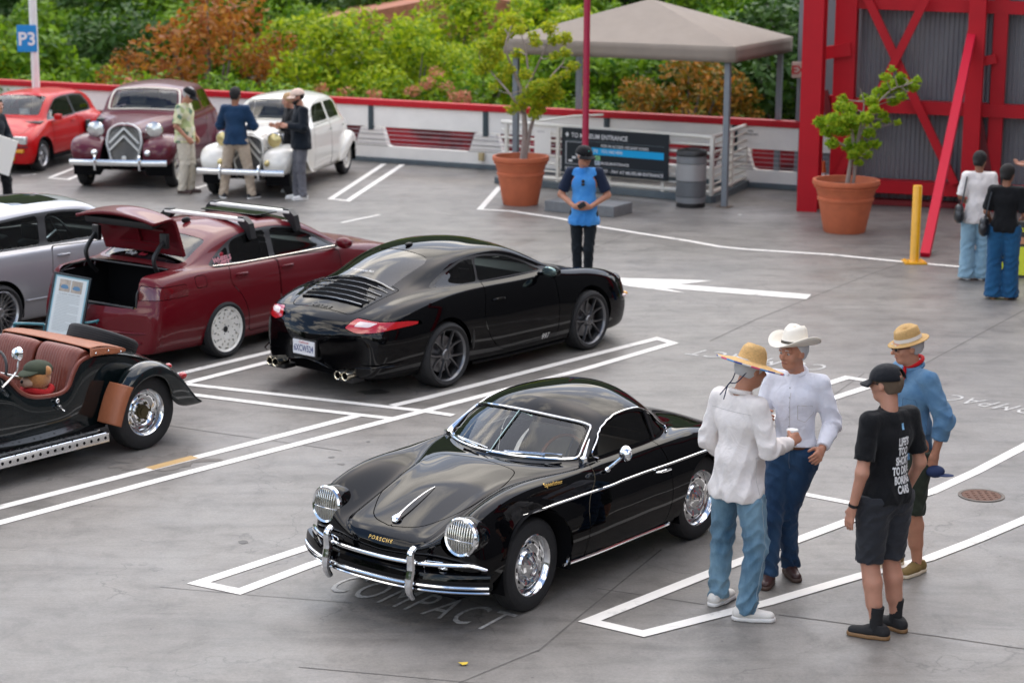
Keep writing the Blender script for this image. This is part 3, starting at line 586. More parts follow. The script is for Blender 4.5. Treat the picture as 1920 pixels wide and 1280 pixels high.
def props():
 g1 = pot(976, 388, 0.46, 0.78, 'terracotta pot holding the spindly tree left of the museum sign')
 LG = leaf_mat('potted_leaf_yellowgreen', (0.20, 0.34, 0.015), (0.62, 0.58, 0.03), 0.5); LG2 = leaf_mat('potted_leaf_green', (0.16, 0.34, 0.01), (0.45, 0.55, 0.03), 0.5)
 W = lambda px, py: _plane(g1.y, px, py)
 def rel(g, px, py, dy=0.0, z0=0.68):
  d = CF*F0+CR*(px-960)-CU*(py-640); t = (g.y+dy)/d[1]; return (float(d[0]*t)-g.x, dy, float(HC+d[2]*t)-z0)
 r = lambda px, py, dy=0.0: rel(g1, px, py, dy)
 st = [([r(980, 303), r(984, 250), r(982, 205), r(978, 170)], 0.055, 0.03), ([r(983, 303), r(990, 262), r(1003, 215), r(1030, 150), r(1055, 120, .2)], 0.045, 0.010), ([r(978, 170), r(962, 130), r(948, 90, -.2), r(958, 50)], 0.028, 0.008), ([r(980, 180), r(1000, 140, .2), r(1018, 100), r(1035, 60)], 0.025, 0.007), ([r(982, 215), r(955, 175, -.3), r(925, 140), r(900, 110)], 0.022, 0.007), ([r(990, 130), r(985, 90), r(975, 60)], 0.018, 0.006), ([r(1010, 190), r(1040, 160), r(1065, 130)], 0.018, 0.006)]
 cl = []
 rs = np.random.RandomState(3)
 for px, py, q in ((960, 40, .16), (950, 60, .14), (935, 75, .14), (975, 55, .10), (905, 90, .13), (915, 120, .13), (930, 105, .12), (897, 130, .1), (1030, 52, .13), (1038, 75, .10), (1058, 72, .12), (1060, 98, .10), (1005, 80, .10), (1000, 68, .09), (940, 150, .12), (955, 130, .1), (985, 140, .1), (1040, 105, .08), (1075, 125, .10), (1060, 140, .08), (1010, 165, .16), (1030, 165, .16), (1045, 175, .12), (1020, 185, .15), (1000, 190, .13), (975, 195, .14), (960, 205, .10), (1010, 205, .11), (990, 175, .1), (1040, 150, .1), (925, 165, .08), (970, 100, .09), (1003, 215, .10)):
  cl.append((r(px, py, rs.normal()*0.22), q*0.95))
 t = potted_tree(g1, 'spindly grey-stemmed tree with yellow-green tufts in the left terracotta pot', 0.68, st, [(c_, r_*1.2) for c_, r_ in cl], 6500, 8, LG, 0.036)
 g2 = pot(1590, 441, 0.50, 0.78, 'terracotta pot holding the leaning tree in front of the red steel frame')
 r = lambda px, py, dy=0.0: rel(g2, px, py, dy, 0.68)
 st = [([r(1588, 352), r(1594, 310), r(1600, 270), r(1595, 235)], 0.04, 0.02), ([r(1598, 352), r(1606, 305), r(1612, 260), r(1630, 210), r(1655, 165, .2)], 0.025, 0.008), ([r(1596, 280), r(1570, 265), r(1550, 245)], 0.02, 0.006), ([r(1606, 270), r(1620, 200), r(1612, 165)], 0.02, 0.005), ([r(1630, 210), r(1670, 170), r(1700, 160)], 0.015, 0.005)]
 cl = []
 for px, py, q in ((1540, 228, .14), (1552, 245, .15), (1565, 225, .16), (1580, 240, .18), (1595, 225, .18), (1610, 240, .18), (1590, 205, .16), (1575, 200, .12), (1600, 265, .16), (1615, 275, .14), (1560, 268, .12), (1640, 270, .11), (1630, 250, .12), (1600, 290, .12), (1580, 185, .10), (1625, 220, .13), (1635, 190, .13), (1650, 175, .14), (1665, 165, .14), (1680, 160, .14), (1700, 160, .14), (1715, 165, .10), (1720, 150, .08), (1690, 145, .10), (1660, 145, .10), (1672, 130, .07), (1640, 205, .10), (1655, 215, .10), (1675, 190, .11), (1690, 180, .1), (1625, 290, .1), (1610, 305, .08), (1683, 230, .06), (1590, 275, .12), (1645, 235, .08), (1662, 225, .07), (1620, 182, .08)):
  cl.append((r(px, py, rs.normal()*0.2), q*0.85))
 potted_tree(g2, 'leaning potted tree with fresh green leaves before the red steel frame', 0.68, st, cl, 6500, 9, LG2, 0.036)
 # sign pole P3
 g = G(73, 290); t = thing('sign_pole', 'white pole with a blue P3 sign behind the red hatchback', 'sign pole', g)
 b = MB(); b.tube([(0, 0, 0), (0, 0, 3.6)], 0.075, 20); b.build('pole', mat('white_pole', (0.74, 0.73, 0.70), 0.45, var=0.03), t, smooth=True)
 b = MB(); b.box(-0.30, 0.075, -0.10, -0.085, 1.95, 2.45, bev=0.004); s = b.build('sign_plate', mat('sign_blue', (0.0, 0.22, 0.55), 0.4), t); b = MB(); b.box(-0.30, -0.27, -0.104, -0.10, 1.95, 2.05)
 text_at('lettering', 'P3', frame((-0.11, -0.1035, 2.18), (1, 0, 0), (0, 0, 1)), PRINT_W, s, size=0.34, offset=0.008)
 # red pole on its concrete block
 gb = G(1085, 402); t = thing('pole_base', 'low grey concrete block beneath the red pole', 'concrete block', gb); t.rotation_euler = (0, 0, R_(-31))
 b = MB(); b.box(-0.62, 0.62, 0, 0.62, 0, 0.17, bev=0.012); b.build('block', mat('block_concrete', (0.17, 0.175, 0.18), 0.8, var=0.12, bump=0.3), t)
 t = thing('red_pole', 'tall dark red pole standing on the concrete block behind the man in blue', 'pole', (gb.x+0.10, gb.y+0.30, 0.17)); b = MB(); b.tube([(0, 0, 0), (0.0, 0, 5.0)], 0.052, 18); b.build('shaft', mat('crimson_paint', (0.36, 0.012, 0.05), 0.4, coat=0.4), t, smooth=True); b = MB(); b.lathe([(0.11, 0), (0.11, 0.015), (0.06, 0.02)], 20); b.build('flange', mat('crimson_paint'), t)
 # litter bin
 g = G(1297, 391); g.y += 0.24; t = thing('litter_bin', 'round grey litter bin with black lid beside the stair railing', 'litter bin', g); r_ = 0.242
 b = MB(); b.lathe([(r_*0.96, 0.0), (r_*0.97, 0.03)], 40); b.lathe([(r_*0.94, 0.03), (r_*0.94, 0.07)], 40); b.build('foot', DARKP, t, smooth=True)
 for z0, z1, mm in ((0.07, 0.17, 'bin_mid'), (0.175, 0.42, 'bin_dark'), (0.425, 0.70, 'bin_light'), (0.705, 0.82, 'bin_mid')):
  b = MB(); b.lathe([(r_*0.95, z0), (r_, z0+0.004), (r_, z1-0.004), (r_*0.95, z1)], 48); b.build('band', mat(mm, {'bin_mid': (0.20, 0.21, 0.22), 'bin_dark': (0.13, 0.14, 0.15), 'bin_light': (0.33, 0.33, 0.33)}[mm], 0.4, 0.3), t, smooth=True, angle=50)
 b = MB(); b.lathe([(r_*0.95, 0.82), (r_*1.03, 0.83), (r_*1.03, 0.87), (r_*0.93, 0.905), (r_*0.60, 0.93), (r_*0.5, 0.90), (r_*0.48, 0.84)], 48); b.build('lid', DARKP, t, smooth=True, angle=50)
 # canopy
 p1 = G(1358, 388); p2 = G(1455, 352); ax = (p2-p1).normalized(); ay = Vector((-ax.y, ax.x, 0)); Lx = (p2-p1).length; Ly = 3.72
 t = thing('canopy', 'taupe fabric canopy with pyramid roof on four grey steel posts', 'canopy', p1); t.rotation_euler = (0, 0, math.atan2(ax.y, ax.x))
 for x, y in ((0, 0), (Lx, 0), (0, Ly), (Lx, Ly)):
  b = MB(); b.box(x-0.045, x+0.045, y-0.045, y+0.045, 0, 2.42, bev=0.004); p = b.build('post', STEELG, t); b = MB(); b.box(x-0.11, x+0.11, y-0.11, y+0.11, 0, 0.012)
  for sx in (-1, 1): b.sphere((x+0.08*sx, y+0.08*sx, 0.015), 0.016, 8, 5)
  b.build('base_plate', mat('rusty_plate', (0.16, 0.12, 0.09), 0.7, 0.3), p)
 e = 0.16; x0, x1, y0, y1 = -e, Lx+e, -e, Ly+e; zb, zt, za = 2.31, 2.56, 3.20; c = ((x0+x1)/2, (y0+y1)/2, za)
 FAB = mat('taupe_fabric', (0.27, 0.225, 0.185), 0.85, var=0.06, vscale=4, bump=0.15, bscale=200)
 V = [(x0, y0, zt), (x1, y0, zt), (x1, y1, zt), (x0, y1, zt), c]; b = MB()
 for i in range(4):
  a, d = Vector(V[i]), Vector(V[(i+1) % 4]); ap = Vector(c); n = 8; W_ = [];
  for j in range(n+1):
   s_ = j/n
   for k in range(n+1):
    u = k/n; p = (a*(1-u)+d*u)*(1-s_)+ap*s_; sag = -0.012*4*u*(1-u)*math.sin(PI*s_); p.z += sag; W_.append(p)
  b.add(W_, [(j*(n+1)+k, j*(n+1)+k+1, (j+1)*(n+1)+k+1, (j+1)*(n+1)+k) for j in range(n) for k in range(n)])
 b.build('roof', FAB, t, smooth=True, angle=8)
 for i in range(4):
  a, d = Vector(V[i]), Vector(V[(i+1) % 4]); b = MB(); n = 16; W_ = []; nrm = (d-a).cross(Vector((0, 0, 1))).normalized()
  for j in range(n+1):
   p = a.lerp(d, j/n)
   for k in range(4): q = k/3; W_.append((p.x+nrm.x*(0.003*math.sin(j*1.9)*q), p.y+nrm.y*(0.006*math.sin(j*1.9)*q), zt+(zb-zt)*q))
  b.add(W_, [(j*4+k, j*4+k+1, (j+1)*4+k+1, (j+1)*4+k) for j in range(n) for k in range(3)]); o = b.build('valance', FAB, t, smooth=True); md = o.modifiers.new('s', 'SOLIDIFY'); md.thickness = 0.006
 b = MB()
 for a, d in (((0, 0), (Lx, 0)), ((Lx, 0), (Lx, Ly)), ((Lx, Ly), (0, Ly)), ((0, Ly), (0, 0))): b.bar((*a, 2.46), (*d, 2.46), 0.06, 0.08)
 for q in V[:4]: b.bar((q[0]*0.9+c[0]*0.1, q[1]*0.9+c[1]*0.1, 2.52), (c[0], c[1], za-0.08), 0.04, 0.04)
 b.build('frame', STEELG, t)
 # stair railing
 A = G(985, 348); C = G(1332, 380); Bk = G(1405, 346); d1 = (C-A).normalized(); L1 = (C-A).length; L2 = (Bk-C).length
 t = thing('stair_railing', 'white tubular railing round the stairwell behind the museum sign', 'railing', A); t.rotation_euler = (0, 0, math.atan2(d1.y, d1.x)); inv = Matrix.Rotation(-math.atan2(d1.y, d1.x), 4, 'Z')
 bk = inv@(Bk-A); cl = Vector((L1, 0, 0)); bd = (bk-cl).normalized()
 b = MB(); b.box(-0.6, L1+0.05, -0.06, 0.10, 0, 0.11, bev=0.01); q = cl+bd*L2; b.bar(cl+Vector((0, 0.02, 0.055)), q+Vector((0, 0, 0.055)), 0.16, 0.11); b.build('kerb', GREYB, t)
 for x in (-0.4, L1*0.18, L1*0.46, L1*0.75, L1):
  b = MB(); b.box(x-0.03, x+0.03, -0.01, 0.05, 0.11, 1.06, bev=0.004); b.build('post', RAILW, t)
 for x in (L2*0.5, L2): b = MB(); p = cl+bd*x; b.box(p.x-0.025, p.x+0.025, p.y-0.025, p.y+0.025, 0.11, 1.06); b.build('post', RAILW, t)
 for z, r_ in ((1.06, 0.036), (0.93, 0.016), (0.80, 0.022), (0.67, 0.016), (0.54, 0.022), (0.41, 0.016), (0.28, 0.016), (0.16, 0.036)):
  b = MB(); b.tube([(-0.5, 0.02, z), (L1, 0.02, z)], r_, 8); b.tube([cl+Vector((0, 0.02, z)), cl+bd*L2+Vector((0, 0, z))], r_, 8); b.build('rail', RAILW, t, smooth=True)
 b = MB(); b.tube([cl+bd*L2*0.9+Vector((0.0, 0, 0.15)), cl+bd*L2*0.9+Vector((0.05, -0.1, 0.55)), cl+bd*L2*0.9+Vector((0, 0, 0.92)), cl+bd*L2*0.9+Vector((0.35, 0.5, 0.98)), cl+bd*L2*0.9+Vector((0.9, 0.9, 0.99))], 0.022, 8); b.build('handrail', RAILW, t, smooth=True)
 b = MB(); b.tube([(-0.5, 0.9, 0.98), (0.4, 0.9, 1.14), (1.0, 0.9, 1.20)], 0.02, 8); b.tube([(-0.5, 0.9, 0.98), (-0.5, 0.9, 0.2)], 0.02, 8); b.build('handrail', RAILW, t, smooth=True)
 # white notice tied to the railing, left of the sign
 n0 = thing('notice_board', 'white notice fixed to the railing left of the dark museum sign', 'notice', A+d1*onwall(1020, 0.8, A, d1)+Vector((0, 0, 0))); n0.rotation_euler = t.rotation_euler
 b = MB(); b.box(-0.16, 0.16, -0.05, -0.035, 0.58, 1.0); nb = b.build('sheet', WHITE, n0); text_at('lettering', 'NOTICE', frame((-0.03, -0.052, 0.95), (1, 0, 0), (0, 0, 1)), mat('grey_print', (0.25, 0.25, 0.25), 0.6), nb, size=0.04)
 # museum sign
 x0 = onwall(1057, 0.6, A, d1); x1 = onwall(1257, 0.6, A, d1); t = thing('museum_sign', 'black wayfinding board reading TO MUSEUM ENTRANCE with a blue bar', 'sign', A+d1*(x0+x1)/2); t.rotation_euler = (0, 0, math.atan2(d1.y, d1.x)); w = x1-x0; h0, h1 = 0.30, 1.06; t.location.z = 0
 b = MB(); b.box(-w/2, w/2, -0.075, -0.045, h0, h1, bev=0.006); bd_ = b.build('board', mat('sign_black', (0.006, 0.012, 0.018), 0.4), t)
 yf = -0.0768; S = lambda u, v: Vector((-w/2+w*u, yf, h1-(h1-h0)*v))
 def rect(u0, v0, u1, v1, m, name, dy=0.0): b = MB(); a = S(u0, v0); c_ = S(u1, v1); b.box(a.x, c_.x, yf-0.003+dy, yf+dy, c_.z, a.z); return b.build(name, m, bd_)
 def tx(s, u, v, hh, m=None, fx=None):
  V, F = text_mesh(s, size=1.0, offset=0.012, align='LEFT'); xs = [q.x for q in V]; ys = [q.y for q in V]; sc = hh*(h1-h0)/(max(ys)-min(ys)); sx = sc if fx is None else fx*w/(max(xs)-min(xs)); p = S(u, v)
  new_mesh('lettering', [(p.x+(q.x-min(xs))*sx, yf-0.0045, p.z+(q.y-max(ys))*sc) for q in V], F, m or PRINT_W, bd_)
 BL = mat('sign_cyan', (0.0, 0.36, 0.72), 0.4); GY = mat('sign_grey', (0.10, 0.13, 0.15), 0.5)
 tx('TO MUSEUM ENTRANCE', 0.095, 0.105, 0.105, fx=0.53); b = MB(); p = S(0.055, 0.15); b.add([(p.x-0.035, yf-0.004, p.z), (p.x, yf-0.004, p.z-0.045), (p.x+0.035, yf-0.004, p.z), (p.x, yf-0.004, p.z+0.045)], [(0, 1, 2, 3)]); b.build('arrow_mark', PRINT_W, bd_)
 rect(0.04, 0.265, 0.96, 0.275, GY, 'rule'); rect(0.04, 0.815, 0.96, 0.825, GY, 'rule')
 for a in ((0.04, 0.30, 0.05, 0.80), (0.24, 0.30, 0.25, 0.80), (0.05, 0.30, 0.24, 0.315), (0.05, 0.785, 0.24, 0.80)): rect(*a, GY if False else mat('sign_line', (0.4, 0.42, 0.44), 0.5), 'frame_line')
 for i in range(4): rect(0.07+0.035*i, 0.70-0.075*i, 0.105+0.035*i, 0.72-0.075*i+0.03, PRINT_W, 'stair_mark')
 rect(0.29, 0.40, 0.96, 0.555, BL, 'blue_bar'); tx('P3', 0.31, 0.435, 0.08); tx('FOR P4 ACCESS USE EAST STAIRS', 0.38, 0.32, 0.06, fx=0.44); tx('YOU ARE HERE', 0.38, 0.44, 0.065, fx=0.20)
 rect(0.32, 0.575, 0.37, 0.67, mat('sign_green', (0.25, 0.55, 0.22), 0.5), 'level_mark'); rect(0.32, 0.685, 0.37, 0.78, mat('sign_pale', (0.45, 0.52, 0.62), 0.5), 'level_mark'); tx('P2', 0.33, 0.595, 0.055, dkk()); tx('P1', 0.33, 0.705, 0.055, dkk()); tx('MUSEUM ENTRANCE', 0.38, 0.70, 0.06, fx=0.26)
 tx('BRING PARKING TICKET - PAY AT MUSEUM ENTRANCE', 0.04, 0.865, 0.07, fx=0.92)
 # exit sign on its post
 g = G(1497, 357); t = thing('exit_sign', 'cream EXIT sign with red letters on a thin dark post beside the red column', 'sign', g); b = MB(); b.box(-0.03, 0.03, -0.03, 0.03, 0, 2.0); b.build('post', STEELG, t); b = MB(); b.box(-0.19, 0.19, -0.05, -0.01, 1.90, 2.17, bev=0.02); s = b.build('lamp_box', mat('cream_box', (0.62, 0.45, 0.36), 0.5), t)
 text_at('lettering', 'EXIT', frame((0.0, -0.053, 2.03), (1, 0, 0), (0, 0, 1)), mat('exit_red', (0.55, 0.02, 0.02), 0.5), s, size=0.19, offset=0.004)
 # bollard
 g = G(1714, 493); t = thing('bollard', 'yellow steel bollard with base plate in front of the slanting red brace', 'bollard', g); YL = mat('yellow_paint', (0.75, 0.36, 0.0), 0.4, coat=0.4, var=0.04)
 b = MB(); b.box(-0.15, 0.15, -0.15, 0.15, 0, 0.025, bev=0.004)
 for sx in (-1, 1):
  for sy in (-1, 1): b.sphere((0.11*sx, 0.11*sy, 0.03), 0.016, 8, 5)
 b.build('base_plate', YL, t); b = MB(); b.lathe([(0.075, 0.025), (0.062, 0.05), (0.062, 1.05), (0.055, 1.06), (0.0001, 1.062)], 28); b.build('tube', YL, t, smooth=True, angle=50)
PRINT_W = mat('white_print', (0.75, 0.75, 0.75), 0.6)
DARKP = mat('dark_plastic')
def dkk(): return mat('green_print', (0.03, 0.10, 0.05), 0.6)
def steelwork():
 W0 = G(1601, 379); W1 = G(1960, 396); d = (W1-W0).normalized(); n = Vector((-d.y, d.x, 0)); ang = math.atan2(d.y, d.x)
 GC = mat('corrugated_grey', (0.20, 0.20, 0.215), 0.45, 0.2, var=0.05, vscale=1.5)
 t = thing('museum_wall', 'grey corrugated metal wall behind the red steel frame', 'wall', W0); t.rotation_euler = (0, 0, ang); Lw = 5.0; H = 5.2
 def corr(p, q, y0=0.0, name='corrugated_panel', z0=0.05):
  Ln = q-p; k = int(Ln/0.075)*4; b = MB(); V = []
  for i in range(k+1):
   x = p+Ln*i/k; y = y0+(0.0 if (i % 4) in (0, 1) else 0.03); V += [(x, y, z0), (x, y, H)]
  b.add(V, [(2*i, 2*i+2, 2*i+3, 2*i+1) for i in range(k)]); return b
 corr(0, Lw).build('corrugated_panel', GC, t)
 b = corr(0, 2.5); b.V = [(0.0-v[1]-0.0, v[0], v[2]) for v in b.V]; b.build('side_panel', GC, t)
 b = MB(); b.box(-1.2, -0.02, 1.2, 1.24, 0.0, H); b.build('return_wall', GC, t)
 # members in the plane of the frame, 0.55 m in front of the wall
 F_ = W0-n*0.55
 def PL(px, py, q=F_):
  dd = CF*F0+CR*(px-960)-CU*(py-640); tt = (np.array(q-Vector((0, 0, HC)))@np.array(n))/(dd@np.array(n)); v = np.array([0, 0, HC])+dd*tt; return Vector([float(a) for a in v])
 f = thing('steel_frame', 'bright red steel frame of columns, beams and crossed braces against the grey wall', 'steel frame', F_)
 def mem(a, b_, w, dpt, name, m=RED, q=F_, lift=0):
  a = PL(*a, q) if len(a) == 2 else Vector(a); b_ = PL(*b_, q) if len(b_) == 2 else Vector(b_); B = MB(); B.bar(a-F_, b_-F_, w, dpt, up=-n) ; return B.build(name, m, f)
 def vcol(px, y_base, w, dpt, name, q=F_, top=H, m=RED, z0=0.0):
  a = PL(px, y_base, q); B = MB(); a.z = 0; c = a-F_; M = Matrix.Translation(c) @ Matrix.Rotation(ang, 4, 'Z'); B.box(-w/2, w/2, -dpt/2, dpt/2, z0, top, M=M, bev=0.006); o = B.build(name, m, f); return a
 # big corner column (box section: dark web behind the face)
 cc = G(1520, 400); M = Matrix.Translation(cc-F_+Vector((0, 0.2, 0))) @ Matrix.Rotation(ang+R_(0), 4, 'Z'); B = MB(); B.box(-0.19, 0.13, -0.05, 0.0, 0, H, M=M); B.box(-0.19, 0.13, 0.30, 0.35, 0, H, M=M); B.box(-0.05, 0.0, 0.0, 0.30, 0, H, M=M); B.build('corner_column', RED, f)
 vcol(1575, 378, 0.34, 0.30, 'column', W0-n*0.25)
 vcol(1813, 420, 0.26, 0.22, 'column'); vcol(1858, 400, 0.22, 0.22, 'column', W0-n*0.2)
 for y0, y1, h in ((-2, 14, 0.2), (196, 210, 0.26), (345, 362, 0.30)):
  mem((1596, y0 if y0 > 0 else 4), (1930, y1 if y1 > 20 else 16), 0.2, h, 'beam', q=W0-n*0.22)
 # crossed braces
 mem((1738, -6), (1562, 350), 0.13, 0.10, 'brace'); mem((1622, -12), (1790, 345), 0.13, 0.10, 'brace', q=F_+n*0.12)
 mem((1545, 100), (1597, 92), 0.20, 0.24, 'beam', q=W0-n*0.35); mem((1545, 190), (1600, 183), 0.16, 0.2, 'beam', q=W0-n*0.1)
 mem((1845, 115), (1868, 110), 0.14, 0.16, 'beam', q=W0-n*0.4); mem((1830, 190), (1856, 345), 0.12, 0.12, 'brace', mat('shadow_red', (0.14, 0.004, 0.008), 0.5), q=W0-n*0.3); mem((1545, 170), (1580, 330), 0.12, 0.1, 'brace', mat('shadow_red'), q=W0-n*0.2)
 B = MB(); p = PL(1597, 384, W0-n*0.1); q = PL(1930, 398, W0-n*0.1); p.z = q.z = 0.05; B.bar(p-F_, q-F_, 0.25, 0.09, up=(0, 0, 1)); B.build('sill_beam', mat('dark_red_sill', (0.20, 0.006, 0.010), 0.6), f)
 # slanting prop in front
 foot = G(1734, 482); top = PL(1822, 66); pr = thing('slanting_prop', 'slanting crimson steel prop rising from the deck to the red column', 'steel prop', foot); B = MB(); B.bar((0, 0, 0), top-foot, 0.13, 0.15, up=-n); B.build('shaft', mat('crimson_prop', (0.52, 0.006, 0.03), 0.6, spec=0.2), pr)
 # traffic cone behind the pot
 g = G(1562, 392); c = thing('traffic_cone', 'small orange traffic cone with white band beside the red frame', 'traffic cone', (g.x, g.y+1.2, 0)); b = MB(); b.box(-0.16, 0.16, -0.16, 0.16, 0, 0.03); b.lathe([(0.12, 0.03), (0.075, 0.30)], 24); b.lathe([(0.055, 0.43), (0.03, 0.62), (0.0001, 0.62)], 24); b.build('body', mat('cone_orange', (0.75, 0.12, 0.02), 0.5), c, smooth=True, angle=40); b = MB(); b.lathe([(0.0755, 0.30), (0.0555, 0.43)], 24); b.build('reflective_band', WHITE, c, smooth=True)
 # pavement board at the right edge
 g = G(1905, 520); t = thing('pavement_board', 'yellow and black A-board sign with a car picture at the right edge', 'A-board', g); t.rotation_euler = (0, 0, R_(-8)); b = MB(); M = Matrix.Rotation(R_(-10), 4, 'X')
 b.box(-0.30, 0.30, -0.01, 0.01, 0.0, 0.72, M=M); s = b.build('front_board', mat('board_black', (0.02, 0.022, 0.02), 0.5), t); b = MB(); M2 = Matrix.Translation((0, 0.30, 0)) @ Matrix.Rotation(R_(10), 4, 'X'); b.box(-0.30, 0.30, -0.01, 0.01, 0.0, 0.72, M=M2); b.build('rear_board', mat('board_black'), t)
 b = MB(); b.add([M@Vector(v) for v in ((-0.27, -0.013, 0.03), (0.20, -0.013, 0.03), (0.27, -0.013, 0.40), (-0.27, -0.013, 0.40))], [(0, 1, 2, 3)]); b.build('yellow_field', mat('acid_yellow', (0.72, 0.78, 0.03), 0.5), s)
 text_at('lettering', 'Cars here', M@frame((0, -0.013, 0.63), (1, 0, 0), (0, 0, 1)), mat('acid_yellow'), s, size=0.12, offset=0.002)
 b = MB(); b.add([M@Vector((-0.02+0.2*math.cos(a), -0.0135, 0.48+0.05*math.sin(a))) for a in np.linspace(0, 2*PI, 14)[:-1]], [tuple(range(13))]); b.build('car_picture', mat('picture_orange', (0.55, 0.25, 0.12), 0.5), s)

# ---------------------------------------------------------------- lofted shells and carving
class Shell:
 """mesh with per-vertex surface parameters, normals kept through every cut"""
 def __init__(s, V, A, N, F): s.V = V; s.A = A; s.N = N; s.F = F
 def split(s, fn):
  """faces where fn<0, faces where fn>=0; faces that straddle are cut along the zero line"""
  val = fn(s.V, s.A); neg = []; pos = []; nV = []; nA = []; nN = []; base = len(s.V); cache = {}
  sg = val < 0
  for f in s.F:
   c = sum(1 for i in f if sg[i])
   if c == 0: pos.append(f)
   elif c == len(f): neg.append(f)
   else:
    a = []; b = []; k = len(f)
    for q in range(k):
     i = f[q]; j = f[(q+1) % k]
     (a if sg[i] else b).append(i)
     if sg[i] != sg[j]:
      key = (i, j) if i < j else (j, i)
      if key not in cache:
       t = val[key[0]]/(val[key[0]]-val[key[1]]); t = min(max(t, 0.001), 0.999)
       cache[key] = base+len(nV)
       nV.append(s.V[key[0]]*(1-t)+s.V[key[1]]*t); nA.append(s.A[key[0]]*(1-t)+s.A[key[1]]*t)
       nn = s.N[key[0]]*(1-t)+s.N[key[1]]*t; nN.append(nn/(np.linalg.norm(nn)+1e-9))
      a.append(cache[key]); b.append(cache[key])
    if len(a) > 2: neg.append(a)
    if len(b) > 2: pos.append(b)
  if nV:
   V = np.vstack([s.V, nV]); A = np.vstack([s.A, nA]); N = np.vstack([s.N, nN])
  else: V, A, N = s.V, s.A, s.N
  return Shell(V, A, N, neg), Shell(V, A, N, pos)
 def carve(s, fn, gap=0.004):
  """inside part, outside part, with a strip |fn|<gap left open between them"""
  i, rest = s.split(lambda V, A: fn(V, A)+gap)
  if gap <= 0: return i, rest
  _, o = rest.split(lambda V, A: fn(V, A)-gap)
  return i, o
 def build(s, name, m, parent=None, both=True, side=0, off=0.0, xf=None, thick=0.0, wx=False):
  """side 0: mirrored to both flanks as one mesh; +1 left only; -1 right only"""
  used = sorted({i for f in s.F for i in f}); mp = {u: k for k, u in enumerate(used)}
  if not used: return None
  V = s.V[used]+s.N[used]*off; N = s.N[used]; F = [[mp[i] for i in f] for f in s.F]
  mir = np.array([1, -1, 1.0])
  if side == 0:
   n = len(V); y0 = np.abs(V[:, 1]) < 1e-5
   F = F+[[(i if y0[i] else i+n) for i in f][::-1] for f in F]
   V = np.vstack([V, V*mir]); N = np.vstack([N, N*mir])
   N[:n][y0] = N[:n][y0]*np.array([1, 0, 1.0])
  elif side == -1: V = V*mir; N = N*mir; F = [f[::-1] for f in F]
  if thick:
   n = len(V); Vi = V-N*thick; ed = {}
   for f in F:
    for q in range(len(f)):
     e = (f[q], f[(q+1) % len(f)]); ed[e] = 1
   bd = [e for e in ed if (e[1], e[0]) not in ed]
   F = F+[[i+n for i in f[::-1]] for f in F]+[[a+n, b+n, b, a][::1] for a, b in bd]
   V = np.vstack([V, Vi]); N = None
  if xf is not None:
   V = np.array([tuple(xf@Vector(v)) for v in V])
   if N is not None:
    r = xf.to_3x3(); N = np.array([tuple(r@Vector(v)) for v in N])
  F2 = []
  for f in F:
   g = [f[i] for i in range(len(f)) if f[i] != f[i-1]]
   if len(set(g)) > 2: F2.append(g)
  return new_mesh(name, V, F2, m, parent, True, N)

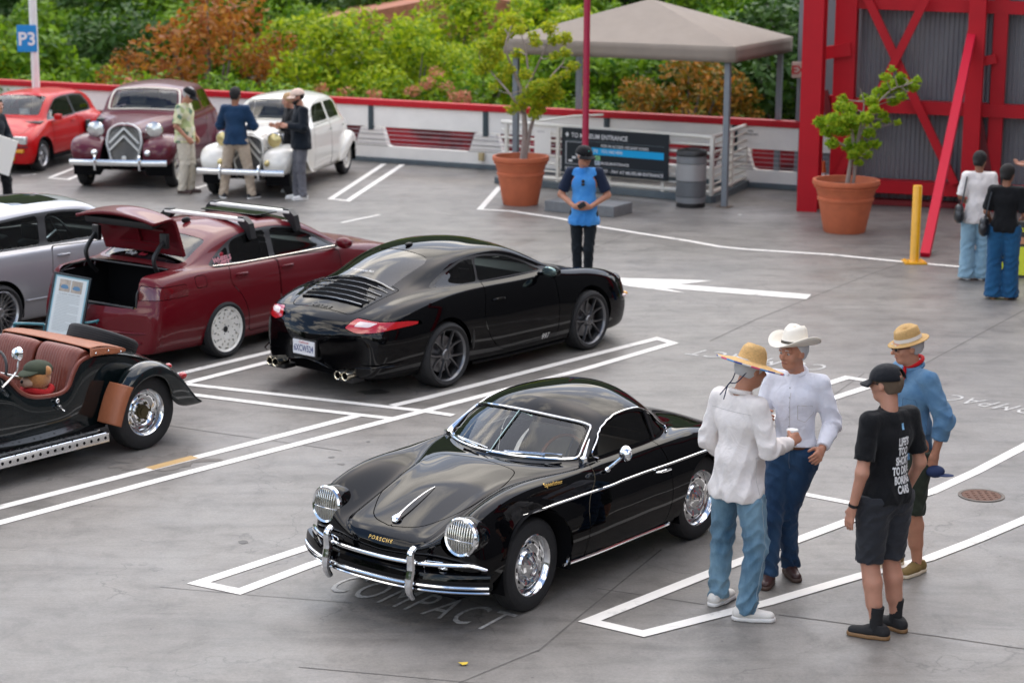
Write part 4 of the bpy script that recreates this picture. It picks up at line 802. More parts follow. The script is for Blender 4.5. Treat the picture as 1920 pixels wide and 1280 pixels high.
class Surf:
 """half car body: B-spline surface through a net of stations x rails"""
 def __init__(s, net, close0=True, close1=True, sharp=0.75):
  P = np.array(net, float)                                  # M,K,3
  mir = np.array([1, -1, 1.0])
  def ext_u(P):
   a = P[1]*mir if close0 else 2*P[0]-P[1]; b = P[-2]*mir if close1 else 2*P[-1]-P[-2]
   return np.concatenate([a[None], P, b[None]], 0)
  def ext_v(P): return np.concatenate([(2*P[:, :1]-P[:, 1:2]), P, P[:, -2:-1]*mir], 1)
  Q = P.copy()
  for _ in range(2):                                       # pull the surface towards its net
   E = ext_u(Q); Su = (E[:-2]+4*E[1:-1]+E[2:])/6
   Ev = ext_v(Su); S2 = (Ev[:, :-2]+4*Ev[:, 1:-1]+Ev[:, 2:])/6
   Q = Q+(P-S2)*sharp
   Q[:, -1, 1] = 0
   if close0: Q[0, :, 1] = 0
   if close1: Q[-1, :, 1] = 0
  s.E = ext_v(ext_u(Q)); s.M, s.K = P.shape[:2]
 @staticmethod
 def _b(t): return np.stack([(1-t)**3, 3*t**3-6*t**2+4, -3*t**3+3*t**2+3*t+1, t**3], -1)/6
 def ev(s, u, v):
  u = np.clip(np.asarray(u, float), 0, s.M-1); v = np.clip(np.asarray(v, float), 0, s.K-1)
  iu = np.minimum(u.astype(int), s.M-2); iv = np.minimum(v.astype(int), s.K-2)
  bu = s._b(u-iu); bv = s._b(v-iv); out = 0
  for a in range(4):
   for b in range(4): out = out+(bu[..., a]*bv[..., b])[..., None]*s.E[iu+a, iv+b]
  return out
 def nrm(s, u, v, e=1e-2):
  u = np.asarray(u, float); v = np.asarray(v, float)
  du = s.ev(u+e, v)-s.ev(u-e, v); dv = s.ev(u, v+e)-s.ev(u, v-e)
  n = np.cross(dv, du); l = np.linalg.norm(n, axis=-1, keepdims=True); n = n/np.maximum(l, 1e-9)
  return n
 def shell(s, nu=9, nv=6):
  us = np.linspace(0, s.M-1, (s.M-1)*nu+1); vs_ = np.linspace(0, s.K-1, (s.K-1)*nv+1)
  U, W = np.meshgrid(us, vs_, indexing='ij'); V = s.ev(U, W)
  V[:, -1, 1] = 0
  N = np.zeros_like(V)
  du = np.gradient(V, axis=0); dv = np.gradient(V, axis=1); n = np.cross(du, dv); l = np.linalg.norm(n, axis=-1, keepdims=True)
  N = n/np.maximum(l, 1e-12)
  # outward
  c = np.array([0, 0, 0.45]); flip = ((V-c)*N).sum(-1).mean() < 0
  if flip: N = -N
  N[:, -1, 1] = 0;
  if abs(V[0, :, 1]).max() < 1e-6: N[0, :, 1] = 0
  if abs(V[-1, :, 1]).max() < 1e-6: N[-1, :, 1] = 0
  N = N/np.maximum(np.linalg.norm(N, axis=-1, keepdims=True), 1e-9)
  for r in (0, -1):                                        # poles: borrow from the neighbours
   k = 1 if r == 0 else -2
   bad = l[r, :, 0] < 1e-9
   N[r, bad] = N[k, bad]*np.array([1, 0, 1])
  N = N/np.maximum(np.linalg.norm(N, axis=-1, keepdims=True), 1e-9)
  a, b = V.shape[:2]; idx = np.arange(a*b).reshape(a, b)
  F = np.stack([idx[:-1, :-1], idx[1:, :-1], idx[1:, 1:], idx[:-1, 1:]], -1).reshape(-1, 4)
  if flip: F = F
  # orientation test
  f = F[len(F)//2]; vv = V.reshape(-1, 3); fn = np.cross(vv[f[1]]-vv[f[0]], vv[f[2]]-vv[f[0]])
  if (fn*N.reshape(-1, 3)[f[0]]).sum() < 0: F = F[:, ::-1]
  return Shell(vv.copy(), np.stack([U, W], -1).reshape(-1, 2), N.reshape(-1, 3), [list(map(int, q)) for q in F])
 def at_x(s, x, v):
  """u where the rail v passes the position x"""
  us = np.linspace(0, s.M-1, 600); X = s.ev(us, np.full_like(us, v))[:, 0]
  return float(us[np.argmin(abs(X-x))])
 def line(s, pts, off=0.0, n=10, side=1):
  """curve on the surface through (u, v) points"""
  q = catmull([(a, b, 0) for a, b in pts], n); u = np.array([p.x for p in q]); v = np.array([p.y for p in q])
  return s._side(u, v, off, side)
 def _side(s, u, v, off, side):
  P = s.ev(u, v); N = s.nrm(u, v)
  c = np.array([0, 0, 0.5]); sg = np.sign(((P-c)*N).sum(-1, keepdims=True)); P = P+N*sg*off
  if side < 0: P = P*np.array([1, -1, 1])
  return [Vector(p) for p in P]
def section(xs, xc, ysill, zsill, ymax, zmid, ycr, zcr, yb, zb, yc, zc, zt, bulge=0.35, low=0.45):
 """one body station: 13 rail points from the sill underside to the roof centre"""
 p = [(max(ysill-0.10, 0), zsill+0.0), (ysill, zsill), (ysill+(ymax-ysill)*0.75, zsill+(zmid-zsill)*low), (ymax, zmid)]
 t = 0.55
 p.append((ymax+(ycr-ymax)*t*(1-bulge), zmid+(zcr-zmid)*(t+(1-t)*bulge*0.6)))
 p.append((ycr, zcr)); p.append((yb, zb))
 for t in (1/3, 2/3): p.append((yb+(yc-yb)*t+0.012*(zc-zb), zb+(zc-zb)*t))
 p.append((yc, zc))
 for t in (0.66, 0.33): p.append((yc*t, zc+(zt-zc)*(1-t*t)))
 p.append((0, zt))
 out = []
 for y, z in p:
  w = (y/ymax)**2 if ymax > 1e-6 else 0
  out.append((xc+(xs-xc)*min(w, 1), y, z))
 return out
def pole(x, z0, z1):
 return [(x-(0.0), 0, z0+(z1-z0)*i/12) for i in range(13)]

# implicit shapes -----------------------------------------------------------
def poly_sd(poly, X, Y, r=0.0):
 """signed distance to a polygon with corners rounded by r (negative inside)"""
 P = np.array(poly, float)
 if r > 0:                                    # shrink by offsetting the distance later
  pass
 d = np.full(X.shape, 1e9); ins = np.zeros(X.shape, bool); n = len(P)
 for i in range(n):
  a = P[i]; b = P[(i+1) % n]; ex, ey = b-a; wx = X-a[0]; wy = Y-a[1]
  t = np.clip((wx*ex+wy*ey)/(ex*ex+ey*ey+1e-12), 0, 1); d = np.minimum(d, (wx-t*ex)**2+(wy-t*ey)**2)
  c = ((a[1] <= Y) & (b[1] > Y)) | ((b[1] <= Y) & (a[1] > Y))
  with np.errstate(divide='ignore', invalid='ignore'):
   xi = a[0]+(Y-a[1])*(b[0]-a[0])/(b[1]-a[1]) if abs(b[1]-a[1]) > 1e-12 else np.full(X.shape, 1e9)
  ins ^= c & (X < xi)
 d = np.sqrt(d)
 return np.where(ins, -d, d)
def smooth_poly(pts, n=6):
 return [(p.x, p.y) for p in catmull([(a, b, 0) for a, b in pts], n, closed=True)]
def round_poly(pts, r, n=4):
 """polygon with its corners cut by arcs"""
 out = []; k = len(pts); rr = r if hasattr(r, '__len__') else [r]*k
 for i in range(k):
  a = Vector(pts[i-1]); b = Vector(pts[i]); c = Vector(pts[(i+1) % k]); q = rr[i]
  u = (a-b); w = (c-b); q = min(q, u.length*0.48, w.length*0.48); p0 = b+u.normalized()*q; p1 = b+w.normalized()*q
  for j in range(n+1):
   t = j/n; out.append(tuple(p0*(1-t)**2+b*2*t*(1-t)+p1*t*t))
 return out
def xz(poly, ymin=0.0):
 """side-view polygon test, limited to the flank"""
 def fn(V, A):
  d = poly_sd(poly, V[:, 0], V[:, 2]); return np.where(np.abs(V[:, 1]) < ymin, np.maximum(d, 0.02), d)
 return fn
def uvp(poly, su=0.1, sv=0.1):
 def fn(V, A): return poly_sd([(a*su, b*sv) for a, b in poly], A[:, 0]*su, A[:, 1]*sv)
 return fn
def xy(poly, zmin):
 def fn(V, A):
  d = poly_sd(poly, V[:, 0], np.abs(V[:, 1])); return np.where(V[:, 2] < zmin, np.maximum(d, 0.02), d)
 return fn
def disc(cx, cz, r, ymin=0.3):
 def fn(V, A):
  d = np.hypot(V[:, 0]-cx, V[:, 2]-cz)-r; return np.where(np.abs(V[:, 1]) < ymin, np.maximum(d, 0.05), d)
 return fn

# ---------------------------------------------------------------- wheels
def wheel(parent, x, y, r, w, rim_r, style, side, rim_mat, name='wheel', steer=0.0):
 """tyre with its rim as a child; the outer face points away from the car"""
 key = ('wheel', style, r, w, rim_r)
 if key not in _W: _W[key] = _wheel_meshes(r, w, rim_r, style, rim_mat)
 tyre, rims = _W[key]
 t = bpy.data.objects.new(name, tyre); link(t, parent); t.location = (x, y, r)
 t.rotation_euler = (0, 0, steer+(0 if side > 0 else PI))
 for n, me in rims: link(bpy.data.objects.new(n, me), t)
 return t
_W = {}
def _tmp(o):
 me = o.data; bpy.data.objects.remove(o); return me
def _wheel_meshes(r, w, rr, style, rm):
 h = w/2; b = MB()
 b.lathe([(rr-0.005, -h*0.85), (rr+0.012, -h*0.95), (r-0.045, -h), (r-0.012, -h*0.86), (r, -h*0.6), (r, 0), (r, h*0.6), (r-0.012, h*0.86), (r-0.035, h*0.985), ((r+rr)/2, h*1.02), (rr+0.012, h*0.97), (rr-0.005, h*0.85)], 56, axis='y')
 # tread grooves
 for q in range(-2, 3): b.lathe([(r+0.0015, q*w*0.14-0.004), (r+0.003, q*w*0.14), (r+0.0015, q*w*0.14+0.004)], 56, axis='y')
 tyre = _tmp(b.build('wheel', RUBBER, smooth=True))
 out = []; f = h*0.86
 barrel = [(rr-0.008, -h*0.8), (rr-0.02, -h*0.3), (rr-0.03, 0.0), (rr-0.022, f-0.035), (rr-0.016, f-0.012), (rr, f-0.004), (rr+0.006, f+0.004), (rr-0.002, f+0.008), (rr-0.012, f-0.002), (rr-0.018, f-0.015)]
 def disc_shell(prof, nth, holes):
  V = []; A = []; F = []; k = len(prof)
  for i, (q, z) in enumerate(prof):
   for j in range(nth):
    a = 2*PI*j/nth; V.append((q*math.cos(a), z, -q*math.sin(a))); A.append((q, a))
  for i in range(k-1):
   for j in range(nth): F.append([i*nth+j, i*nth+(j+1) % nth, (i+1)*nth+(j+1) % nth, (i+1)*nth+j])
  V = np.array(V); A = np.array(A); N = np.tile([0, 1.0, 0], (len(V), 1))
  sh = Shell(V, A, N, F)
  for hl in holes: _, sh = sh.split(hl)
  return sh
 def slot(n, rad, a_len, r_len, ph=0.0, shape=2):
  def fn(V, A):
   x, z = V[:, 0], V[:, 2]; q = np.hypot(x, z); a = np.arctan2(-z, x)-ph; st = 2*PI/n
   a = (a+st/2) % st-st/2
   return ((np.abs(a*rad)/a_len)**shape+(np.abs(q-rad)/r_len)**shape-1)*min(a_len, r_len)
  return fn
 def shell_mesh(sh, m, thick=0.004):
  used = sorted({i for f in sh.F for i in f}); mp = {u: k for k, u in enumerate(used)}; V = sh.V[used]; F = [[mp[i] for i in g] for g in sh.F]
  n = len(V); ed = set()
  for g in F:
   for q in range(len(g)): ed.add((g[q], g[(q+1) % len(g)]))
  bd = [e for e in ed if (e[1], e[0]) not in ed]
  W = V.copy(); W[:, 1] -= thick
  bb = MB(); bb.add([tuple(v) for v in V]+[tuple(v) for v in W], [tuple(g) for g in F]+[tuple(i+n for i in g[::-1]) for g in F]+[(a, b_, b_+n, a+n) for a, b_ in bd])
  return bb
 if style == 'steel':
  bb = shell_mesh(disc_shell([(0.0, f-0.035), (0.05, f-0.035), (rr*0.44, f-0.034), (rr*0.50, f-0.050), (rr*0.60, f-0.030), (rr*0.72, f-0.024), (rr*0.82, f-0.034), (rr*0.88, f-0.048), (rr-0.02, f-0.05)], 80, [slot(10, rr*0.72, 0.021, 0.014)]), rm)
  bb.lathe(barrel, 64, axis='y'); out.append(('rim', _tmp(bb.build('rim', rm, smooth=True, angle=50))))
  b = MB(); b.lathe([(rr*0.43, f-0.035), (rr*0.42, f-0.012), (rr*0.33, f-0.004), (rr*0.30, f-0.010), (rr*0.2, f+0.006), (rr*0.12, f+0.014), (rr*0.11, f+0.022), (0.0001, f+0.028)], 40, axis='y')
  out.append(('hub_cap', _tmp(b.build('hub_cap', CHROME, smooth=True))))
  b = MB(); b.lathe([(rr*0.9, f-0.07), (0.0001, f-0.07)], 40, axis='y'); out.append(('brake_drum', _tmp(b.build('brake_drum', DARK))))
 elif style == 'open_steel':
  bb = shell_mesh(disc_shell([(rr*0.32, f-0.05), (rr*0.44, f-0.05), (rr*0.5, f-0.065), (rr*0.62, f-0.035), (rr*0.74, f-0.03), (rr*0.86, f-0.05), (rr-0.02, f-0.06)], 80, [slot(10, rr*0.73, 0.018, 0.014)]), rm)
  bb.lathe(barrel, 64, axis='y'); out.append(('rim', _tmp(bb.build('rim', rm, smooth=True, angle=50))))
  b = MB(); b.lathe([(rr*0.34, f-0.05), (rr*0.3, f-0.03), (rr*0.2, f-0.028), (rr*0.19, f-0.02), (0.0001, f-0.02)], 12, axis='y')
  for q in range(6):
   a = q*PI/3; b.sphere((rr*0.4*math.cos(a), f-0.042, rr*0.4*math.sin(a)), 0.014, 8, 6)
  out.append(('hub_cap', _tmp(b.build('hub_cap', mat('hub_brass', (0.10, 0.085, 0.05), 0.4, 1.0)))))
  b = MB(); b.lathe([(rr*0.9, f-0.08), (0.0001, f-0.08)], 40, axis='y'); out.append(('brake_drum', _tmp(b.build('brake_drum', DARK))))
 elif style in ('ten', 'mesh', 'six'):
  b = MB(); b.lathe(barrel, 72, axis='y')
  n = {'ten': 5, 'mesh': 12, 'six': 8}[style]
  b.lathe([(0.058, f-0.045), (0.06, f-0.022), (0.05, f-0.010), (0.03, f-0.008), (0.028, f-0.014), (0.0001, f-0.012)], 24, axis='y')
  def spoke(a0, a1, w0, w1, r0, r1, z0, z1, curve=0.0):
   K = 5; V = []
   for i in range(K+1):
    t = i/K; rad = r0+(r1-r0)*t; a = a0+(a1-a0)*t+curve*math.sin(PI*t); ww = (w0+(w1-w0)*t)/2; z = z0+(z1-z0)*t-0.012*math.sin(PI*t)
    e = Vector((math.cos(a), 0, -math.sin(a))); s_ = Vector((-math.sin(a), 0, -math.cos(a)))
    c = e*rad
    V += [c-s_*ww+Vector((0, z-0.022, 0)), c-s_*ww*0.55+Vector((0, z, 0)), c+s_*ww*0.55+Vector((0, z, 0)), c+s_*ww+Vector((0, z-0.022, 0))]
   F = []
   for i in range(K):
    for j in range(3): F.append((i*4+j, i*4+j+1, i*4+j+5, i*4+j+4))
    F.append((i*4+3, i*4, i*4+4, i*4+7))
   b.add(V, F)
  R1 = rr-0.014
  for q in range(n):
   a = 2*PI*q/n+0.2
   if style == 'ten':
    spoke(a-0.10, a-0.34, 0.036, 0.020, 0.045, R1, f-0.022, f-0.008)
    spoke(a+0.10, a+0.34, 0.036, 0.020, 0.045, R1, f-0.022, f-0.008)
    spoke(a-0.02, a+0.02, 0.05, 0.03, 0.04, rr*0.34, f-0.024, f-0.03)
   elif style == 'mesh':
    spoke(a, a-0.16, 0.017, 0.015, 0.055, R1, f-0.03, f-0.012); spoke(a, a+0.16, 0.017, 0.015, 0.055, R1, f-0.03, f-0.012)
   else: spoke(a, a, 0.045, 0.035, 0.05, R1, f-0.03, f-0.02)
  out.append(('rim', _tmp(b.build('rim', rm, smooth=True, angle=40))))
  b = MB(); b.lathe([(rr*0.72, f-0.10), (rr*0.70, f-0.095), (0.07, f-0.095), (0.065, f-0.06), (0.0001, f-0.06)], 40, axis='y')
  out.append(('brake_disc', _tmp(b.build('brake_disc', mat('disc_steel', (0.25, 0.25, 0.26), 0.35, 1.0), smooth=True, angle=30))))
  b = MB(); b.lathe([(rr*0.97, f-0.14), (0.0001, f-0.14)], 32, axis='y'); out.append(('backing', _tmp(b.build('backing', VOID))))
 elif style == 'turbine':
  holes = [slot(12, rr*0.86, 0.028, 0.010, 0.0, 4), slot(12, rr*0.70, 0.013, 0.018, 0.13, 3), slot(12, rr*0.55, 0.010, 0.016, 0.30, 3), slot(6, rr*0.40, 0.010, 0.010, 0.1, 2), slot(5, rr*0.22, 0.009, 0.009, 0.1, 2)]
  bb = shell_mesh(disc_shell([(0.03, f-0.02), (rr*0.2, f-0.016), (rr*0.35, f-0.012)]+[(rr*q, f-0.006) for q in (0.42, 0.48, 0.53, 0.58, 0.63, 0.68, 0.72, 0.76, 0.8, 0.83, 0.86, 0.89, 0.92)]+[(rr-0.01, f-0.004)], 144, holes), rm, 0.02)
  bb.lathe(barrel, 64, axis='y'); out.append(('rim', _tmp(bb.build('rim', rm, smooth=True, angle=40))))
  b = MB(); b.lathe([(0.035, f-0.02), (0.03, f-0.012), (0.0001, f-0.010)], 20, axis='y')
  for q in range(5):
   a = q*2*PI/5+0.1; b.sphere((rr*0.22*math.cos(a), f-0.018, rr*0.22*math.sin(a)), 0.008, 8, 6)
  out.append(('hub_cap', _tmp(b.build('hub_cap', DARK))))
  b = MB(); b.lathe([(rr*0.93, f-0.07), (0.0001, f-0.07)], 32, axis='y'); out.append(('backing', _tmp(b.build('backing', VOID))))
 elif style == 'disc':
  b = MB(); b.lathe(barrel, 48, axis='y'); b.lathe([(rr*0.93, f-0.03), (rr*0.75, f-0.02), (rr*0.55, f-0.015), (rr*0.5, f-0.03)], 48, axis='y')
  out.append(('rim', _tmp(b.build('rim', rm, smooth=True, angle=40))))
  b = MB(); b.lathe([(rr*0.5, f-0.03), (rr*0.46, f-0.005), (rr*0.3, f+0.01), (0.0001, f+0.018)], 32, axis='y')
  out.append(('hub_cap', _tmp(b.build('hub_cap', CHROME, smooth=True))))
 return tyre, out

def arch_liner(mb, x, z, r, y0, y1):
 """dark inside of a wheel arch, y0 outer, y1 inner"""
 n = 28; V = []; F = []
 for i in range(n+1):
  a = -0.35+(PI+0.7)*i/n
  for y in (y0, y1): V.append((x+r*math.cos(a), y, z+r*math.sin(a)))
 V.append((x, y1, z))
 for i in range(n): F.append((2*i, 2*i+1, 2*i+3, 2*i+2)); F.append((2*i+1, 2*(n+1), 2*i+3))
 mb.add(V, F)
def arch_lip(s, cx, cz, r, sh, m, parent, name='arch_lip', side=1, w=0.012, y_in=0.03):
 pass

# ---------------------------------------------------------------- the black 1950s coupe
PAINT_BLACK = mat('black_paint', (0.0015, 0.0015, 0.002), 0.5, coat=0.6, coat_rough=0.008, spec=0.0)
GLASS_CLEAR = glass('clear_glass', (0.6, 0.7, 0.68), 0.5)
GLASS_DARK = glass('dark_glass', (0.02, 0.02, 0.025), 0.93)
LAMP_GLASS = glass('lamp_glass', (0.8, 0.8, 0.8), 0.3)
LEATHER_TAN = mat('tan_leather', (0.40, 0.32, 0.22), 0.5, var=0.08)
GOLD = mat('gold_badge', (0.75, 0.50, 0.15), 0.3, 1.0)
def on_surface(S, name, body, m, u0, v0, parent, side, size, off=0.004, flip=False, **kw):
 """lettering that follows the body surface, starting at parameters (u0, v0)"""
 V, F = text_mesh(body, size=size, **kw); e = 0.02
 P = lambda u, v: np.array(S._side(np.array([u]), np.array([v]), off, side)[0])
 p = P(u0, v0); du = (P(u0+e, v0)-p)/e; dv = (P(u0, v0+e)-p)/e; lu = np.linalg.norm(du); lv = np.linalg.norm(dv)
 sg = -1 if flip else 1
 out = [S._side(np.array([u0+sg*v.x/lu]), np.array([v0+v.y/lv]), off, side)[0] for v in V]
 return new_mesh(name, out, F, m, parent)
def bucket_seat(m, parent, x, y, z=0.18, w=0.46, h=0.52):
 b = MB(); b.box(-0.24, 0.26, -w/2, w/2, 0.0, 0.16, bev=0.05)
 T = Matrix.Translation((-0.24, 0, 0.10)) @ Matrix.Rotation(R_(-16), 4, 'Y')
 b.box(-0.07, 0.07, -w/2, w/2, 0.0, h, M=T, bev=0.05)
 o = b.build('seat', m, parent, smooth=True, angle=50); o.location = (x, y, z); return o
def steering_wheel(parent, x, y, z, r, rim_m, tilt=62):
 b = MB(); n = 28; T = Matrix.Translation((x, y, z)) @ Matrix.Rotation(R_(tilt), 4, 'Y')
 b.tube([T@Vector((r*math.cos(2*PI*i/n), r*math.sin(2*PI*i/n), 0)) for i in range(n)], 0.013, 8, closed=True)
 o = b.build('steering_wheel', rim_m, parent, smooth=True)
 b = MB()
 for a in (0.2, PI-0.2, -PI/2): b.bar(T@Vector((0, 0, -0.02)), T@Vector((r*math.cos(a), r*math.sin(a), 0)), 0.022, 0.006)
 b.tube([T@Vector((0, 0, -0.02)), T@Vector((0, 0, -0.35))], 0.02, 8)
 b.build('spoke', STEEL, o)
 return o
def coupe():
 root = thing('vintage_coupe', 'glossy black rounded vintage coupe with grilled headlights and chrome bumper tubes', 'car', (0.214, 14.675, 0), R_(-128.1))
 T = [pole(1.80, 0.30, 0.42),
  section(1.77, 1.795, 0.22, 0.27, 0.30, 0.36, 0.24, 0.46, 0.18, 0.475, 0.12, 0.48, 0.485),
  section(1.70, 1.765, 0.50, 0.25, 0.60, 0.38, 0.50, 0.60, 0.34, 0.55, 0.20, 0.55, 0.555),
  section(1.63, 1.70, 0.64, 0.24, 0.735, 0.42, 0.61, 0.725, 0.42, 0.60, 0.26, 0.595, 0.60),
  section(1.48, 1.58, 0.69, 0.235, 0.785, 0.46, 0.615, 0.805, 0.43, 0.645, 0.28, 0.64, 0.65),
  section(1.25, 1.36, 0.71, 0.23, 0.805, 0.50, 0.615, 0.865, 0.43, 0.715, 0.29, 0.715, 0.73),
  section(1.00, 1.12, 0.72, 0.225, 0.815, 0.52, 0.62, 0.885, 0.44, 0.785, 0.30, 0.79, 0.805),
  section(0.72, 0.92, 0.73, 0.225, 0.82, 0.52, 0.64, 0.880, 0.48, 0.825, 0.34, 0.835, 0.85),
  section(0.38, 0.74, 0.74, 0.22, 0.83, 0.52, 0.685, 0.865, 0.62, 0.848, 0.50, 0.862, 0.885),
  section(0.16, 0.62, 0.745, 0.22, 0.83, 0.52, 0.70, 0.855, 0.655, 0.862, 0.61, 0.872, 0.893),
  section(0.04, 0.56, 0.745, 0.22, 0.83, 0.52, 0.70, 0.85, 0.66, 0.868, 0.61, 0.92, 0.935),
  section(-0.08, 0.40, 0.745, 0.22, 0.83, 0.52, 0.70, 0.85, 0.66, 0.868, 0.58, 1.01, 1.045),
  section(-0.19, 0.26, 0.745, 0.22, 0.83, 0.52, 0.70, 0.85, 0.655, 0.868, 0.55, 1.065, 1.135),
  section(-0.30, 0.10, 0.745, 0.22, 0.83, 0.52, 0.70, 0.85, 0.655, 0.868, 0.54, 1.11, 1.23),
  section(-0.46, -0.18, 0.745, 0.22, 0.83, 0.51, 0.70, 0.85, 0.655, 0.868, 0.535, 1.13, 1.262),
  section(-0.62, -0.48, 0.745, 0.22, 0.83, 0.51, 0.705, 0.85, 0.645, 0.872, 0.53, 1.105, 1.255),
  section(-0.75, -0.72, 0.74, 0.225, 0.83, 0.51, 0.705, 0.85, 0.615, 0.875, 0.50, 1.01, 1.195),
  section(-0.86, -0.90, 0.74, 0.225, 0.83, 0.51, 0.70, 0.85, 0.58, 0.875, 0.45, 0.925, 1.075),
  section(-0.98, -1.04, 0.735, 0.23, 0.83, 0.51, 0.70, 0.85, 0.56, 0.872, 0.42, 0.885, 0.955),
  section(-1.16, -1.24, 0.72, 0.24, 0.82, 0.50, 0.685, 0.835, 0.54, 0.855, 0.42, 0.865, 0.89),
  section(-1.38, -1.48, 0.69, 0.25, 0.80, 0.49, 0.66, 0.785, 0.50, 0.81, 0.34, 0.82, 0.835),
  section(-1.62, -1.74, 0.62, 0.26, 0.73, 0.47, 0.57, 0.69, 0.41, 0.71, 0.27, 0.72, 0.725),
  section(-1.74, -1.88, 0.44, 0.27, 0.50, 0.43, 0.38, 0.53, 0.27, 0.55, 0.17, 0.555, 0.56),
  pole(-1.94, 0.33, 0.46)]
 S = Surf(T); sh = S.shell(10, 8)
 WF, WR, R = 1.05, -1.05, 0.335
 _, sh = sh.split(disc(WF, 0.345, 0.375, 0.5)); _, sh = sh.split(disc(WR, 0.33, 0.35, 0.5))
 HL = (1.648, 0.607, 0.645)
 _, sh = sh.split(lambda V, A: np.where(V[:, 0] > 1.60, np.hypot(V[:, 1]-HL[1], V[:, 2]-HL[2]+0.12*(V[:, 0]-HL[0]))-0.126, 0.05))
 # glass: windscreen, side windows, rear window
 ws = round_poly([(9.55, 12.9), (9.55, 9.30), (12.05, 9.28), (12.05, 12.9)], [0, .5, .5, 0])
 g, sh = sh.carve(uvp(ws), 0.0); g.build('windscreen', GLASS_CLEAR, root, off=-0.006)
 sidew = round_poly([(0.165, 0.895), (0.10, 1.01), (-0.02, 1.075), (-0.25, 1.115), (-0.50, 1.09), (-0.53, 0.895)], [.03, .08, .12, .12, .05, .03])
 g, sh = sh.carve(xz(sidew, 0.4), 0.0)
 for sd in (1, -1): g.build('side_window', GLASS_CLEAR if sd < 0 else glass('open_window', (0.03, 0.03, 0.03), 0.6), root, side=sd, off=-0.006)
 quart = round_poly([(-0.565, 0.895), (-0.54, 1.075), (-0.62, 1.045), (-0.72, 0.93), (-0.73, 0.905)], [.02, .03, .04, .03, .02])
 g, sh = sh.carve(xz(quart, 0.4), 0.0)
 for sd in (1, -1): g.build('quarter_window', GLASS_DARK, root, side=sd, off=-0.006)
 rw = round_poly([(15.7, 12.9), (15.7, 9.25), (17.2, 9.4), (17.2, 12.9)], [0, .5, .5, 0])
 g, sh = sh.carve(uvp(rw), 0.0); g.build('rear_window', GLASS_DARK, root, off=-0.005)
 # hood, engine lid, doors
 hood = round_poly([(1.675, -0.001), (1.63, 0.21), (1.36, 0.375), (0.95, 0.42), (0.745, 0.36), (0.72, -0.001)], [.02, .12, .12, .08, .06, .0])
 h, sh = sh.carve(xy([(a, b) for a, b in hood]+[(0.72, -0.3), (1.675, -0.3)], 0.5), 0.0035); h.build('hood', PAINT_BLACK, root)
 eng = round_poly([(-1.42, -0.3), (-1.42, 0.20), (-1.50, 0.33), (-1.74, 0.26), (-1.80, 0.10), (-1.80, -0.3)], [0, .1, .1, .1, .05, 0])
 h, sh = sh.carve(xy(eng, 0.45), 0.0035); h.build('engine_lid', PAINT_BLACK, root)
 door = round_poly([(0.50, 0.255), (0.50, 0.66), (0.335, 0.80), (0.31, 0.90), (-0.50, 0.90), (-0.525, 0.80), (-0.545, 0.55), (-0.50, 0.255)], [.05, .1, .08, .0, .0, .1, .1, .06])
 d, sh = sh.carve(xz(door, 0.4), 0.0035)
 for sd in (1, -1):
  dd = d.build('door', PAINT_BLACK, root, side=sd)
  b = MB(); u = S.at_x(-0.42, 4); p = S._side(np.array([u, u+0.35, u-0.35]), np.array([3.78]*3), 0.035, sd)
  b.tube([S._side(np.array([u+0.4]), np.array([3.8]), 0.0, sd)[0], p[1], p[0], p[2], S._side(np.array([u-0.4]), np.array([3.8]), 0.0, sd)[0]], 0.010, 8)
  b.build('handle', CHROME, dd, smooth=True)
 sh.build('body', PAINT_BLACK, root)
 # arches and floor
 b = MB()
 for s_ in (1, -1):
  arch_liner(b, WF, 0.345, 0.385, 0.79*s_, 0.40*s_); arch_liner(b, WR, 0.33, 0.36, 0.78*s_, 0.40*s_)
 b.box(-1.7, 1.62, -0.55, 0.55, 0.19, 0.28); b.box(-0.66, 0.66, -0.71, 0.71, 0.20, 0.26)
 b.build('underbody', VOID, root)
 b = MB(); b.box(-0.85, -0.70, -0.58, 0.58, 0.26, 0.86, bev=0.03); b.box(-1.2, -0.7, -0.5, 0.5, 0.80, 0.86)
 b.build('rear_shelf', mat('tan_carpet', (0.10, 0.07, 0.045), 0.9, var=0.2, bump=0.4), root)
 b = MB(); b.box(0.34, 0.50, -0.60, 0.60, 0.62, 0.86, bev=0.04); b.box(0.28, 0.36, -0.56, 0.56, 0.56, 0.80, bev=0.03)
 b.build('dashboard', DARK, root, smooth=True, angle=40)
 for y in (0.30, -0.30): bucket_seat(LEATHER_TAN, root, -0.22, y, 0.24, 0.44, 0.50)
 steering_wheel(root, 0.13, 0.30, 0.80, 0.19, mat('wood_rim', (0.40, 0.16, 0.06), 0.35, coat=0.6))
 # window surrounds
 b = MB()
 fr = S.line([(9.50, 12), (9.50, 11), (9.50, 10), (9.52, 9.55), (9.75, 9.18), (10.5, 9.14), (11.4, 9.14), (11.95, 9.2), (12.12, 9.55), (12.14, 10.3), (12.14, 11.2), (12.14, 12)], 0.004, 8)
 loop = fr+[Vector((p.x, -p.y, p.z)) for p in fr[::-1]]
 b.tube(loop, 0.011, 8, closed=True)
 for sd in (1, -1):
  a = S.line([(9.42, 8.95), (9.9, 8.9), (10.4, 8.95), (11.0, 9.0)], 0.006, 6, sd)
  b.tube(a, [0.024-0.018*i/(len(a)-1) for i in range(len(a))], 8)
  base = S._side(np.array([9.35]), np.array([8.6]), 0.0, sd)[0]; b.box(base.x-0.02, base.x+0.02, base.y-0.012, base.y+0.012, base.z-0.02, base.z+0.03)
 b.build('windscreen_frame', CHROME, root, smooth=True)
 b = MB()
 p = S._side(np.array([9.6, 10.4, 11.2, 12.1]), np.array([12.0]*4), 0.0, 1)
 b.tube([Vector((q.x+0.005, 0, q.z)) for q in p], 0.006, 6); q = p[-1]
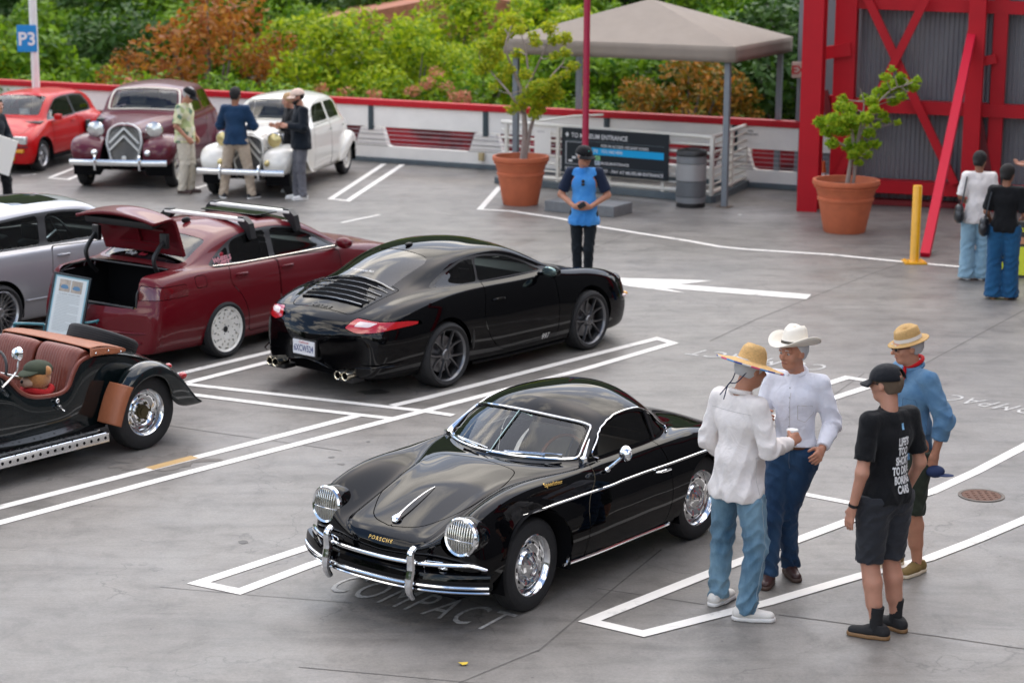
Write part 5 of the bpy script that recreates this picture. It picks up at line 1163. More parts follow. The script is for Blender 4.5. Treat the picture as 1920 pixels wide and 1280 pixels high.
 b.sphere((q.x-0.03, 0, q.z-0.045), (0.012, 0.10, 0.035), 12, 8); b.build('rear_view_mirror', mat('mirror_glass', (0.35, 0.45, 0.42), 0.1, 0.9), root, smooth=True)
 for sd in (1, -1):
  b = MB(); loop = []
  for (x, z) in smooth_poly([(0.18, 0.885), (0.11, 1.015), (-0.02, 1.085), (-0.25, 1.128), (-0.52, 1.10), (-0.70, 0.98), (-0.75, 0.885)][::1], 5)[:31]:
   us = S.at_x(x, 7.5); vv = np.linspace(6, 10.5, 60); PP = S.ev(np.full(60, us), vv)
   for _ in range(3):
    j = int(np.argmin(np.abs(PP[:, 2]-z))); us = S.at_x(x, vv[j]); PP = S.ev(np.full(60, us), vv)
   j = int(np.argmin(np.abs(PP[:, 2]-z))); q = PP[j]; loop.append(Vector((q[0], (q[1]+0.008)*sd, q[2])))
  b.tube(loop, 0.007, 6); b.build('window_trim', CHROME, root, smooth=True)
  b = MB(); b.bar((-0.545, 0.635*sd, 0.88), (-0.525, 0.56*sd, 1.09), 0.022, 0.014, up=(0, 1, 0)); b.build('window_post', DARK, root)
 # side trims, sill strips
 for sd in (1, -1):
  b = MB(); u0, u1 = S.at_x(1.22, 4), S.at_x(-1.62, 4)
  pts = []
  for i in range(60):
   u = u0+(u1-u0)*i/59; vv = np.linspace(3.0, 5.3, 60); PP = S.ev(np.full(60, u), vv); zz = 0.715-0.03*max(0, (-PP[30][0]-0.8)); j = int(np.argmin(np.abs(PP[:, 2]-zz)))
   pts.append(S._side(np.array([u]), np.array([vv[j]]), 0.006, sd)[0])
  pts = [sum((pts[max(0, min(59, i+k))] for k in (-2, -1, 0, 1, 2)), Vector())/5 for i in range(60)]
  b.tube(pts, [0.0085 if 1 < i < 58 else 0.003 for i in range(60)], 8); b.build('side_trim', CHROME, root, smooth=True)
  b = MB(); pts = S.line([(S.at_x(0.70, 2), 1.75), (S.at_x(0.66, 2), 1.35), (S.at_x(0.60, 2), 1.25), (S.at_x(0.0, 2), 1.25), (S.at_x(-0.52, 2), 1.25), (S.at_x(-0.57, 2), 1.4)], 0.008, 6, sd)
  b.tube(pts, 0.012, 8); b.build('sill_trim', CHROME, root, smooth=True)
 # wheels
 for x, y0 in ((WF, 0.665), (WR, 0.655)):
  for sd in (1, -1): wheel(root, x, y0*sd, 0.325, 0.165, 0.213, 'steel', sd, CHROME, steer=(R_(4) if x > 0 else 0))
 # headlights
 for sd in (1, -1):
  c = Vector((HL[0], HL[1]*sd, HL[2])); Mx = frame(c, (0, 1, 0), (-0.30, 0, 1)); ax = Vector((1, 0, 0.30)).normalized()
  Mx = Matrix.Translation(c) @ Matrix.Rotation(R_(2)*sd, 4, 'Z') @ Matrix.Rotation(R_(90-8), 4, 'Y')
  b = MB(); b.lathe([(0.126, -0.07), (0.135, -0.01), (0.134, 0.014), (0.124, 0.024), (0.110, 0.020), (0.108, -0.02)], 40, M=Mx)
  hl = b.build('headlight', CHROME, root, smooth=True)
  b = MB(); b.lathe([(0.1285, 0.004), (0.136, -0.012), (0.140, -0.05), (0.139, -0.10), (0.13, -0.18), (0.11, -0.28), (0.07, -0.40), (0.03, -0.50)], 40, M=Mx); b.build('lamp_housing', PAINT_BLACK, hl, smooth=True)
  b = MB(); b.lathe([(0.108, 0.000), (0.09, 0.006), (0.06, 0.010), (0.03, 0.012), (0.0001, 0.012)], 32, M=Mx); b.build('lens', LAMP_GLASS, hl, smooth=True)
  b = MB(); b.lathe([(0.108, 0.0), (0.09, -0.03), (0.05, -0.055), (0.0001, -0.065)], 32, M=Mx); b.sphere(Mx@Vector((0, 0, -0.02)), 0.034)
  b.build('reflector', mat('reflector', (0.80, 0.76, 0.64), 0.45, 0.3), hl, smooth=True)
  b = MB()
  for i in range(-5, 6):
   yy = i*0.0195; hh = math.sqrt(max(0.0001, 0.112**2-yy**2)); dz = lambda q: 0.014+0.016*(1-(q/0.112)**2)
   b.tube([Mx@Vector((q, yy, dz(math.hypot(q, yy)))) for q in np.linspace(-hh, hh, 9)], 0.0028, 5)
  b.tube([Mx@Vector((0.02, q, dz(math.hypot(q, 0.02)))) for q in np.linspace(-0.110, 0.110, 9)], 0.0028, 5)
  b.build('headlight_grille', CHROME, hl, smooth=True)
  # small round indicator inside a wire loop, below the headlight
  c2 = Vector((1.70, 0.50*sd, 0.425)); M2 = Matrix.Translation(c2) @ Matrix.Rotation(R_(20)*sd, 4, 'Z') @ Matrix.Rotation(R_(85), 4, 'Y')
  b = MB(); b.lathe([(0.05, -0.02), (0.045, 0.02), (0.034, 0.035), (0.0001, 0.045)], 24, M=M2); tl = b.build('indicator', CHROME, root, smooth=True)
  b = MB(); b.tube([M2@Vector((q, w-0.06*sd, 0.035)) for q, w in round_poly([(-0.045, -0.07), (-0.045, 0.07), (0.045, 0.07), (0.045, -0.07)], .02)], 0.004, 6, closed=True)
  b.build('horn_grille_ring', CHROME, root, smooth=True)
 # bumper: black blade, chrome rails, over-rider tube and horns
 def bow(y, r=0.27): return 1.90-r*(abs(y)/0.83)**2.6
 ys = np.linspace(-0.83, 0.83, 41)
 b = MB(); V = []; F = []
 prof = [(-0.05, 0.075), (-0.012, 0.07), (0.0, 0.035), (0.004, 0.0), (-0.004, -0.04), (-0.03, -0.06), (-0.06, -0.055)]
 for y in ys:
  for dx, dz in prof: V.append((bow(y)+dx, y, 0.345+dz))
 k = len(prof)
 for i in range(40):
  for j in range(k-1): F.append((i*k+j, i*k+j+1, (i+1)*k+j+1, (i+1)*k+j))
 b.add(V, F); bp = b.build('front_bumper', PAINT_BLACK, root, smooth=True)
 b = MB(); b.tube([(bow(y)+0.006, y, 0.335) for y in ys], 0.013, 8, flat=(1, 1)); b.tube([(bow(y)+0.002, y, 0.300) for y in ys], 0.008, 6)
 b.build('bumper_strip', CHROME, bp, smooth=True)
 b = MB(); b.tube([(bow(y, 0.33)-0.005, y, 0.475+(-0.05 if abs(y) > 0.72 else 0)*((abs(y)-0.72)/0.1)) for y in ys[1:-1]], 0.0135, 10); b.build('bumper_tube', CHROME, bp, smooth=True)
 for y in (0.375, -0.375):
  b = MB(); pts = catmull([(bow(y)-0.01, y, 0.575), (bow(y)+0.03, y, 0.545), (bow(y)+0.025, y, 0.45), (bow(y)+0.045, y, 0.36), (bow(y)+0.045, y, 0.29), (bow(y)+0.01, y, 0.235)], 4)
  b.tube(pts, [0.022+0.010*math.sin(PI*i/(len(pts)-1)) for i in range(len(pts))], 10, flat=(1.0, 1.0)); b.build('over_rider', CHROME, bp, smooth=True)
 b = MB(); b.tube([(-1.98+0.30*(abs(y)/0.8)**2.4, y, 0.36) for y in np.linspace(-0.8, 0.8, 31)], 0.05, 8); b.build('rear_bumper', PAINT_BLACK, root, smooth=True)
 # hood handle with crest
 b = MB(); uu = [S.at_x(x, 12) for x in (1.635, 1.60, 1.56, 1.48, 1.38, 1.28, 1.20)]
 pts = [S._side(np.array([u]), np.array([12.0]), o_, 1)[0] for u, o_ in zip(uu, (0.004, 0.016, 0.022, 0.026, 0.024, 0.016, 0.004))]
 pts = catmull(pts, 4); n = len(pts); rs = [max(0.004, 0.026*math.exp(-((i/n-0.14)/0.13)**2)+0.008*(1-i/n)+0.003) for i in range(n)]
 b.tube(pts, rs, 10, flat=(1, 0.55)); hh = b.build('hood_handle', CHROME, root, smooth=True)
 b = MB(); q = pts[4]; b.sphere(q+Vector((0.006, 0, 0.012)), (0.016, 0.012, 0.005), M=Matrix.Rotation(R_(28), 3, 'Y').to_4x4()); b.build('crest', mat('crest_gold', (0.8, 0.38, 0.10), 0.4, 0.5), hh, smooth=True)
 # badges
 V, F = text_mesh('PORSCHE', size=0.034, offset=0.0, spacing=1.35, sx=1.15)
 out = []
 for v in V:
  zz = 0.545+v.y*0.9; y = -v.x
  us = np.linspace(0.4, 4.5, 260)
  y_ = v.x
  best = None
  vv = 12-min(3.0, abs(y_)/0.07)
  PP = S.ev(us, np.full(260, vv)); j = int(np.argmin(np.abs(PP[:, 2]-zz))); out.append(Vector((PP[j][0]+0.006, y_, zz)))
 new_mesh('lettering', out, F, GOLD, root)
 for sd in (1, -1):
  u0 = S.at_x(0.77, 4.3); on_surface(S, 'script_badge', 'Speedster', GOLD, u0, 4.52, root, sd, 0.048, flip=(sd > 0) != True, shear=0.35, offset=0.001)
 # door mirror
 b = MB(); b.tube(catmull([(0.20, 0.755, 0.83), (0.19, 0.80, 0.87), (0.17, 0.865, 0.935)], 4), [0.012]*9, 8); b.sphere((0.21, 0.76, 0.825), (0.028, 0.02, 0.02))
 M3 = Matrix.Translation((0.165, 0.88, 0.955)) @ Matrix.Rotation(R_(80), 4, 'Y'); b.lathe([(0.0001, 0.03), (0.03, 0.026), (0.05, 0.010), (0.056, -0.004), (0.052, -0.008), (0.0001, -0.008)], 24, M=M3)
 b.build('door_mirror', CHROME, root, smooth=True)
 # wipers
 for y0, y1 in ((0.02, 0.40), (-0.50, -0.12)):
  b = MB(); f = lambda y: S._side(np.array([9.35]), np.array([12-(abs(y)/0.20)]), 0.02, 1)[0]
  gy = lambda y, dz: Vector((0.575-0.30*(y/0.62)**2+0.02, y, 0.915+dz))
  b.tube([gy(y0, -0.005), gy((y0+y1)/2, 0.018), gy(y1, 0.014)], 0.006, 6); b.tube([gy(y0, 0.004), gy(y0-0.05, -0.02)], 0.010, 6)
  b.tube([gy(y0+0.10, 0.02), gy(y1+0.10, 0.018)], 0.004, 6); b.build('wiper', CHROME, root, smooth=True)
 # tail lamps
 for sd in (1, -1):
  b = MB(); b.sphere((-1.76, 0.50*sd, 0.50), (0.04, 0.03, 0.03)); b.build('tail_lamp', mat('red_lens', (0.5, 0.01, 0.01), 0.2, coat=1), root, smooth=True)
 return root, S

# ---------------------------------------------------------------- later cars
def yz(poly, xmax):
 def fn(V, A):
  d = poly_sd(poly, np.abs(V[:, 1]), V[:, 2]); return np.where(V[:, 0] > xmax, np.maximum(d, 0.03), d)
 return fn
def yzf(poly, xmin):
 def fn(V, A):
  d = poly_sd(poly, np.abs(V[:, 1]), V[:, 2]); return np.where(V[:, 0] < xmin, np.maximum(d, 0.03), d)
 return fn
def carbase(root, T, paint, WF, WR, ar, wspec, ws, rw, dlo, doors, hood=None, res=(8, 6), gf=None, gd=None, before=None, open_windows=()):
 """body shell with its openings; returns surface and remaining shell parts"""
 S = Surf(T); sh = S.shell(*res)
 azf, azr, rf, rr_ = ar
 _, sh = sh.split(disc(WF, azf, rf, 0.5)); _, sh = sh.split(disc(WR, azr, rr_, 0.5))
 gf = gf or GLASS_CLEAR; gd = gd or GLASS_DARK
 if ws: g, sh = sh.carve(uvp(ws), 0.0); g.build('windscreen', gf, root, off=-0.005)
 if before: sh = before(S, sh)
 if rw: g, sh = sh.carve(uvp(rw), 0.0); g.build('rear_window', gd, root, off=-0.004)
 rim, sh = sh.carve(xz(round_poly(*dlo['outer']), 0.4), 0.0)
 for i, (pl, m) in enumerate(dlo['panes']):
  g, rim = rim.carve(xz(round_poly(pl, 0.03), 0.4), 0.0)
  for sd in (1, -1): g.build('side_window', m, root, side=sd, off=-0.008)
 rim.build('window_surround', DARK, root, off=-0.003)
 out = []
 for pl, hx, hv in doors:
  d, sh = sh.carve(xz(pl, 0.4), 0.004)
  for sd in (1, -1):
   dd = d.build('door', paint, root, side=sd); out.append(dd)
   if hx is not None:
    u = S.at_x(hx, hv); b = MB(); du = 0.16/abs(S.ev(u+0.5, hv)[0]-S.ev(u-0.5, hv)[0])
    pts = [S._side(np.array([u+k*du/2]), np.array([hv]), o_, sd)[0] for k, o_ in ((-1, 0.0), (-0.8, 0.028), (0, 0.034), (0.8, 0.028), (1, 0.0))]
    b.tube(catmull(pts, 3), 0.013, 8); b.build('handle', paint, dd, smooth=True)
 if hood: h, sh = sh.carve(xy(hood, 0.5), 0.004); h.build('hood', paint, root)
 b = MB()
 for s_ in (1, -1):
  arch_liner(b, WF, azf, rf+0.008, 0.84*s_, 0.45*s_); arch_liner(b, WR, azr, rr_+0.008, 0.84*s_, 0.45*s_)
 x0, x1, zf = T[-2][0][0]+0.12, T[1][0][0]-0.12, T[5][1][2]
 b.box(x0+0.15, x1-0.1, -0.58, 0.58, zf-0.02, zf+0.10); b.box(WR+rr_, WF-rf, -0.76, 0.76, zf-0.01, zf+0.06)
 b.build('underbody', VOID, root)
 for x, y0, r, w, rr, st, rm in wspec:
  for sd in (1, -1): wheel(root, x, y0*sd, r, w, rr, st, sd, rm)
 return S, sh
def interior(root, seat_m, xs, dash_x, zb, zseat=0.28, yy=0.36, h=0.62, wheel_y=0.36):
 for x in xs:
  for y in (yy, -yy):
   s_ = bucket_seat(seat_m, root, x, y, zseat, 0.48, h)
   b = MB(); b.box(-0.06, 0.04, -0.13, 0.13, 0, 0.17, bev=0.035); o = b.build('headrest', seat_m, s_, smooth=True, angle=50); o.location = (-0.43, 0, h+0.10)
 b = MB(); b.box(dash_x-0.18, dash_x+0.25, -0.68, 0.68, 0.6, zb, bev=0.05); b.build('dashboard', DARK, root, smooth=True, angle=40)
 steering_wheel(root, dash_x-0.24, wheel_y, zb-0.05, 0.18, DARK)
def grid_surface(S, name, m, parent, u0, u1, v0, v1, off, side=1, n=6):
 """thin slab that follows the surface between two parameter pairs"""
 us = np.linspace(u0, u1, n+1); vs_ = np.linspace(v0, v1, n+1); V = []; F = []
 for o_ in (0.0, off):
  for u in us: V += S._side(np.full(n+1, u), vs_, o_, side)
 k = (n+1)
 for i in range(n):
  for j in range(n):
   a = i*k+j; F.append((a+k*k, a+1+k*k, a+k+1+k*k, a+k+k*k))
 for i in range(n):
  for a, b in ((i, i+1), (n*k+i+1, n*k+i), ((i+1)*k, i*k), (i*k+n, (i+1)*k+n)): F.append((a, b, b+k*k, a+k*k))
 return new_mesh(name, V, F, m, parent, False)
SMOKE = glass('smoked_glass', (0.10, 0.13, 0.13), 0.75)
TEAL = glass('green_glass', (0.35, 0.5, 0.5), 0.7)
RED_LENS = mat('tail_red', (0.45, 0.008, 0.012), 0.15, coat=1.0)
WHITE_LENS = mat('clear_lens', (0.75, 0.62, 0.60), 0.2, coat=1.0)
AMBER = mat('amber_lens', (0.75, 0.33, 0.01), 0.2, coat=1.0)
GUNMETAL = mat('gunmetal_alloy', (0.16, 0.16, 0.165), 0.32, 0.9)
SILVER_ALLOY = mat('silver_alloy', (0.42, 0.42, 0.43), 0.3, 0.9)
WHITE_ALLOY = mat('white_alloy', (0.78, 0.76, 0.70), 0.35, coat=0.5)
PRINT_WHITE = mat('white_print', (0.75, 0.75, 0.75), 0.6)

def sports_coupe():
 root = thing('sports_coupe', 'glossy black modern rear-engined sports coupe seen from behind, beside the dark red saloon', 'car', (-0.566, 21.49, 0), R_(49.8))
 T = [pole(2.14, 0.30, 0.42),
  section(2.09, 2.13, 0.34, 0.20, 0.42, 0.36, 0.34, 0.50, 0.24, 0.51, 0.14, 0.515, 0.52),
  section(1.98, 2.09, 0.62, 0.18, 0.70, 0.40, 0.60, 0.60, 0.42, 0.585, 0.26, 0.59, 0.60),
  section(1.83, 1.95, 0.74, 0.17, 0.81, 0.44, 0.68, 0.715, 0.46, 0.665, 0.28, 0.67, 0.68),
  section(1.60, 1.72, 0.79, 0.16, 0.86, 0.48, 0.69, 0.81, 0.47, 0.745, 0.30, 0.745, 0.755),
  section(1.30, 1.42, 0.80, 0.16, 0.885, 0.52, 0.70, 0.87, 0.50, 0.815, 0.34, 0.815, 0.825),
  section(1.00, 1.15, 0.80, 0.16, 0.885, 0.53, 0.72, 0.895, 0.57, 0.865, 0.40, 0.87, 0.88),
  section(0.66, 0.96, 0.80, 0.155, 0.88, 0.53, 0.76, 0.91, 0.71, 0.92, 0.64, 0.925, 0.945),
  section(0.54, 0.86, 0.80, 0.155, 0.88, 0.53, 0.765, 0.91, 0.72, 0.93, 0.64, 0.965, 0.98),
  section(0.30, 0.62, 0.80, 0.155, 0.88, 0.53, 0.77, 0.91, 0.72, 0.935, 0.60, 1.07, 1.10),
  section(0.06, 0.32, 0.80, 0.155, 0.88, 0.53, 0.77, 0.91, 0.72, 0.935, 0.56, 1.18, 1.22),
  section(-0.14, 0.05, 0.80, 0.155, 0.88, 0.53, 0.77, 0.91, 0.72, 0.94, 0.535, 1.23, 1.29),
  section(-0.40, -0.30, 0.80, 0.155, 0.88, 0.53, 0.77, 0.915, 0.72, 0.945, 0.53, 1.25, 1.325),
  section(-0.70, -0.70, 0.80, 0.16, 0.89, 0.54, 0.785, 0.92, 0.72, 0.955, 0.53, 1.22, 1.305),
  section(-0.98, -1.04, 0.80, 0.16, 0.91, 0.56, 0.80, 0.925, 0.71, 0.965, 0.52, 1.15, 1.235),
  section(-1.22, -1.32, 0.80, 0.17, 0.925, 0.57, 0.81, 0.92, 0.68, 0.96, 0.49, 1.05, 1.14),
  section(-1.45, -1.58, 0.80, 0.18, 0.925, 0.58, 0.79, 0.905, 0.64, 0.935, 0.50, 0.975, 1.02),
  section(-1.66, -1.80, 0.79, 0.19, 0.905, 0.58, 0.75, 0.875, 0.60, 0.89, 0.46, 0.915, 0.935),
  section(-1.85, -2.00, 0.77, 0.20, 0.87, 0.58, 0.72, 0.82, 0.56, 0.832, 0.42, 0.845, 0.855),
  section(-1.98, -2.16, 0.74, 0.21, 0.82, 0.58, 0.69, 0.755, 0.48, 0.765, 0.30, 0.77, 0.775),
  section(-2.06, -2.23, 0.68, 0.22, 0.75, 0.54, 0.62, 0.665, 0.42, 0.675, 0.27, 0.68, 0.685),
  section(-2.14, -2.27, 0.50, 0.24, 0.57, 0.48, 0.46, 0.58, 0.32, 0.585, 0.2, 0.585, 0.59),
  pole(-2.28, 0.36, 0.52)]
 tail = round_poly([(0.43, 0.695), (0.50, 0.79), (0.86, 0.755), (0.91, 0.715), (0.75, 0.665), (0.56, 0.65)], [.02, .03, .02, .02, .06, .05])
 tin = round_poly([(0.52, 0.715), (0.55, 0.765), (0.73, 0.755), (0.67, 0.715)], [.01, .02, .01, .01])
 plate = [(-0.01, 0.52), (-0.01, 0.37), (0.155, 0.37), (0.155, 0.52)]
 lid = round_poly([(-1.48, -0.3), (-1.48, 0.53), (-1.96, 0.46), (-2.06, 0.40), (-2.07, -0.3)], [0, .03, .06, .06, 0])
 def before(S, sh):
  t, sh = sh.carve(yz(tail, -1.55), 0.003); w, t = t.carve(yz(tin, -1.6), 0.0)
  for sd in (1, -1):
   o = t.build('tail_lamp', RED_LENS, root, side=sd); w.build('reversing_lens', WHITE_LENS, o, side=sd)
  return sh
 door = round_poly([(0.62, 0.26), (0.62, 0.86), (0.58, 0.95), (-0.47, 0.97), (-0.60, 0.62), (-0.50, 0.40), (-0.30, 0.24)], [.04, .06, .02, .02, .15, .15, .1])
 dlo = dict(outer=([(0.60, 0.945), (0.28, 1.09), (0.02, 1.175), (-0.30, 1.215), (-0.62, 1.20), (-0.95, 1.10), (-1.20, 0.99), (-1.10, 0.965)], [.03, .1, .15, .2, .15, .15, .04, .06]),
  panes=[([(0.52, 0.958), (0.27, 1.065), (0.02, 1.15), (-0.28, 1.188), (-0.42, 1.187), (-0.50, 0.968)], TEAL),
      ([(-0.53, 0.97), (-0.45, 1.185), (-0.62, 1.175), (-0.93, 1.08), (-1.13, 0.992), (-1.08, 0.98)], GLASS_DARK)])
 S, sh = carbase(root, T, PAINT_BLACK, 1.175, -1.175, (0.345, 0.345, 0.362, 0.368),
  [(1.175, 0.765, 0.325, 0.24, 0.258, 'ten', GUNMETAL), (-1.175, 0.775, 0.332, 0.29, 0.262, 'ten', GUNMETAL)],
  round_poly([(8.0, 12.9), (8.0, 9.25), (11.0, 9.25), (11.0, 12.9)], [0, .5, .5, 0]),
  round_poly([(13.6, 12.9), (13.6, 9.5), (16.05, 9.5), (16.05, 12.9)], [0, .7, .4, 0]), dlo, [(door, -0.33, 4.0)],
  [(1.98, -0.3), (1.98, 0.35), (1.6, 0.47), (1.1, 0.54), (0.98, 0.3), (0.98, -0.3)], before=before, res=(9, 8))
 l, sh = sh.carve(xy(lid, 0.62), 0.004); l = l.build('engine_lid', PAINT_BLACK, root)
 sh.build('body', PAINT_BLACK, root)
 # engine-lid grille: dark well and slats that follow the lid
 def lidpt(x, y, off):
  v = 12-(abs(y)/0.44*3.0) if abs(y) < 0.44 else 9-(abs(y)-0.44)/0.18*3
  u = S.at_x(x, v); p = S._side(np.array([u]), np.array([v]), off, 1)[0]; p.y = y; return p
 b = MB(); ys = np.linspace(-0.49, 0.49, 13); xs = np.linspace(-1.51, -1.92, 5); V = [lidpt(x, y*(1-0.16*i/4), 0.003) for i, x in enumerate(xs) for y in ys]
 b.add(V, [(i*13+j, i*13+j+1, (i+1)*13+j+1, (i+1)*13+j) for i in range(4) for j in range(12)]); b.build('lid_grille', VOID, l)
 for i in range(6):
  b = MB(); x = -1.51-0.078*i; b.tube([lidpt(x, y*(1-0.03*i), 0.014) for y in ys], 0.007 if i not in (0, 5) else 0.012, 8, flat=(1.3, 0.6)); b.build('slat', mat('gloss_slat', (0.006, 0.006, 0.007), 0.15, coat=0.6), l, smooth=True)
 # letters on the lid
 P = lidpt(-2.00, 0.0, 0.004); u = P-lidpt(-2.04, 0.0, 0.004)
 text_at('lettering', 'Carrera', frame(lidpt(-2.02, 0.02, 0.008), (0, -1, 0), u), mat('dark_chrome', (0.03, 0.03, 0.03), 0.3, 0.8), l, size=0.085, shear=0.3, offset=0.002)
 # rear bumper details
 b = MB(); b.box(-2.292, -2.262, -0.165, 0.165, 0.375, 0.545, bev=0.01); npo = b.build('plate_recess', DARK, root, smooth=True)
 b = MB(); b.box(-2.300, -2.290, -0.15, 0.15, 0.39, 0.53); lp = b.build('licence_plate', mat('plate_white', (0.72, 0.72, 0.74), 0.4), root)
 text_at('lettering', '6XCW524', frame((-2.3025, 0, 0.45), (0, -1, 0), (0, 0, 1)), mat('plate_ink', (0.03, 0.05, 0.18), 0.5), lp, size=0.092, sx=0.66, offset=0.001)
 text_at('state_name', 'California', frame((-2.3025, 0, 0.512), (0, -1, 0), (0, 0, 1)), mat('plate_red', (0.5, 0.03, 0.03), 0.5), lp, size=0.035, shear=0.3)
 text_at('frame_text', 'DMV.CA.GOV', frame((-2.3025, 0, 0.398), (0, -1, 0), (0, 0, 1)), mat('plate_ink2', (0.2, 0.2, 0.25), 0.5), lp, size=0.014) if False else None
 for y in (0.44, 0.53, -0.44, -0.53):
  b = MB(); M = Matrix.Translation((-2.315+abs(y)*0.10, y, 0.245)) @ Matrix.Rotation(R_(-90), 4, 'Y')
  b.lathe([(0.040, -0.16), (0.044, 0.0), (0.042, 0.006), (0.035, 0.002), (0.034, -0.10)], 24, M=M); e = b.build('exhaust_tip', mat('exhaust_chrome', (0.72, 0.66, 0.52), 0.15, 1.0), root, smooth=True)
  b = MB(); b.lathe([(0.035, -0.04), (0.0001, -0.04)], 16, M=M); b.build('bore', VOID, e)
 for sd in (1, -1):
  b = MB(); b.tube([(-2.21, 0.62*sd, 0.33), (-2.13, 0.74*sd, 0.33), (-1.98, 0.84*sd, 0.335), (-1.75, 0.885*sd, 0.34)], [0.004, 0.008, 0.008, 0.003], 6); b.build('bumper_crease', PAINT_BLACK, root, smooth=True)
  b = MB(); b.box(-2.22, -2.05, min(0.36*sd, 0.6*sd), max(0.36*sd, 0.6*sd), 0.17, 0.22, bev=0.02); b.build('exhaust_shroud', DARK, root, smooth=True)
  b = MB(); b.tube(catmull([(0.40, 0.76*sd, 0.93), (0.40, 0.85*sd, 0.95)], 3), 0.022, 8); b.sphere((0.42, 0.93*sd, 0.975), (0.055, 0.115, 0.065), 18, 12); mo = b.build('door_mirror', PAINT_BLACK, root, smooth=True)
  b = MB(); b.sphere((0.375, 0.93*sd, 0.975), (0.012, 0.10, 0.052), 14, 8); b.build('mirror_glass', mat('mirror_glass', (0.35, 0.45, 0.42), 0.1, 0.9), mo, smooth=True)
  b = MB(); M = Matrix.Translation((1.80, 0.66*sd, 0.625)) @ Matrix.Rotation(R_(40), 4, 'Y'); b.sphere((1.79, 0.665*sd, 0.635), (0.13, 0.10, 0.115), 20, 14); b.build('headlight', LAMP_GLASS, root, smooth=True)
  b = MB(); b.sphere((1.955, 0.715*sd, 0.50), (0.045, 0.05, 0.028), 12, 8); b.build('indicator', AMBER, root, smooth=True)
  b = MB(); b.sphere((1.86, 0.795*sd, 0.50), (0.05, 0.02, 0.018), 12, 8); b.build('marker_lamp', WHITE_LENS, root, smooth=True)
  u = S.at_x(0.50, 2.4)
  on_surface(S, 'lettering', '997', STEEL, S.at_x(0.40, 2.0), 1.75, root, sd, 0.085, flip=(sd < 0), shear=0.3, offset=0.002)
  b = MB(); b.tube(S.line([(S.at_x(0.78, 1), 1.02), (S.at_x(0.0, 1), 0.95), (S.at_x(-0.72, 1), 1.02)], 0.008, 8, sd), 0.020, 8); b.build('sill', PAINT_BLACK, root, smooth=True)
  b = MB(); u0 = S.at_x(-0.78, 2.5); b.sphere(S._side(np.array([u0]), np.array([2.55]), -0.01, sd)[0], (0.02, 0.02, 0.12)); b.build('side_vent', mat('satin_black', (0.02, 0.02, 0.02), 0.35), root, smooth=True)
 b = MB(); q = S._side(np.array([S.at_x(-0.78, 12)]), np.array([12.0]), 0.0, 1)[0]; b.sphere(q+Vector((0, 0, 0.01)), (0.055, 0.022, 0.022)); b.build('antenna', DARK, root, smooth=True)
 # sticker on the rear window
 us = S.at_x(-1.40, 12); pq = S._side(np.array([us]), np.array([11.0]), 0.006, 1)[0]; pu = S._side(np.array([us-0.1]), np.array([11.0]), 0.006, 1)[0]
 text_at('window_sticker', 'o renn sport 911', frame(lidpt(-1.40, 0.06, 0.012), (0, -1, 0), pu-pq), PRINT_WHITE, root, size=0.045, shear=0.3)
 interior(root, mat('black_leather', (0.012, 0.012, 0.013), 0.5), (-0.15,), 0.62, 0.92, 0.25)
 return root, S

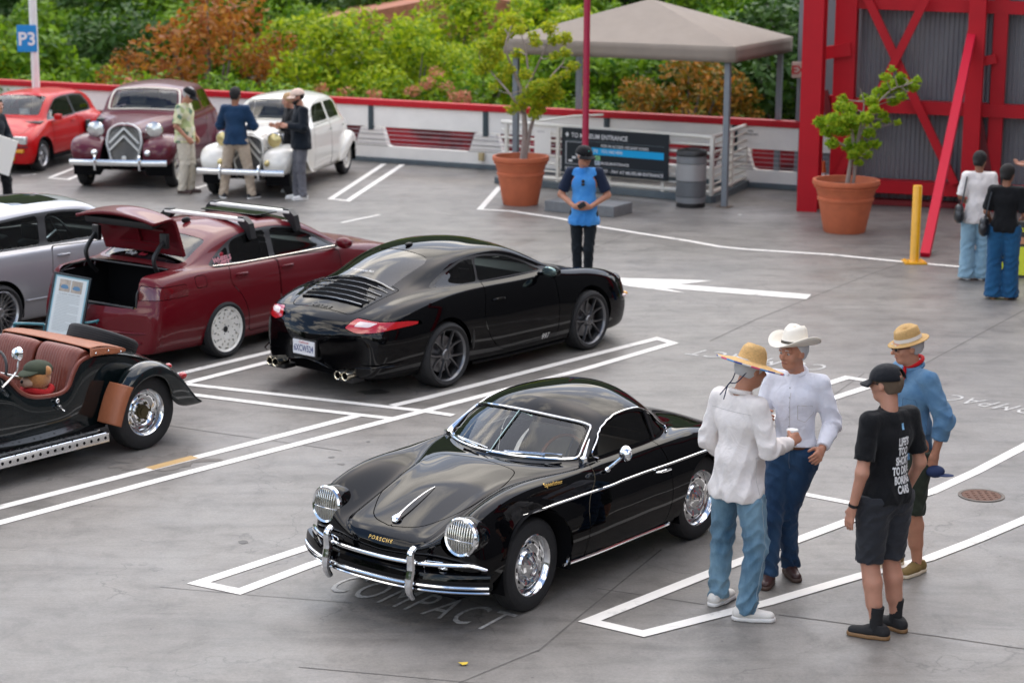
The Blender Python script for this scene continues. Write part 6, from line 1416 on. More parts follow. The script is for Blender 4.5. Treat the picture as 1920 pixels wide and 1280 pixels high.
CAR_RED = mat('dark_red_paint', (0.115, 0.0012, 0.006), 0.45, 0.0, coat=0.5, spec=0.2, coat_rough=0.02)
def saloon():
 root = thing('saloon_car', 'dark red saloon with its boot lid open, roof bars and white wheels', 'car', (-3.0, 22.93, 0), R_(55.2))
 T = [pole(2.20, 0.30, 0.42),
  section(2.14, 2.19, 0.30, 0.22, 0.40, 0.40, 0.32, 0.52, 0.22, 0.53, 0.12, 0.53, 0.535),
  section(2.02, 2.14, 0.62, 0.18, 0.72, 0.44, 0.62, 0.62, 0.45, 0.64, 0.28, 0.645, 0.65),
  section(1.80, 1.95, 0.76, 0.16, 0.84, 0.47, 0.72, 0.75, 0.52, 0.755, 0.32, 0.76, 0.77),
  section(1.40, 1.55, 0.79, 0.15, 0.875, 0.50, 0.76, 0.85, 0.56, 0.86, 0.36, 0.87, 0.88),
  section(1.00, 1.15, 0.80, 0.15, 0.885, 0.52, 0.79, 0.89, 0.66, 0.91, 0.50, 0.93, 0.95),
  section(0.76, 1.02, 0.80, 0.15, 0.885, 0.52, 0.80, 0.905, 0.745, 0.92, 0.67, 0.93, 0.955),
  section(0.62, 0.92, 0.80, 0.15, 0.885, 0.52, 0.80, 0.905, 0.75, 0.925, 0.66, 0.97, 0.99),
  section(0.35, 0.66, 0.80, 0.15, 0.885, 0.52, 0.80, 0.91, 0.75, 0.93, 0.62, 1.10, 1.13),
  section(0.05, 0.32, 0.80, 0.15, 0.885, 0.52, 0.80, 0.915, 0.75, 0.935, 0.585, 1.235, 1.28),
  section(-0.25, -0.10, 0.80, 0.15, 0.885, 0.52, 0.80, 0.92, 0.75, 0.94, 0.57, 1.285, 1.345),
  section(-0.60, -0.55, 0.80, 0.15, 0.885, 0.52, 0.80, 0.925, 0.75, 0.945, 0.57, 1.29, 1.36),
  section(-0.95, -0.95, 0.80, 0.15, 0.885, 0.53, 0.80, 0.93, 0.75, 0.95, 0.57, 1.26, 1.335),
  section(-1.22, -1.26, 0.80, 0.16, 0.885, 0.54, 0.80, 0.94, 0.745, 0.96, 0.57, 1.19, 1.25),
  section(-1.45, -1.52, 0.80, 0.17, 0.88, 0.55, 0.795, 0.945, 0.735, 0.975, 0.60, 1.09, 1.13),
  section(-1.64, -1.72, 0.80, 0.18, 0.88, 0.55, 0.79, 0.945, 0.72, 0.98, 0.62, 1.01, 1.03),
  section(-1.82, -1.92, 0.79, 0.18, 0.875, 0.55, 0.78, 0.94, 0.70, 0.98, 0.52, 0.995, 1.01),
  section(-2.05, -2.20, 0.78, 0.19, 0.87, 0.55, 0.77, 0.93, 0.67, 0.97, 0.46, 0.985, 1.00),
  section(-2.17, -2.35, 0.77, 0.19, 0.86, 0.55, 0.76, 0.90, 0.65, 0.95, 0.44, 0.975, 0.995),
  section(-2.22, -2.40, 0.76, 0.19, 0.85, 0.55, 0.75, 0.80, 0.63, 0.85, 0.42, 0.87, 0.88),
  section(-2.26, -2.42, 0.75, 0.19, 0.84, 0.52, 0.74, 0.68, 0.60, 0.70, 0.40, 0.71, 0.72),
  section(-2.32, -2.45, 0.66, 0.19, 0.78, 0.46, 0.68, 0.59, 0.52, 0.60, 0.34, 0.605, 0.61),
  section(-2.38, -2.47, 0.44, 0.21, 0.55, 0.42, 0.46, 0.52, 0.34, 0.53, 0.2, 0.53, 0.535),
  pole(-2.48, 0.32, 0.46)]
 tail = round_poly([(0.60, 0.74), (0.60, 0.89), (0.86, 0.86), (0.90, 0.80), (0.86, 0.745)], [.02, .03, .02, .03, .02])
 S0 = Surf(T)
 def before(S, sh):
  f = lambda V, A: np.maximum(np.maximum(np.abs(V[:, 1])-0.585, V[:, 0]+1.84), 0.655-V[:, 2])
  l, sh = sh.carve(f, 0.004)
  piv = Vector((-1.80, 0, 0.90)); X = Matrix.Translation(piv+Vector((0.13, 0, 0.13))) @ Matrix.Rotation(R_(74), 4, 'Y') @ Matrix.Translation(-piv)
  o = l.build('boot_lid', CAR_RED, root, xf=X, thick=0.035)
  b = MB(); b.box(-2.33, -2.25, -0.50, 0.50, 0.70, 0.93, M=X, bev=0.02); b.build('lid_trim', DARK, o, smooth=True)
  b = MB()
  for (x0, x1, y0, y1) in ((-2.15, -2.13, -0.40, 0.40), (-1.98, -1.96, -0.30, 0.30)): b.box(x0, x1, y0, y1, 0.925, 0.945, M=X)
  b.box(-2.15, -1.96, -0.02, 0.02, 0.93, 0.948, M=X); b.build('lid_brace', CAR_RED, o)
  for y in (0.50, -0.50):
   b = MB(); b.tube(catmull([(-1.84, y, 0.86), (-1.94, y, 0.96), (-1.99, y, 1.10), (-1.90, y, 1.22), (-1.84, y, 1.27)], 5), 0.024, 8); b.build('hinge_arm', DARK, root, smooth=True)
   b = MB(); b.box(-1.85, -1.80, y-0.05, y+0.05, 1.20, 1.36, bev=0.01); b.build('hinge_mount', DARK, root, smooth=True)
  t, sh = sh.carve(yz(tail, -1.85), 0.003)
  for sd in (1, -1):
   o2 = t.build('tail_lamp', mat('dark_red_lens', (0.11, 0.003, 0.006), 0.12, coat=1), root, side=sd)
  return sh
 rear = round_poly([(-0.47, 0.22), (-0.42, 0.94), (-1.16, 0.965), (-1.22, 0.80), (-1.04, 0.62), (-0.96, 0.42), (-0.93, 0.22)], [.03, 0, .02, .08, .1, .1, .03])
 front = round_poly([(0.60, 0.22), (0.62, 0.90), (-0.405, 0.94), (-0.455, 0.22)], [.04, .03, 0, .03])
 dlo = dict(outer=([(0.72, 0.915), (0.40, 1.09), (0.08, 1.215), (-0.25, 1.262), (-0.60, 1.262), (-0.92, 1.225), (-1.20, 1.10), (-1.42, 0.985), (-1.35, 0.955)], [.03, .1, .15, .2, .2, .15, .1, .03, .05]),
  panes=[([(0.64, 0.925), (0.38, 1.065), (0.07, 1.19), (-0.22, 1.238), (-0.32, 1.238), (-0.38, 0.942)], TEAL),
      ([(-0.47, 0.945), (-0.41, 1.238), (-0.60, 1.238), (-0.90, 1.20), (-1.00, 1.16), (-1.07, 0.957)], GLASS_DARK),
      ([(-1.10, 0.962), (-1.04, 1.14), (-1.18, 1.08), (-1.36, 0.985), (-1.32, 0.968)], SMOKE)])
 S, sh = carbase(root, T, CAR_RED, 1.325, -1.325, (0.30, 0.285, 0.325, 0.305),
  [(1.325, 0.79, 0.305, 0.22, 0.235, 'turbine', WHITE_ALLOY), (-1.325, 0.79, 0.305, 0.22, 0.24, 'turbine', WHITE_ALLOY)],
  round_poly([(7.0, 12.9), (7.0, 9.25), (9.7, 9.25), (9.7, 12.9)], [0, .5, .5, 0]),
  round_poly([(12.9, 12.9), (12.9, 9.25), (15.0, 9.3), (15.0, 12.9)], [0, .4, .4, 0]), dlo, [(rear, -1.02, 4.35), (front, -0.28, 4.35)], before=before, res=(8, 7))
 fl, sh = sh.carve(xz(round_poly([(-1.56, 0.80), (-1.56, 0.92), (-1.72, 0.92), (-1.72, 0.80)], .03), 0.4), 0.003)
 for sd in (1, -1): fl.build('fuel_flap', CAR_RED, root, side=sd)
 sh.build('body', CAR_RED, root)
 b = MB()                                                      # boot well: floor, sides, front, all dark
 b.box(-2.25, -1.5, -0.66, 0.66, 0.34, 0.38); b.box(-2.25, -1.5, -0.66, -0.62, 0.38, 0.90); b.box(-2.25, -1.5, 0.62, 0.66, 0.38, 0.90); b.box(-1.56, -1.5, -0.62, 0.62, 0.38, 0.97)
 b.box(-2.36, -2.30, -0.60, 0.60, 0.40, 0.64); b.build('boot_lining', VOID, root)
 b = MB(); b.tube([(-2.36, y, 0.655-0.0*abs(y)) for y in np.linspace(-0.56, 0.56, 9)], 0.014, 6); b.tube([(-1.85, y, 0.985) for y in np.linspace(-0.56, 0.56, 9)], 0.012, 6)
 for y in (0.585, -0.585): b.tube([(-2.35, y, 0.66), (-2.33, y, 0.80), (-2.24, y, 0.93), (-2.10, y, 0.965), (-1.86, y, 0.97)], 0.012, 6)
 b.build('boot_seal', DARK, root, smooth=True)
 b = MB(); b.box(-2.20, -2.05, -0.50, -0.38, 0.40, 0.62, bev=0.03); b.build('boot_bag', mat('yellow_cloth', (0.45, 0.30, 0.02), 0.7), root, smooth=True)
 for sd in (1, -1):
  b = MB(); u0, u1 = S.at_x(0.66, 6), S.at_x(-1.38, 6)
  b.tube(S.line([(u0, 5.75), ((u0+u1)/2, 5.75), (u1, 5.78)], 0.006, 14, sd), 0.012, 8, flat=(0.6, 1)); b.build('belt_trim', mat('bright_trim', (0.8, 0.78, 0.74), 0.25, 0.9), root, smooth=True)
  b = MB(); b.sphere((0.62, 0.90*sd, 0.98), (0.07, 0.11, 0.065), 16, 10); b.tube([(0.62, 0.78*sd, 0.95), (0.62, 0.86*sd, 0.96)], 0.02, 6); b.build('door_mirror', CAR_RED, root, smooth=True)
  b = MB(); b.box(-2.34, -2.27, min(0.38*sd, 0.72*sd), max(0.38*sd, 0.72*sd), 0.36, 0.40, bev=0.01) if False else None
  b = MB(); b.sphere((1.98, 0.62*sd, 0.62), (0.12, 0.16, 0.06)); b.build('headlight', LAMP_GLASS, root, smooth=True)
 b = MB(); b.tube([(-2.452+0.17*(abs(y)/0.8)**3, y, 0.40) for y in np.linspace(-0.72, 0.72, 21)], 0.010, 6); b.tube([(-2.47+0.17*(abs(y)/0.8)**3, y, 0.30) for y in np.linspace(-0.66, 0.66, 21)], 0.008, 6)
 b.build('bumper_crease', CAR_RED, root, smooth=True)
 b = MB(); b.box(-0.30, 0.28, -0.42, 0.42, 1.352, 1.366, bev=0.004); b.build('sunroof', GLASS_DARK, root)
 b = MB(); b.sphere((-0.98, 0, 1.355), (0.07, 0.02, 0.035)); b.build('antenna', DARK, root, smooth=True)
 # stickers
 text_at('window_sticker', 'WHEELS', frame((-1.215, -0.738, 1.03), (1, 0, 0.04), (0, 0.22, 1)), mat('pink_print', (0.70, 0.30, 0.34), 0.6), root, size=0.075, offset=0.003)
 text_at('window_sticker', 'HEELS', frame((-1.20, -0.752, 0.978), (1, 0, 0.04), (0, 0.22, 1)), mat('pink_print'), root, size=0.065, offset=0.003)
 b = MB(); b.sphere((-1.19, -0.705, 1.075), (0.03, 0.004, 0.025)); b.build('window_sticker', mat('red_print', (0.40, 0.02, 0.04), 0.6), root)
 def rear_glass(y, t):
  u = 13.0+2.0*t; v = 12-abs(y)/0.57*3; p = S._side(np.array([u]), np.array([v]), 0.008, 1)[0]; p.y = y; return p
 p = rear_glass(0.18, 0.80); pu = rear_glass(0.18, 0.70)-p
 text_at('window_sticker', 'Only', frame(p, (0, -1, 0), pu), PRINT_WHITE, root, size=0.075, shear=0.3, offset=0.002)
 p = rear_glass(0.0, 0.80); text_at('window_sticker', 'fast', frame(p, (0, -1, 0), pu), mat('red_print'), root, size=0.075, shear=0.3, offset=0.002)
 interior(root, mat('black_leather'), (0.05, -0.95), 0.85, 0.93, 0.22)
 # roof bars: a rack of its own clamped on the roof
 for x in (0.08, -0.66):
  r = thing('roof_bar', ('front' if x > -0.3 else 'rear')+' silver roof bar with black feet on the dark red saloon', 'roof rack', root.matrix_basis@Vector((x, 0, 0)), R_(55.2), 'roof bars on the dark red saloon')
  r.location = Matrix.Translation((-3.0, 22.93, 0)) @ Matrix.Rotation(R_(55.2), 4, 'Z') @ Vector((x, 0, 1.275))
  b = MB(); b.box(-0.045, 0.045, -0.60, 0.60, 0.075, 0.112, bev=0.014); b.build('bar', mat('bar_silver', (0.84, 0.82, 0.76), 0.5), r, smooth=True)
  for sd in (1, -1):
   b = MB(); b.prism([(0.50, 0.125), (0.58, 0.125), (0.66, 0.06), (0.70, -0.10), (0.66, -0.12), (0.60, -0.03), (0.50, 0.06)], -0.04, 0.04, M=Matrix(((0, 0, 1, 0), (sd, 0, 0, 0), (0, 1, 0, 0), (0, 0, 0, 1))))
   b.build('foot', DARK, r)
 return root

SILVER = mat('silver_paint', (0.30, 0.30, 0.32), 0.35, 0.35, coat=1.0, coat_rough=0.02)
def hatchback():
 a = R_(55.0); w = G(0, 587, 0.31); rot = Matrix.Rotation(a, 3, 'Z'); o = w-rot@Vector((-1.255, -0.83, 0));
 root = thing('hatchback_car', 'silver three-door hatchback with sunroof beside the dark red saloon, cut by the picture edge', 'car', (o.x, o.y, 0), a)
 T = [pole(2.02, 0.30, 0.42),
  section(1.95, 2.00, 0.34, 0.22, 0.44, 0.40, 0.36, 0.54, 0.26, 0.55, 0.14, 0.555, 0.56),
  section(1.80, 1.93, 0.66, 0.18, 0.75, 0.44, 0.66, 0.68, 0.48, 0.69, 0.30, 0.70, 0.705),
  section(1.55, 1.68, 0.76, 0.17, 0.85, 0.48, 0.76, 0.83, 0.56, 0.83, 0.34, 0.84, 0.85),
  section(1.20, 1.32, 0.78, 0.16, 0.865, 0.50, 0.79, 0.89, 0.62, 0.91, 0.40, 0.92, 0.93),
  section(0.88, 1.10, 0.79, 0.16, 0.865, 0.52, 0.80, 0.91, 0.735, 0.935, 0.66, 0.95, 0.975),
  section(0.74, 0.98, 0.79, 0.16, 0.865, 0.52, 0.80, 0.915, 0.74, 0.94, 0.65, 1.0, 1.02),
  section(0.50, 0.74, 0.79, 0.16, 0.865, 0.52, 0.80, 0.915, 0.74, 0.945, 0.61, 1.16, 1.19),
  section(0.22, 0.42, 0.79, 0.16, 0.865, 0.52, 0.80, 0.92, 0.74, 0.95, 0.58, 1.31, 1.36),
  section(-0.10, 0.02, 0.79, 0.16, 0.865, 0.52, 0.80, 0.92, 0.74, 0.95, 0.57, 1.345, 1.41),
  section(-0.60, -0.58, 0.79, 0.16, 0.865, 0.52, 0.80, 0.925, 0.74, 0.95, 0.57, 1.345, 1.415),
  section(-1.10, -1.12, 0.79, 0.17, 0.865, 0.53, 0.80, 0.93, 0.74, 0.955, 0.57, 1.32, 1.39),
  section(-1.50, -1.58, 0.78, 0.18, 0.86, 0.54, 0.79, 0.93, 0.73, 0.96, 0.58, 1.25, 1.32),
  section(-1.72, -1.80, 0.77, 0.19, 0.855, 0.54, 0.79, 0.92, 0.72, 0.955, 0.61, 1.10, 1.15),
  section(-1.86, -1.94, 0.76, 0.19, 0.85, 0.54, 0.78, 0.90, 0.69, 0.93, 0.50, 0.95, 0.97),
  section(-1.96, -2.05, 0.74, 0.20, 0.83, 0.50, 0.75, 0.72, 0.62, 0.74, 0.40, 0.75, 0.76),
  section(-2.04, -2.12, 0.60, 0.21, 0.70, 0.44, 0.58, 0.56, 0.44, 0.57, 0.28, 0.58, 0.585),
  pole(-2.15, 0.30, 0.44)]
 door = round_poly([(0.78, 0.24), (0.80, 0.90), (-0.44, 0.94), (-0.50, 0.60), (-0.44, 0.24)], [.05, .03, .02, .1, .05])
 dlo = dict(outer=([(0.86, 0.93), (0.55, 1.12), (0.24, 1.27), (-0.10, 1.305), (-0.60, 1.305), (-1.10, 1.275), (-1.42, 1.20), (-1.55, 1.02), (-1.50, 0.965)], [.03, .1, .12, .1, .2, .1, .1, .08, .04]),
  panes=[([(0.80, 0.945), (0.53, 1.095), (0.23, 1.245), (-0.10, 1.282), (-0.36, 1.282), (-0.44, 0.96)], TEAL),
      ([(-0.55, 0.965), (-0.47, 1.283), (-1.08, 1.252), (-1.38, 1.18), (-1.49, 1.02), (-1.45, 0.98)], TEAL)])
 S, sh = carbase(root, T, SILVER, 1.255, -1.255, (0.33, 0.33, 0.34, 0.34),
  [(1.255, 0.765, 0.31, 0.22, 0.24, 'mesh', SILVER_ALLOY), (-1.255, 0.765, 0.31, 0.22, 0.24, 'mesh', SILVER_ALLOY)],
  round_poly([(6.0, 12.9), (6.0, 9.25), (8.2, 9.25), (8.2, 12.9)], [0, .4, .4, 0]), round_poly([(12.2, 12.9), (12.2, 9.3), (13.4, 9.3), (13.4, 12.9)], [0, .3, .3, 0]), dlo, [(door, -0.30, 4.3)])
 sp, sh = sh.carve(lambda V, A: np.where(V[:, 2] > 1.2, np.maximum(np.abs(V[:, 1])-0.40, np.abs(V[:, 0]+0.28)-0.34), 0.1), 0.005); sp.build('sunroof', GLASS_DARK, root, off=-0.004)
 sh.build('body', SILVER, root)
 for sd in (1, -1):
  b = MB(); b.tube(S.line([(S.at_x(-0.2, 3), 2.4), (S.at_x(-0.9, 3), 2.4)], 0.006, 8, sd), 0.010, 6); b.build('side_moulding', SILVER, root)
  b = MB(); b.box(-1.62, -1.50, min(0.855*sd, 0.868*sd), max(0.855*sd, 0.868*sd), 0.555, 0.575, bev=0.004); b.build('side_marker', WHITE_LENS, root)
  b = MB(); b.sphere((0.80, 0.90*sd, 0.99), (0.07, 0.11, 0.07), 16, 10); b.build('door_mirror', SILVER, root, smooth=True)
 interior(root, mat('black_leather'), (0.1, -0.85), 0.95, 0.93, 0.25)
 return root

RALLY_RED = mat('bright_red_paint', (0.46, 0.002, 0.003), 0.5, coat=0.35, spec=0.2, coat_rough=0.02)
def rally_hatch():
 root = thing('rally_hatchback', 'small bright red boxy hatchback with flared rear arches under the blue sign pole', 'car', (-8.65, 36.6, 0), R_(-102.5)); place_by(root, (1.20, 0.72), (75, 291), 0.285, -102.5)
 T = [pole(1.78, 0.26, 0.40),
  section(1.72, 1.77, 0.40, 0.20, 0.50, 0.36, 0.46, 0.52, 0.34, 0.53, 0.2, 0.535, 0.54),
  section(1.62, 1.72, 0.66, 0.18, 0.76, 0.40, 0.70, 0.58, 0.55, 0.60, 0.34, 0.61, 0.615),
  section(1.50, 1.60, 0.72, 0.17, 0.82, 0.42, 0.74, 0.66, 0.58, 0.68, 0.34, 0.69, 0.695),
  section(1.20, 1.30, 0.73, 0.17, 0.82, 0.48, 0.73, 0.77, 0.58, 0.78, 0.36, 0.79, 0.80),
  section(0.80, 0.98, 0.70, 0.18, 0.77, 0.52, 0.71, 0.83, 0.66, 0.85, 0.55, 0.87, 0.885),
  section(0.68, 0.88, 0.70, 0.18, 0.77, 0.52, 0.71, 0.84, 0.67, 0.86, 0.58, 0.92, 0.935),
  section(0.42, 0.62, 0.70, 0.18, 0.77, 0.52, 0.71, 0.85, 0.67, 0.865, 0.545, 1.10, 1.125),
  section(0.16, 0.34, 0.70, 0.18, 0.77, 0.52, 0.71, 0.85, 0.67, 0.87, 0.52, 1.23, 1.27),
  section(-0.15, -0.05, 0.70, 0.18, 0.77, 0.52, 0.71, 0.85, 0.67, 0.87, 0.51, 1.265, 1.315),
  section(-0.60, -0.58, 0.70, 0.18, 0.78, 0.52, 0.71, 0.86, 0.67, 0.875, 0.51, 1.26, 1.31),
  section(-0.85, -0.90, 0.78, 0.19, 0.86, 0.50, 0.78, 0.82, 0.67, 0.875, 0.51, 1.25, 1.30),
  section(-1.15, -1.22, 0.82, 0.20, 0.89, 0.50, 0.81, 0.81, 0.66, 0.87, 0.51, 1.20, 1.25),
  section(-1.40, -1.48, 0.80, 0.20, 0.87, 0.48, 0.78, 0.78, 0.65, 0.86, 0.54, 1.02, 1.07),
  section(-1.62, -1.68, 0.72, 0.22, 0.80, 0.45, 0.72, 0.70, 0.60, 0.76, 0.42, 0.80, 0.82),
  section(-1.74, -1.80, 0.55, 0.24, 0.62, 0.42, 0.55, 0.56, 0.4, 0.58, 0.28, 0.59, 0.60),
  pole(-1.83, 0.32, 0.46)]
 door = round_poly([(0.66, 0.24), (0.66, 0.84), (-0.42, 0.87), (-0.42, 0.24)], .04)
 dlo = dict(outer=([(0.74, 0.86), (0.46, 1.06), (0.18, 1.20), (-0.15, 1.23), (-0.62, 1.228), (-1.02, 1.19), (-1.22, 1.0), (-1.18, 0.88)], [.03, .1, .1, .1, .1, .06, .06, .04]),
  panes=[([(0.68, 0.87), (0.44, 1.04), (0.17, 1.18), (-0.12, 1.208), (-0.36, 1.208), (-0.40, 0.885)], SMOKE),
      ([(-0.48, 0.888), (-0.44, 1.205), (-0.64, 1.205), (-0.99, 1.165), (-1.16, 1.0), (-1.13, 0.895)], GLASS_DARK)])
 S, sh = carbase(root, T, RALLY_RED, 1.20, -1.20, (0.30, 0.31, 0.315, 0.33),
  [(1.20, 0.70, 0.285, 0.19, 0.185, 'six', SILVER_ALLOY), (-1.20, 0.745, 0.30, 0.25, 0.19, 'six', SILVER_ALLOY)],
  round_poly([(6.1, 12.9), (6.1, 9.35), (8.0, 9.35), (8.0, 12.9)], [0, .3, .3, 0]), round_poly([(12.3, 12.9), (12.3, 9.4), (13.6, 9.4), (13.6, 12.9)], [0, .3, .3, 0]), dlo, [(door, -0.2, 4.3)],
  [(1.50, -0.3), (1.50, 0.56), (0.92, 0.60), (0.90, 0.3), (0.92, -0.3)])
 sh.build('body', RALLY_RED, root)
 b = MB(); b.tube([(1.79-0.13*(abs(y)/0.75)**4, y, 0.48) for y in np.linspace(-0.72, 0.72, 21)], 0.012, 6); b.build('front_bumper', DARK, root, smooth=True)
 for sd in (1, -1):
  b = MB(); b.box(1.60, 1.70, min(0.44*sd, 0.70*sd), max(0.44*sd, 0.70*sd), 0.52, 0.66, bev=0.02); b.build('headlight', LAMP_GLASS if False else mat('lamp_silver', (0.65, 0.65, 0.62), 0.2, 0.6, coat=1), root, smooth=True)
  b = MB(); b.box(1.68, 1.76, min(0.42*sd, 0.66*sd), max(0.42*sd, 0.66*sd), 0.38, 0.44, bev=0.012); b.build('indicator', AMBER, root, smooth=True)
  b = MB(); b.lathe([(0.05, -0.03), (0.052, 0.01), (0.0001, 0.03)], 16, M=Matrix.Translation((1.77, 0.45*sd, 0.28)) @ Matrix.Rotation(R_(90), 4, 'Y')); b.build('fog_lamp', mat('yellow_lens', (0.75, 0.55, 0.03), 0.2, coat=1), root, smooth=True)
  b = MB(); b.box(0.50, 0.62, min(0.74*sd, 0.86*sd), max(0.74*sd, 0.86*sd), 0.86, 0.96, bev=0.02); b.build('door_mirror', RALLY_RED, root, smooth=True)
  b = MB(); b.box(-0.78, -0.58, min(0.80*sd, 0.84*sd), max(0.80*sd, 0.84*sd), 0.50, 0.74, bev=0.02); b.build('side_scoop', DARK, root, smooth=True)
 b = MB(); b.box(0.86, 0.89, 0.12, 0.30, 0.95, 1.05, M=Matrix.Translation((-0.22, -0.02, 0.0))); b.build('paper_slip', PRINT_WHITE, root)
 interior(root, mat('black_leather'), (-0.1,), 0.80, 0.86, 0.2)
 return root

# ---------------------------------------------------------------- pre-war cars with separate wings
def bgrid(net, nu=6, nv=5):
 """clamped B-spline sheet through a net of points"""
 P = np.array(net, float)
 Q = P.copy()
 def ext(P): P = np.concatenate([2*P[:1]-P[1:2], P, 2*P[-1:]-P[-2:-1]], 0); return np.concatenate([2*P[:, :1]-P[:, 1:2], P, 2*P[:, -1:]-P[:, -2:-1]], 1)
 E = ext(Q); M, K = P.shape[:2]
 us = np.linspace(0, M-1, (M-1)*nu+1); vs_ = np.linspace(0, K-1, (K-1)*nv+1); U, W = np.meshgrid(us, vs_, indexing='ij')
 iu = np.minimum(U.astype(int), M-2); iv = np.minimum(W.astype(int), K-2); bu = Surf._b(U-iu); bv = Surf._b(W-iv); out = 0
 for a in range(4):
  for b in range(4): out = out+(bu[..., a]*bv[..., b])[..., None]*E[iu+a, iv+b]
 a, b = out.shape[:2]; idx = np.arange(a*b).reshape(a, b)
 F = np.stack([idx[:-1, :-1], idx[1:, :-1], idx[1:, 1:], idx[:-1, 1:]], -1).reshape(-1, 4)
 return out.reshape(-1, 3), [tuple(map(int, f)) for f in F]
def sheet(name, net, m, parent, side=1, thick=0.006, nu=6, nv=5):
 V, F = bgrid(net, nu, nv)
 if side < 0: V = V*np.array([1, -1, 1])
 o = new_mesh(name, V, F, m, parent, True)
 md = o.modifiers.new('thickness', 'SOLIDIFY'); md.thickness = thick
 return o
def wing(name, pts, wc, ins, mid, out, lip, m, root, side, drop=0.05):
 """mudguard: pts = (x, z) crown line, wc wheel centre; ins/mid/out y values (number or one per point)"""
 g = lambda v, i: v[i] if hasattr(v, '__len__') else v
 net = []
 for i, (x, z) in enumerate(pts):
  d = Vector((wc[0]-x, 0, wc[1]-z)); L = d.length; d /= L
  q = min(g(lip, i), L*0.8); yi, ym, yo = g(ins, i), g(mid, i), g(out, i)
  net.append([(x+d.x*0.10, yi, z+d.z*0.10), (x+d.x*0.03, yi+(ym-yi)*0.45, z+d.z*0.03), (x, ym, z), (x+d.x*drop*0.5, (ym+yo)/2+0.015, z+d.z*drop*0.5), (x+d.x*drop, yo, z+d.z*drop), (x+d.x*q, yo+0.012, z+d.z*q)])
 return sheet(name, net, m, root, side)
def traction(root, paint, grille_m, s=1.0, sy=1.0, bw=0.74, rimmat=None, fog=False, lampm=None):
 T = [section(1.70, 1.73, 0.20, 0.30, 0.275, 0.60, 0.27, 0.80, 0.24, 0.90, 0.15, 0.975, 1.00),
  section(1.62, 1.66, 0.22, 0.30, 0.295, 0.62, 0.29, 0.83, 0.25, 0.93, 0.16, 1.00, 1.025),
  section(1.30, 1.32, 0.30, 0.29, 0.37, 0.64, 0.36, 0.88, 0.30, 0.97, 0.20, 1.03, 1.05),
  section(0.95, 0.97, 0.44, 0.28, 0.50, 0.64, 0.48, 0.92, 0.42, 1.00, 0.28, 1.06, 1.085),
  section(0.68, 0.72, 0.62, 0.27, 0.67, 0.62, 0.65, 0.96, 0.60, 1.02, 0.46, 1.07, 1.10),
  section(0.54, 0.60, 0.68, 0.26, 0.73, 0.60, 0.71, 0.99, 0.675, 1.04, 0.60, 1.075, 1.11),
  section(0.46, 0.54, 0.69, 0.26, 0.745, 0.60, 0.725, 1.00, 0.69, 1.045, 0.60, 1.13, 1.155),
  section(0.32, 0.42, 0.70, 0.26, 0.755, 0.60, 0.73, 1.00, 0.695, 1.05, 0.585, 1.28, 1.31),
  section(0.16, 0.26, 0.70, 0.26, 0.76, 0.60, 0.735, 1.00, 0.70, 1.05, 0.565, 1.405, 1.455),
  section(-0.12, -0.08, 0.70, 0.26, 0.765, 0.60, 0.74, 1.00, 0.705, 1.05, 0.56, 1.45, 1.53),
  section(-0.55, -0.55, 0.70, 0.26, 0.77, 0.60, 0.745, 1.00, 0.71, 1.05, 0.56, 1.455, 1.545),
  section(-1.00, -1.02, 0.70, 0.26, 0.77, 0.60, 0.74, 1.00, 0.705, 1.05, 0.555, 1.42, 1.515),
  section(-1.35, -1.42, 0.68, 0.27, 0.75, 0.60, 0.715, 0.98, 0.67, 1.03, 0.51, 1.29, 1.40),
  section(-1.62, -1.72, 0.64, 0.28, 0.71, 0.58, 0.66, 0.93, 0.60, 0.99, 0.44, 1.11, 1.20),
  section(-1.85, -1.95, 0.58, 0.30, 0.64, 0.54, 0.58, 0.82, 0.50, 0.87, 0.34, 0.93, 0.97),
  section(-2.02, -2.12, 0.45, 0.32, 0.50, 0.50, 0.44, 0.66, 0.36, 0.69, 0.24, 0.71, 0.73),
  pole(-2.18, 0.36, 0.50)]
 S = Surf(T, close0=False); sh = S.shell(7, 6)
 g, sh = sh.carve(uvp(round_poly([(6.0, 12.9), (6.0, 9.5), (8.0, 9.5), (8.0, 12.9)], [0, .4, .4, 0])), 0.0); g.build('windscreen', glass('pale_glass', (0.9, 0.9, 0.88), 0.5), root, off=-0.004)
 g, sh = sh.carve(uvp(round_poly([(12.0, 12.9), (12.0, 10.4), (12.9, 10.4), (12.9, 12.9)], [0, .3, .3, 0])), 0.0); g.build('rear_window', GLASS_DARK, root, off=-0.004)
 for pl in ([(0.36, 1.09), (0.22, 1.33), (0.08, 1.375), (-0.36, 1.385), (-0.40, 1.085)], [(-0.50, 1.085), (-0.47, 1.385), (-0.95, 1.37), (-1.10, 1.28), (-1.12, 1.085)]):
  g, sh = sh.carve(xz(round_poly(pl, .05), 0.4), 0.0)
  for sd in (1, -1): g.build('side_window', GLASS_CLEAR, root, side=sd, off=-0.005)
 for pl in (round_poly([(0.44, 0.30), (0.42, 1.04), (-0.43, 1.06), (-0.46, 0.30)], .04), round_poly([(-0.48, 0.30), (-0.45, 1.06), (-1.14, 1.06), (-1.20, 0.80), (-1.05, 0.50), (-0.98, 0.30)], .05)):
  d, sh = sh.carve(xz(pl, 0.4), 0.004)
  for sd in (1, -1):
   dd = d.build('door', paint, root, side=sd); x0 = min(p[0] for p in pl)+0.12
   b = MB(); b.tube([(x0, 0.79*sd, 0.93), (x0+0.12, 0.80*sd, 0.93)], 0.012, 6); b.build('handle', CHROME, dd, smooth=True)
 h, sh = sh.carve(lambda V, A: np.maximum(np.maximum(V[:, 0]-1.60, 0.78-V[:, 0]), 0.78-V[:, 2]), 0.004); h.build('bonnet', paint, root)
 sh.build('body', paint, root)
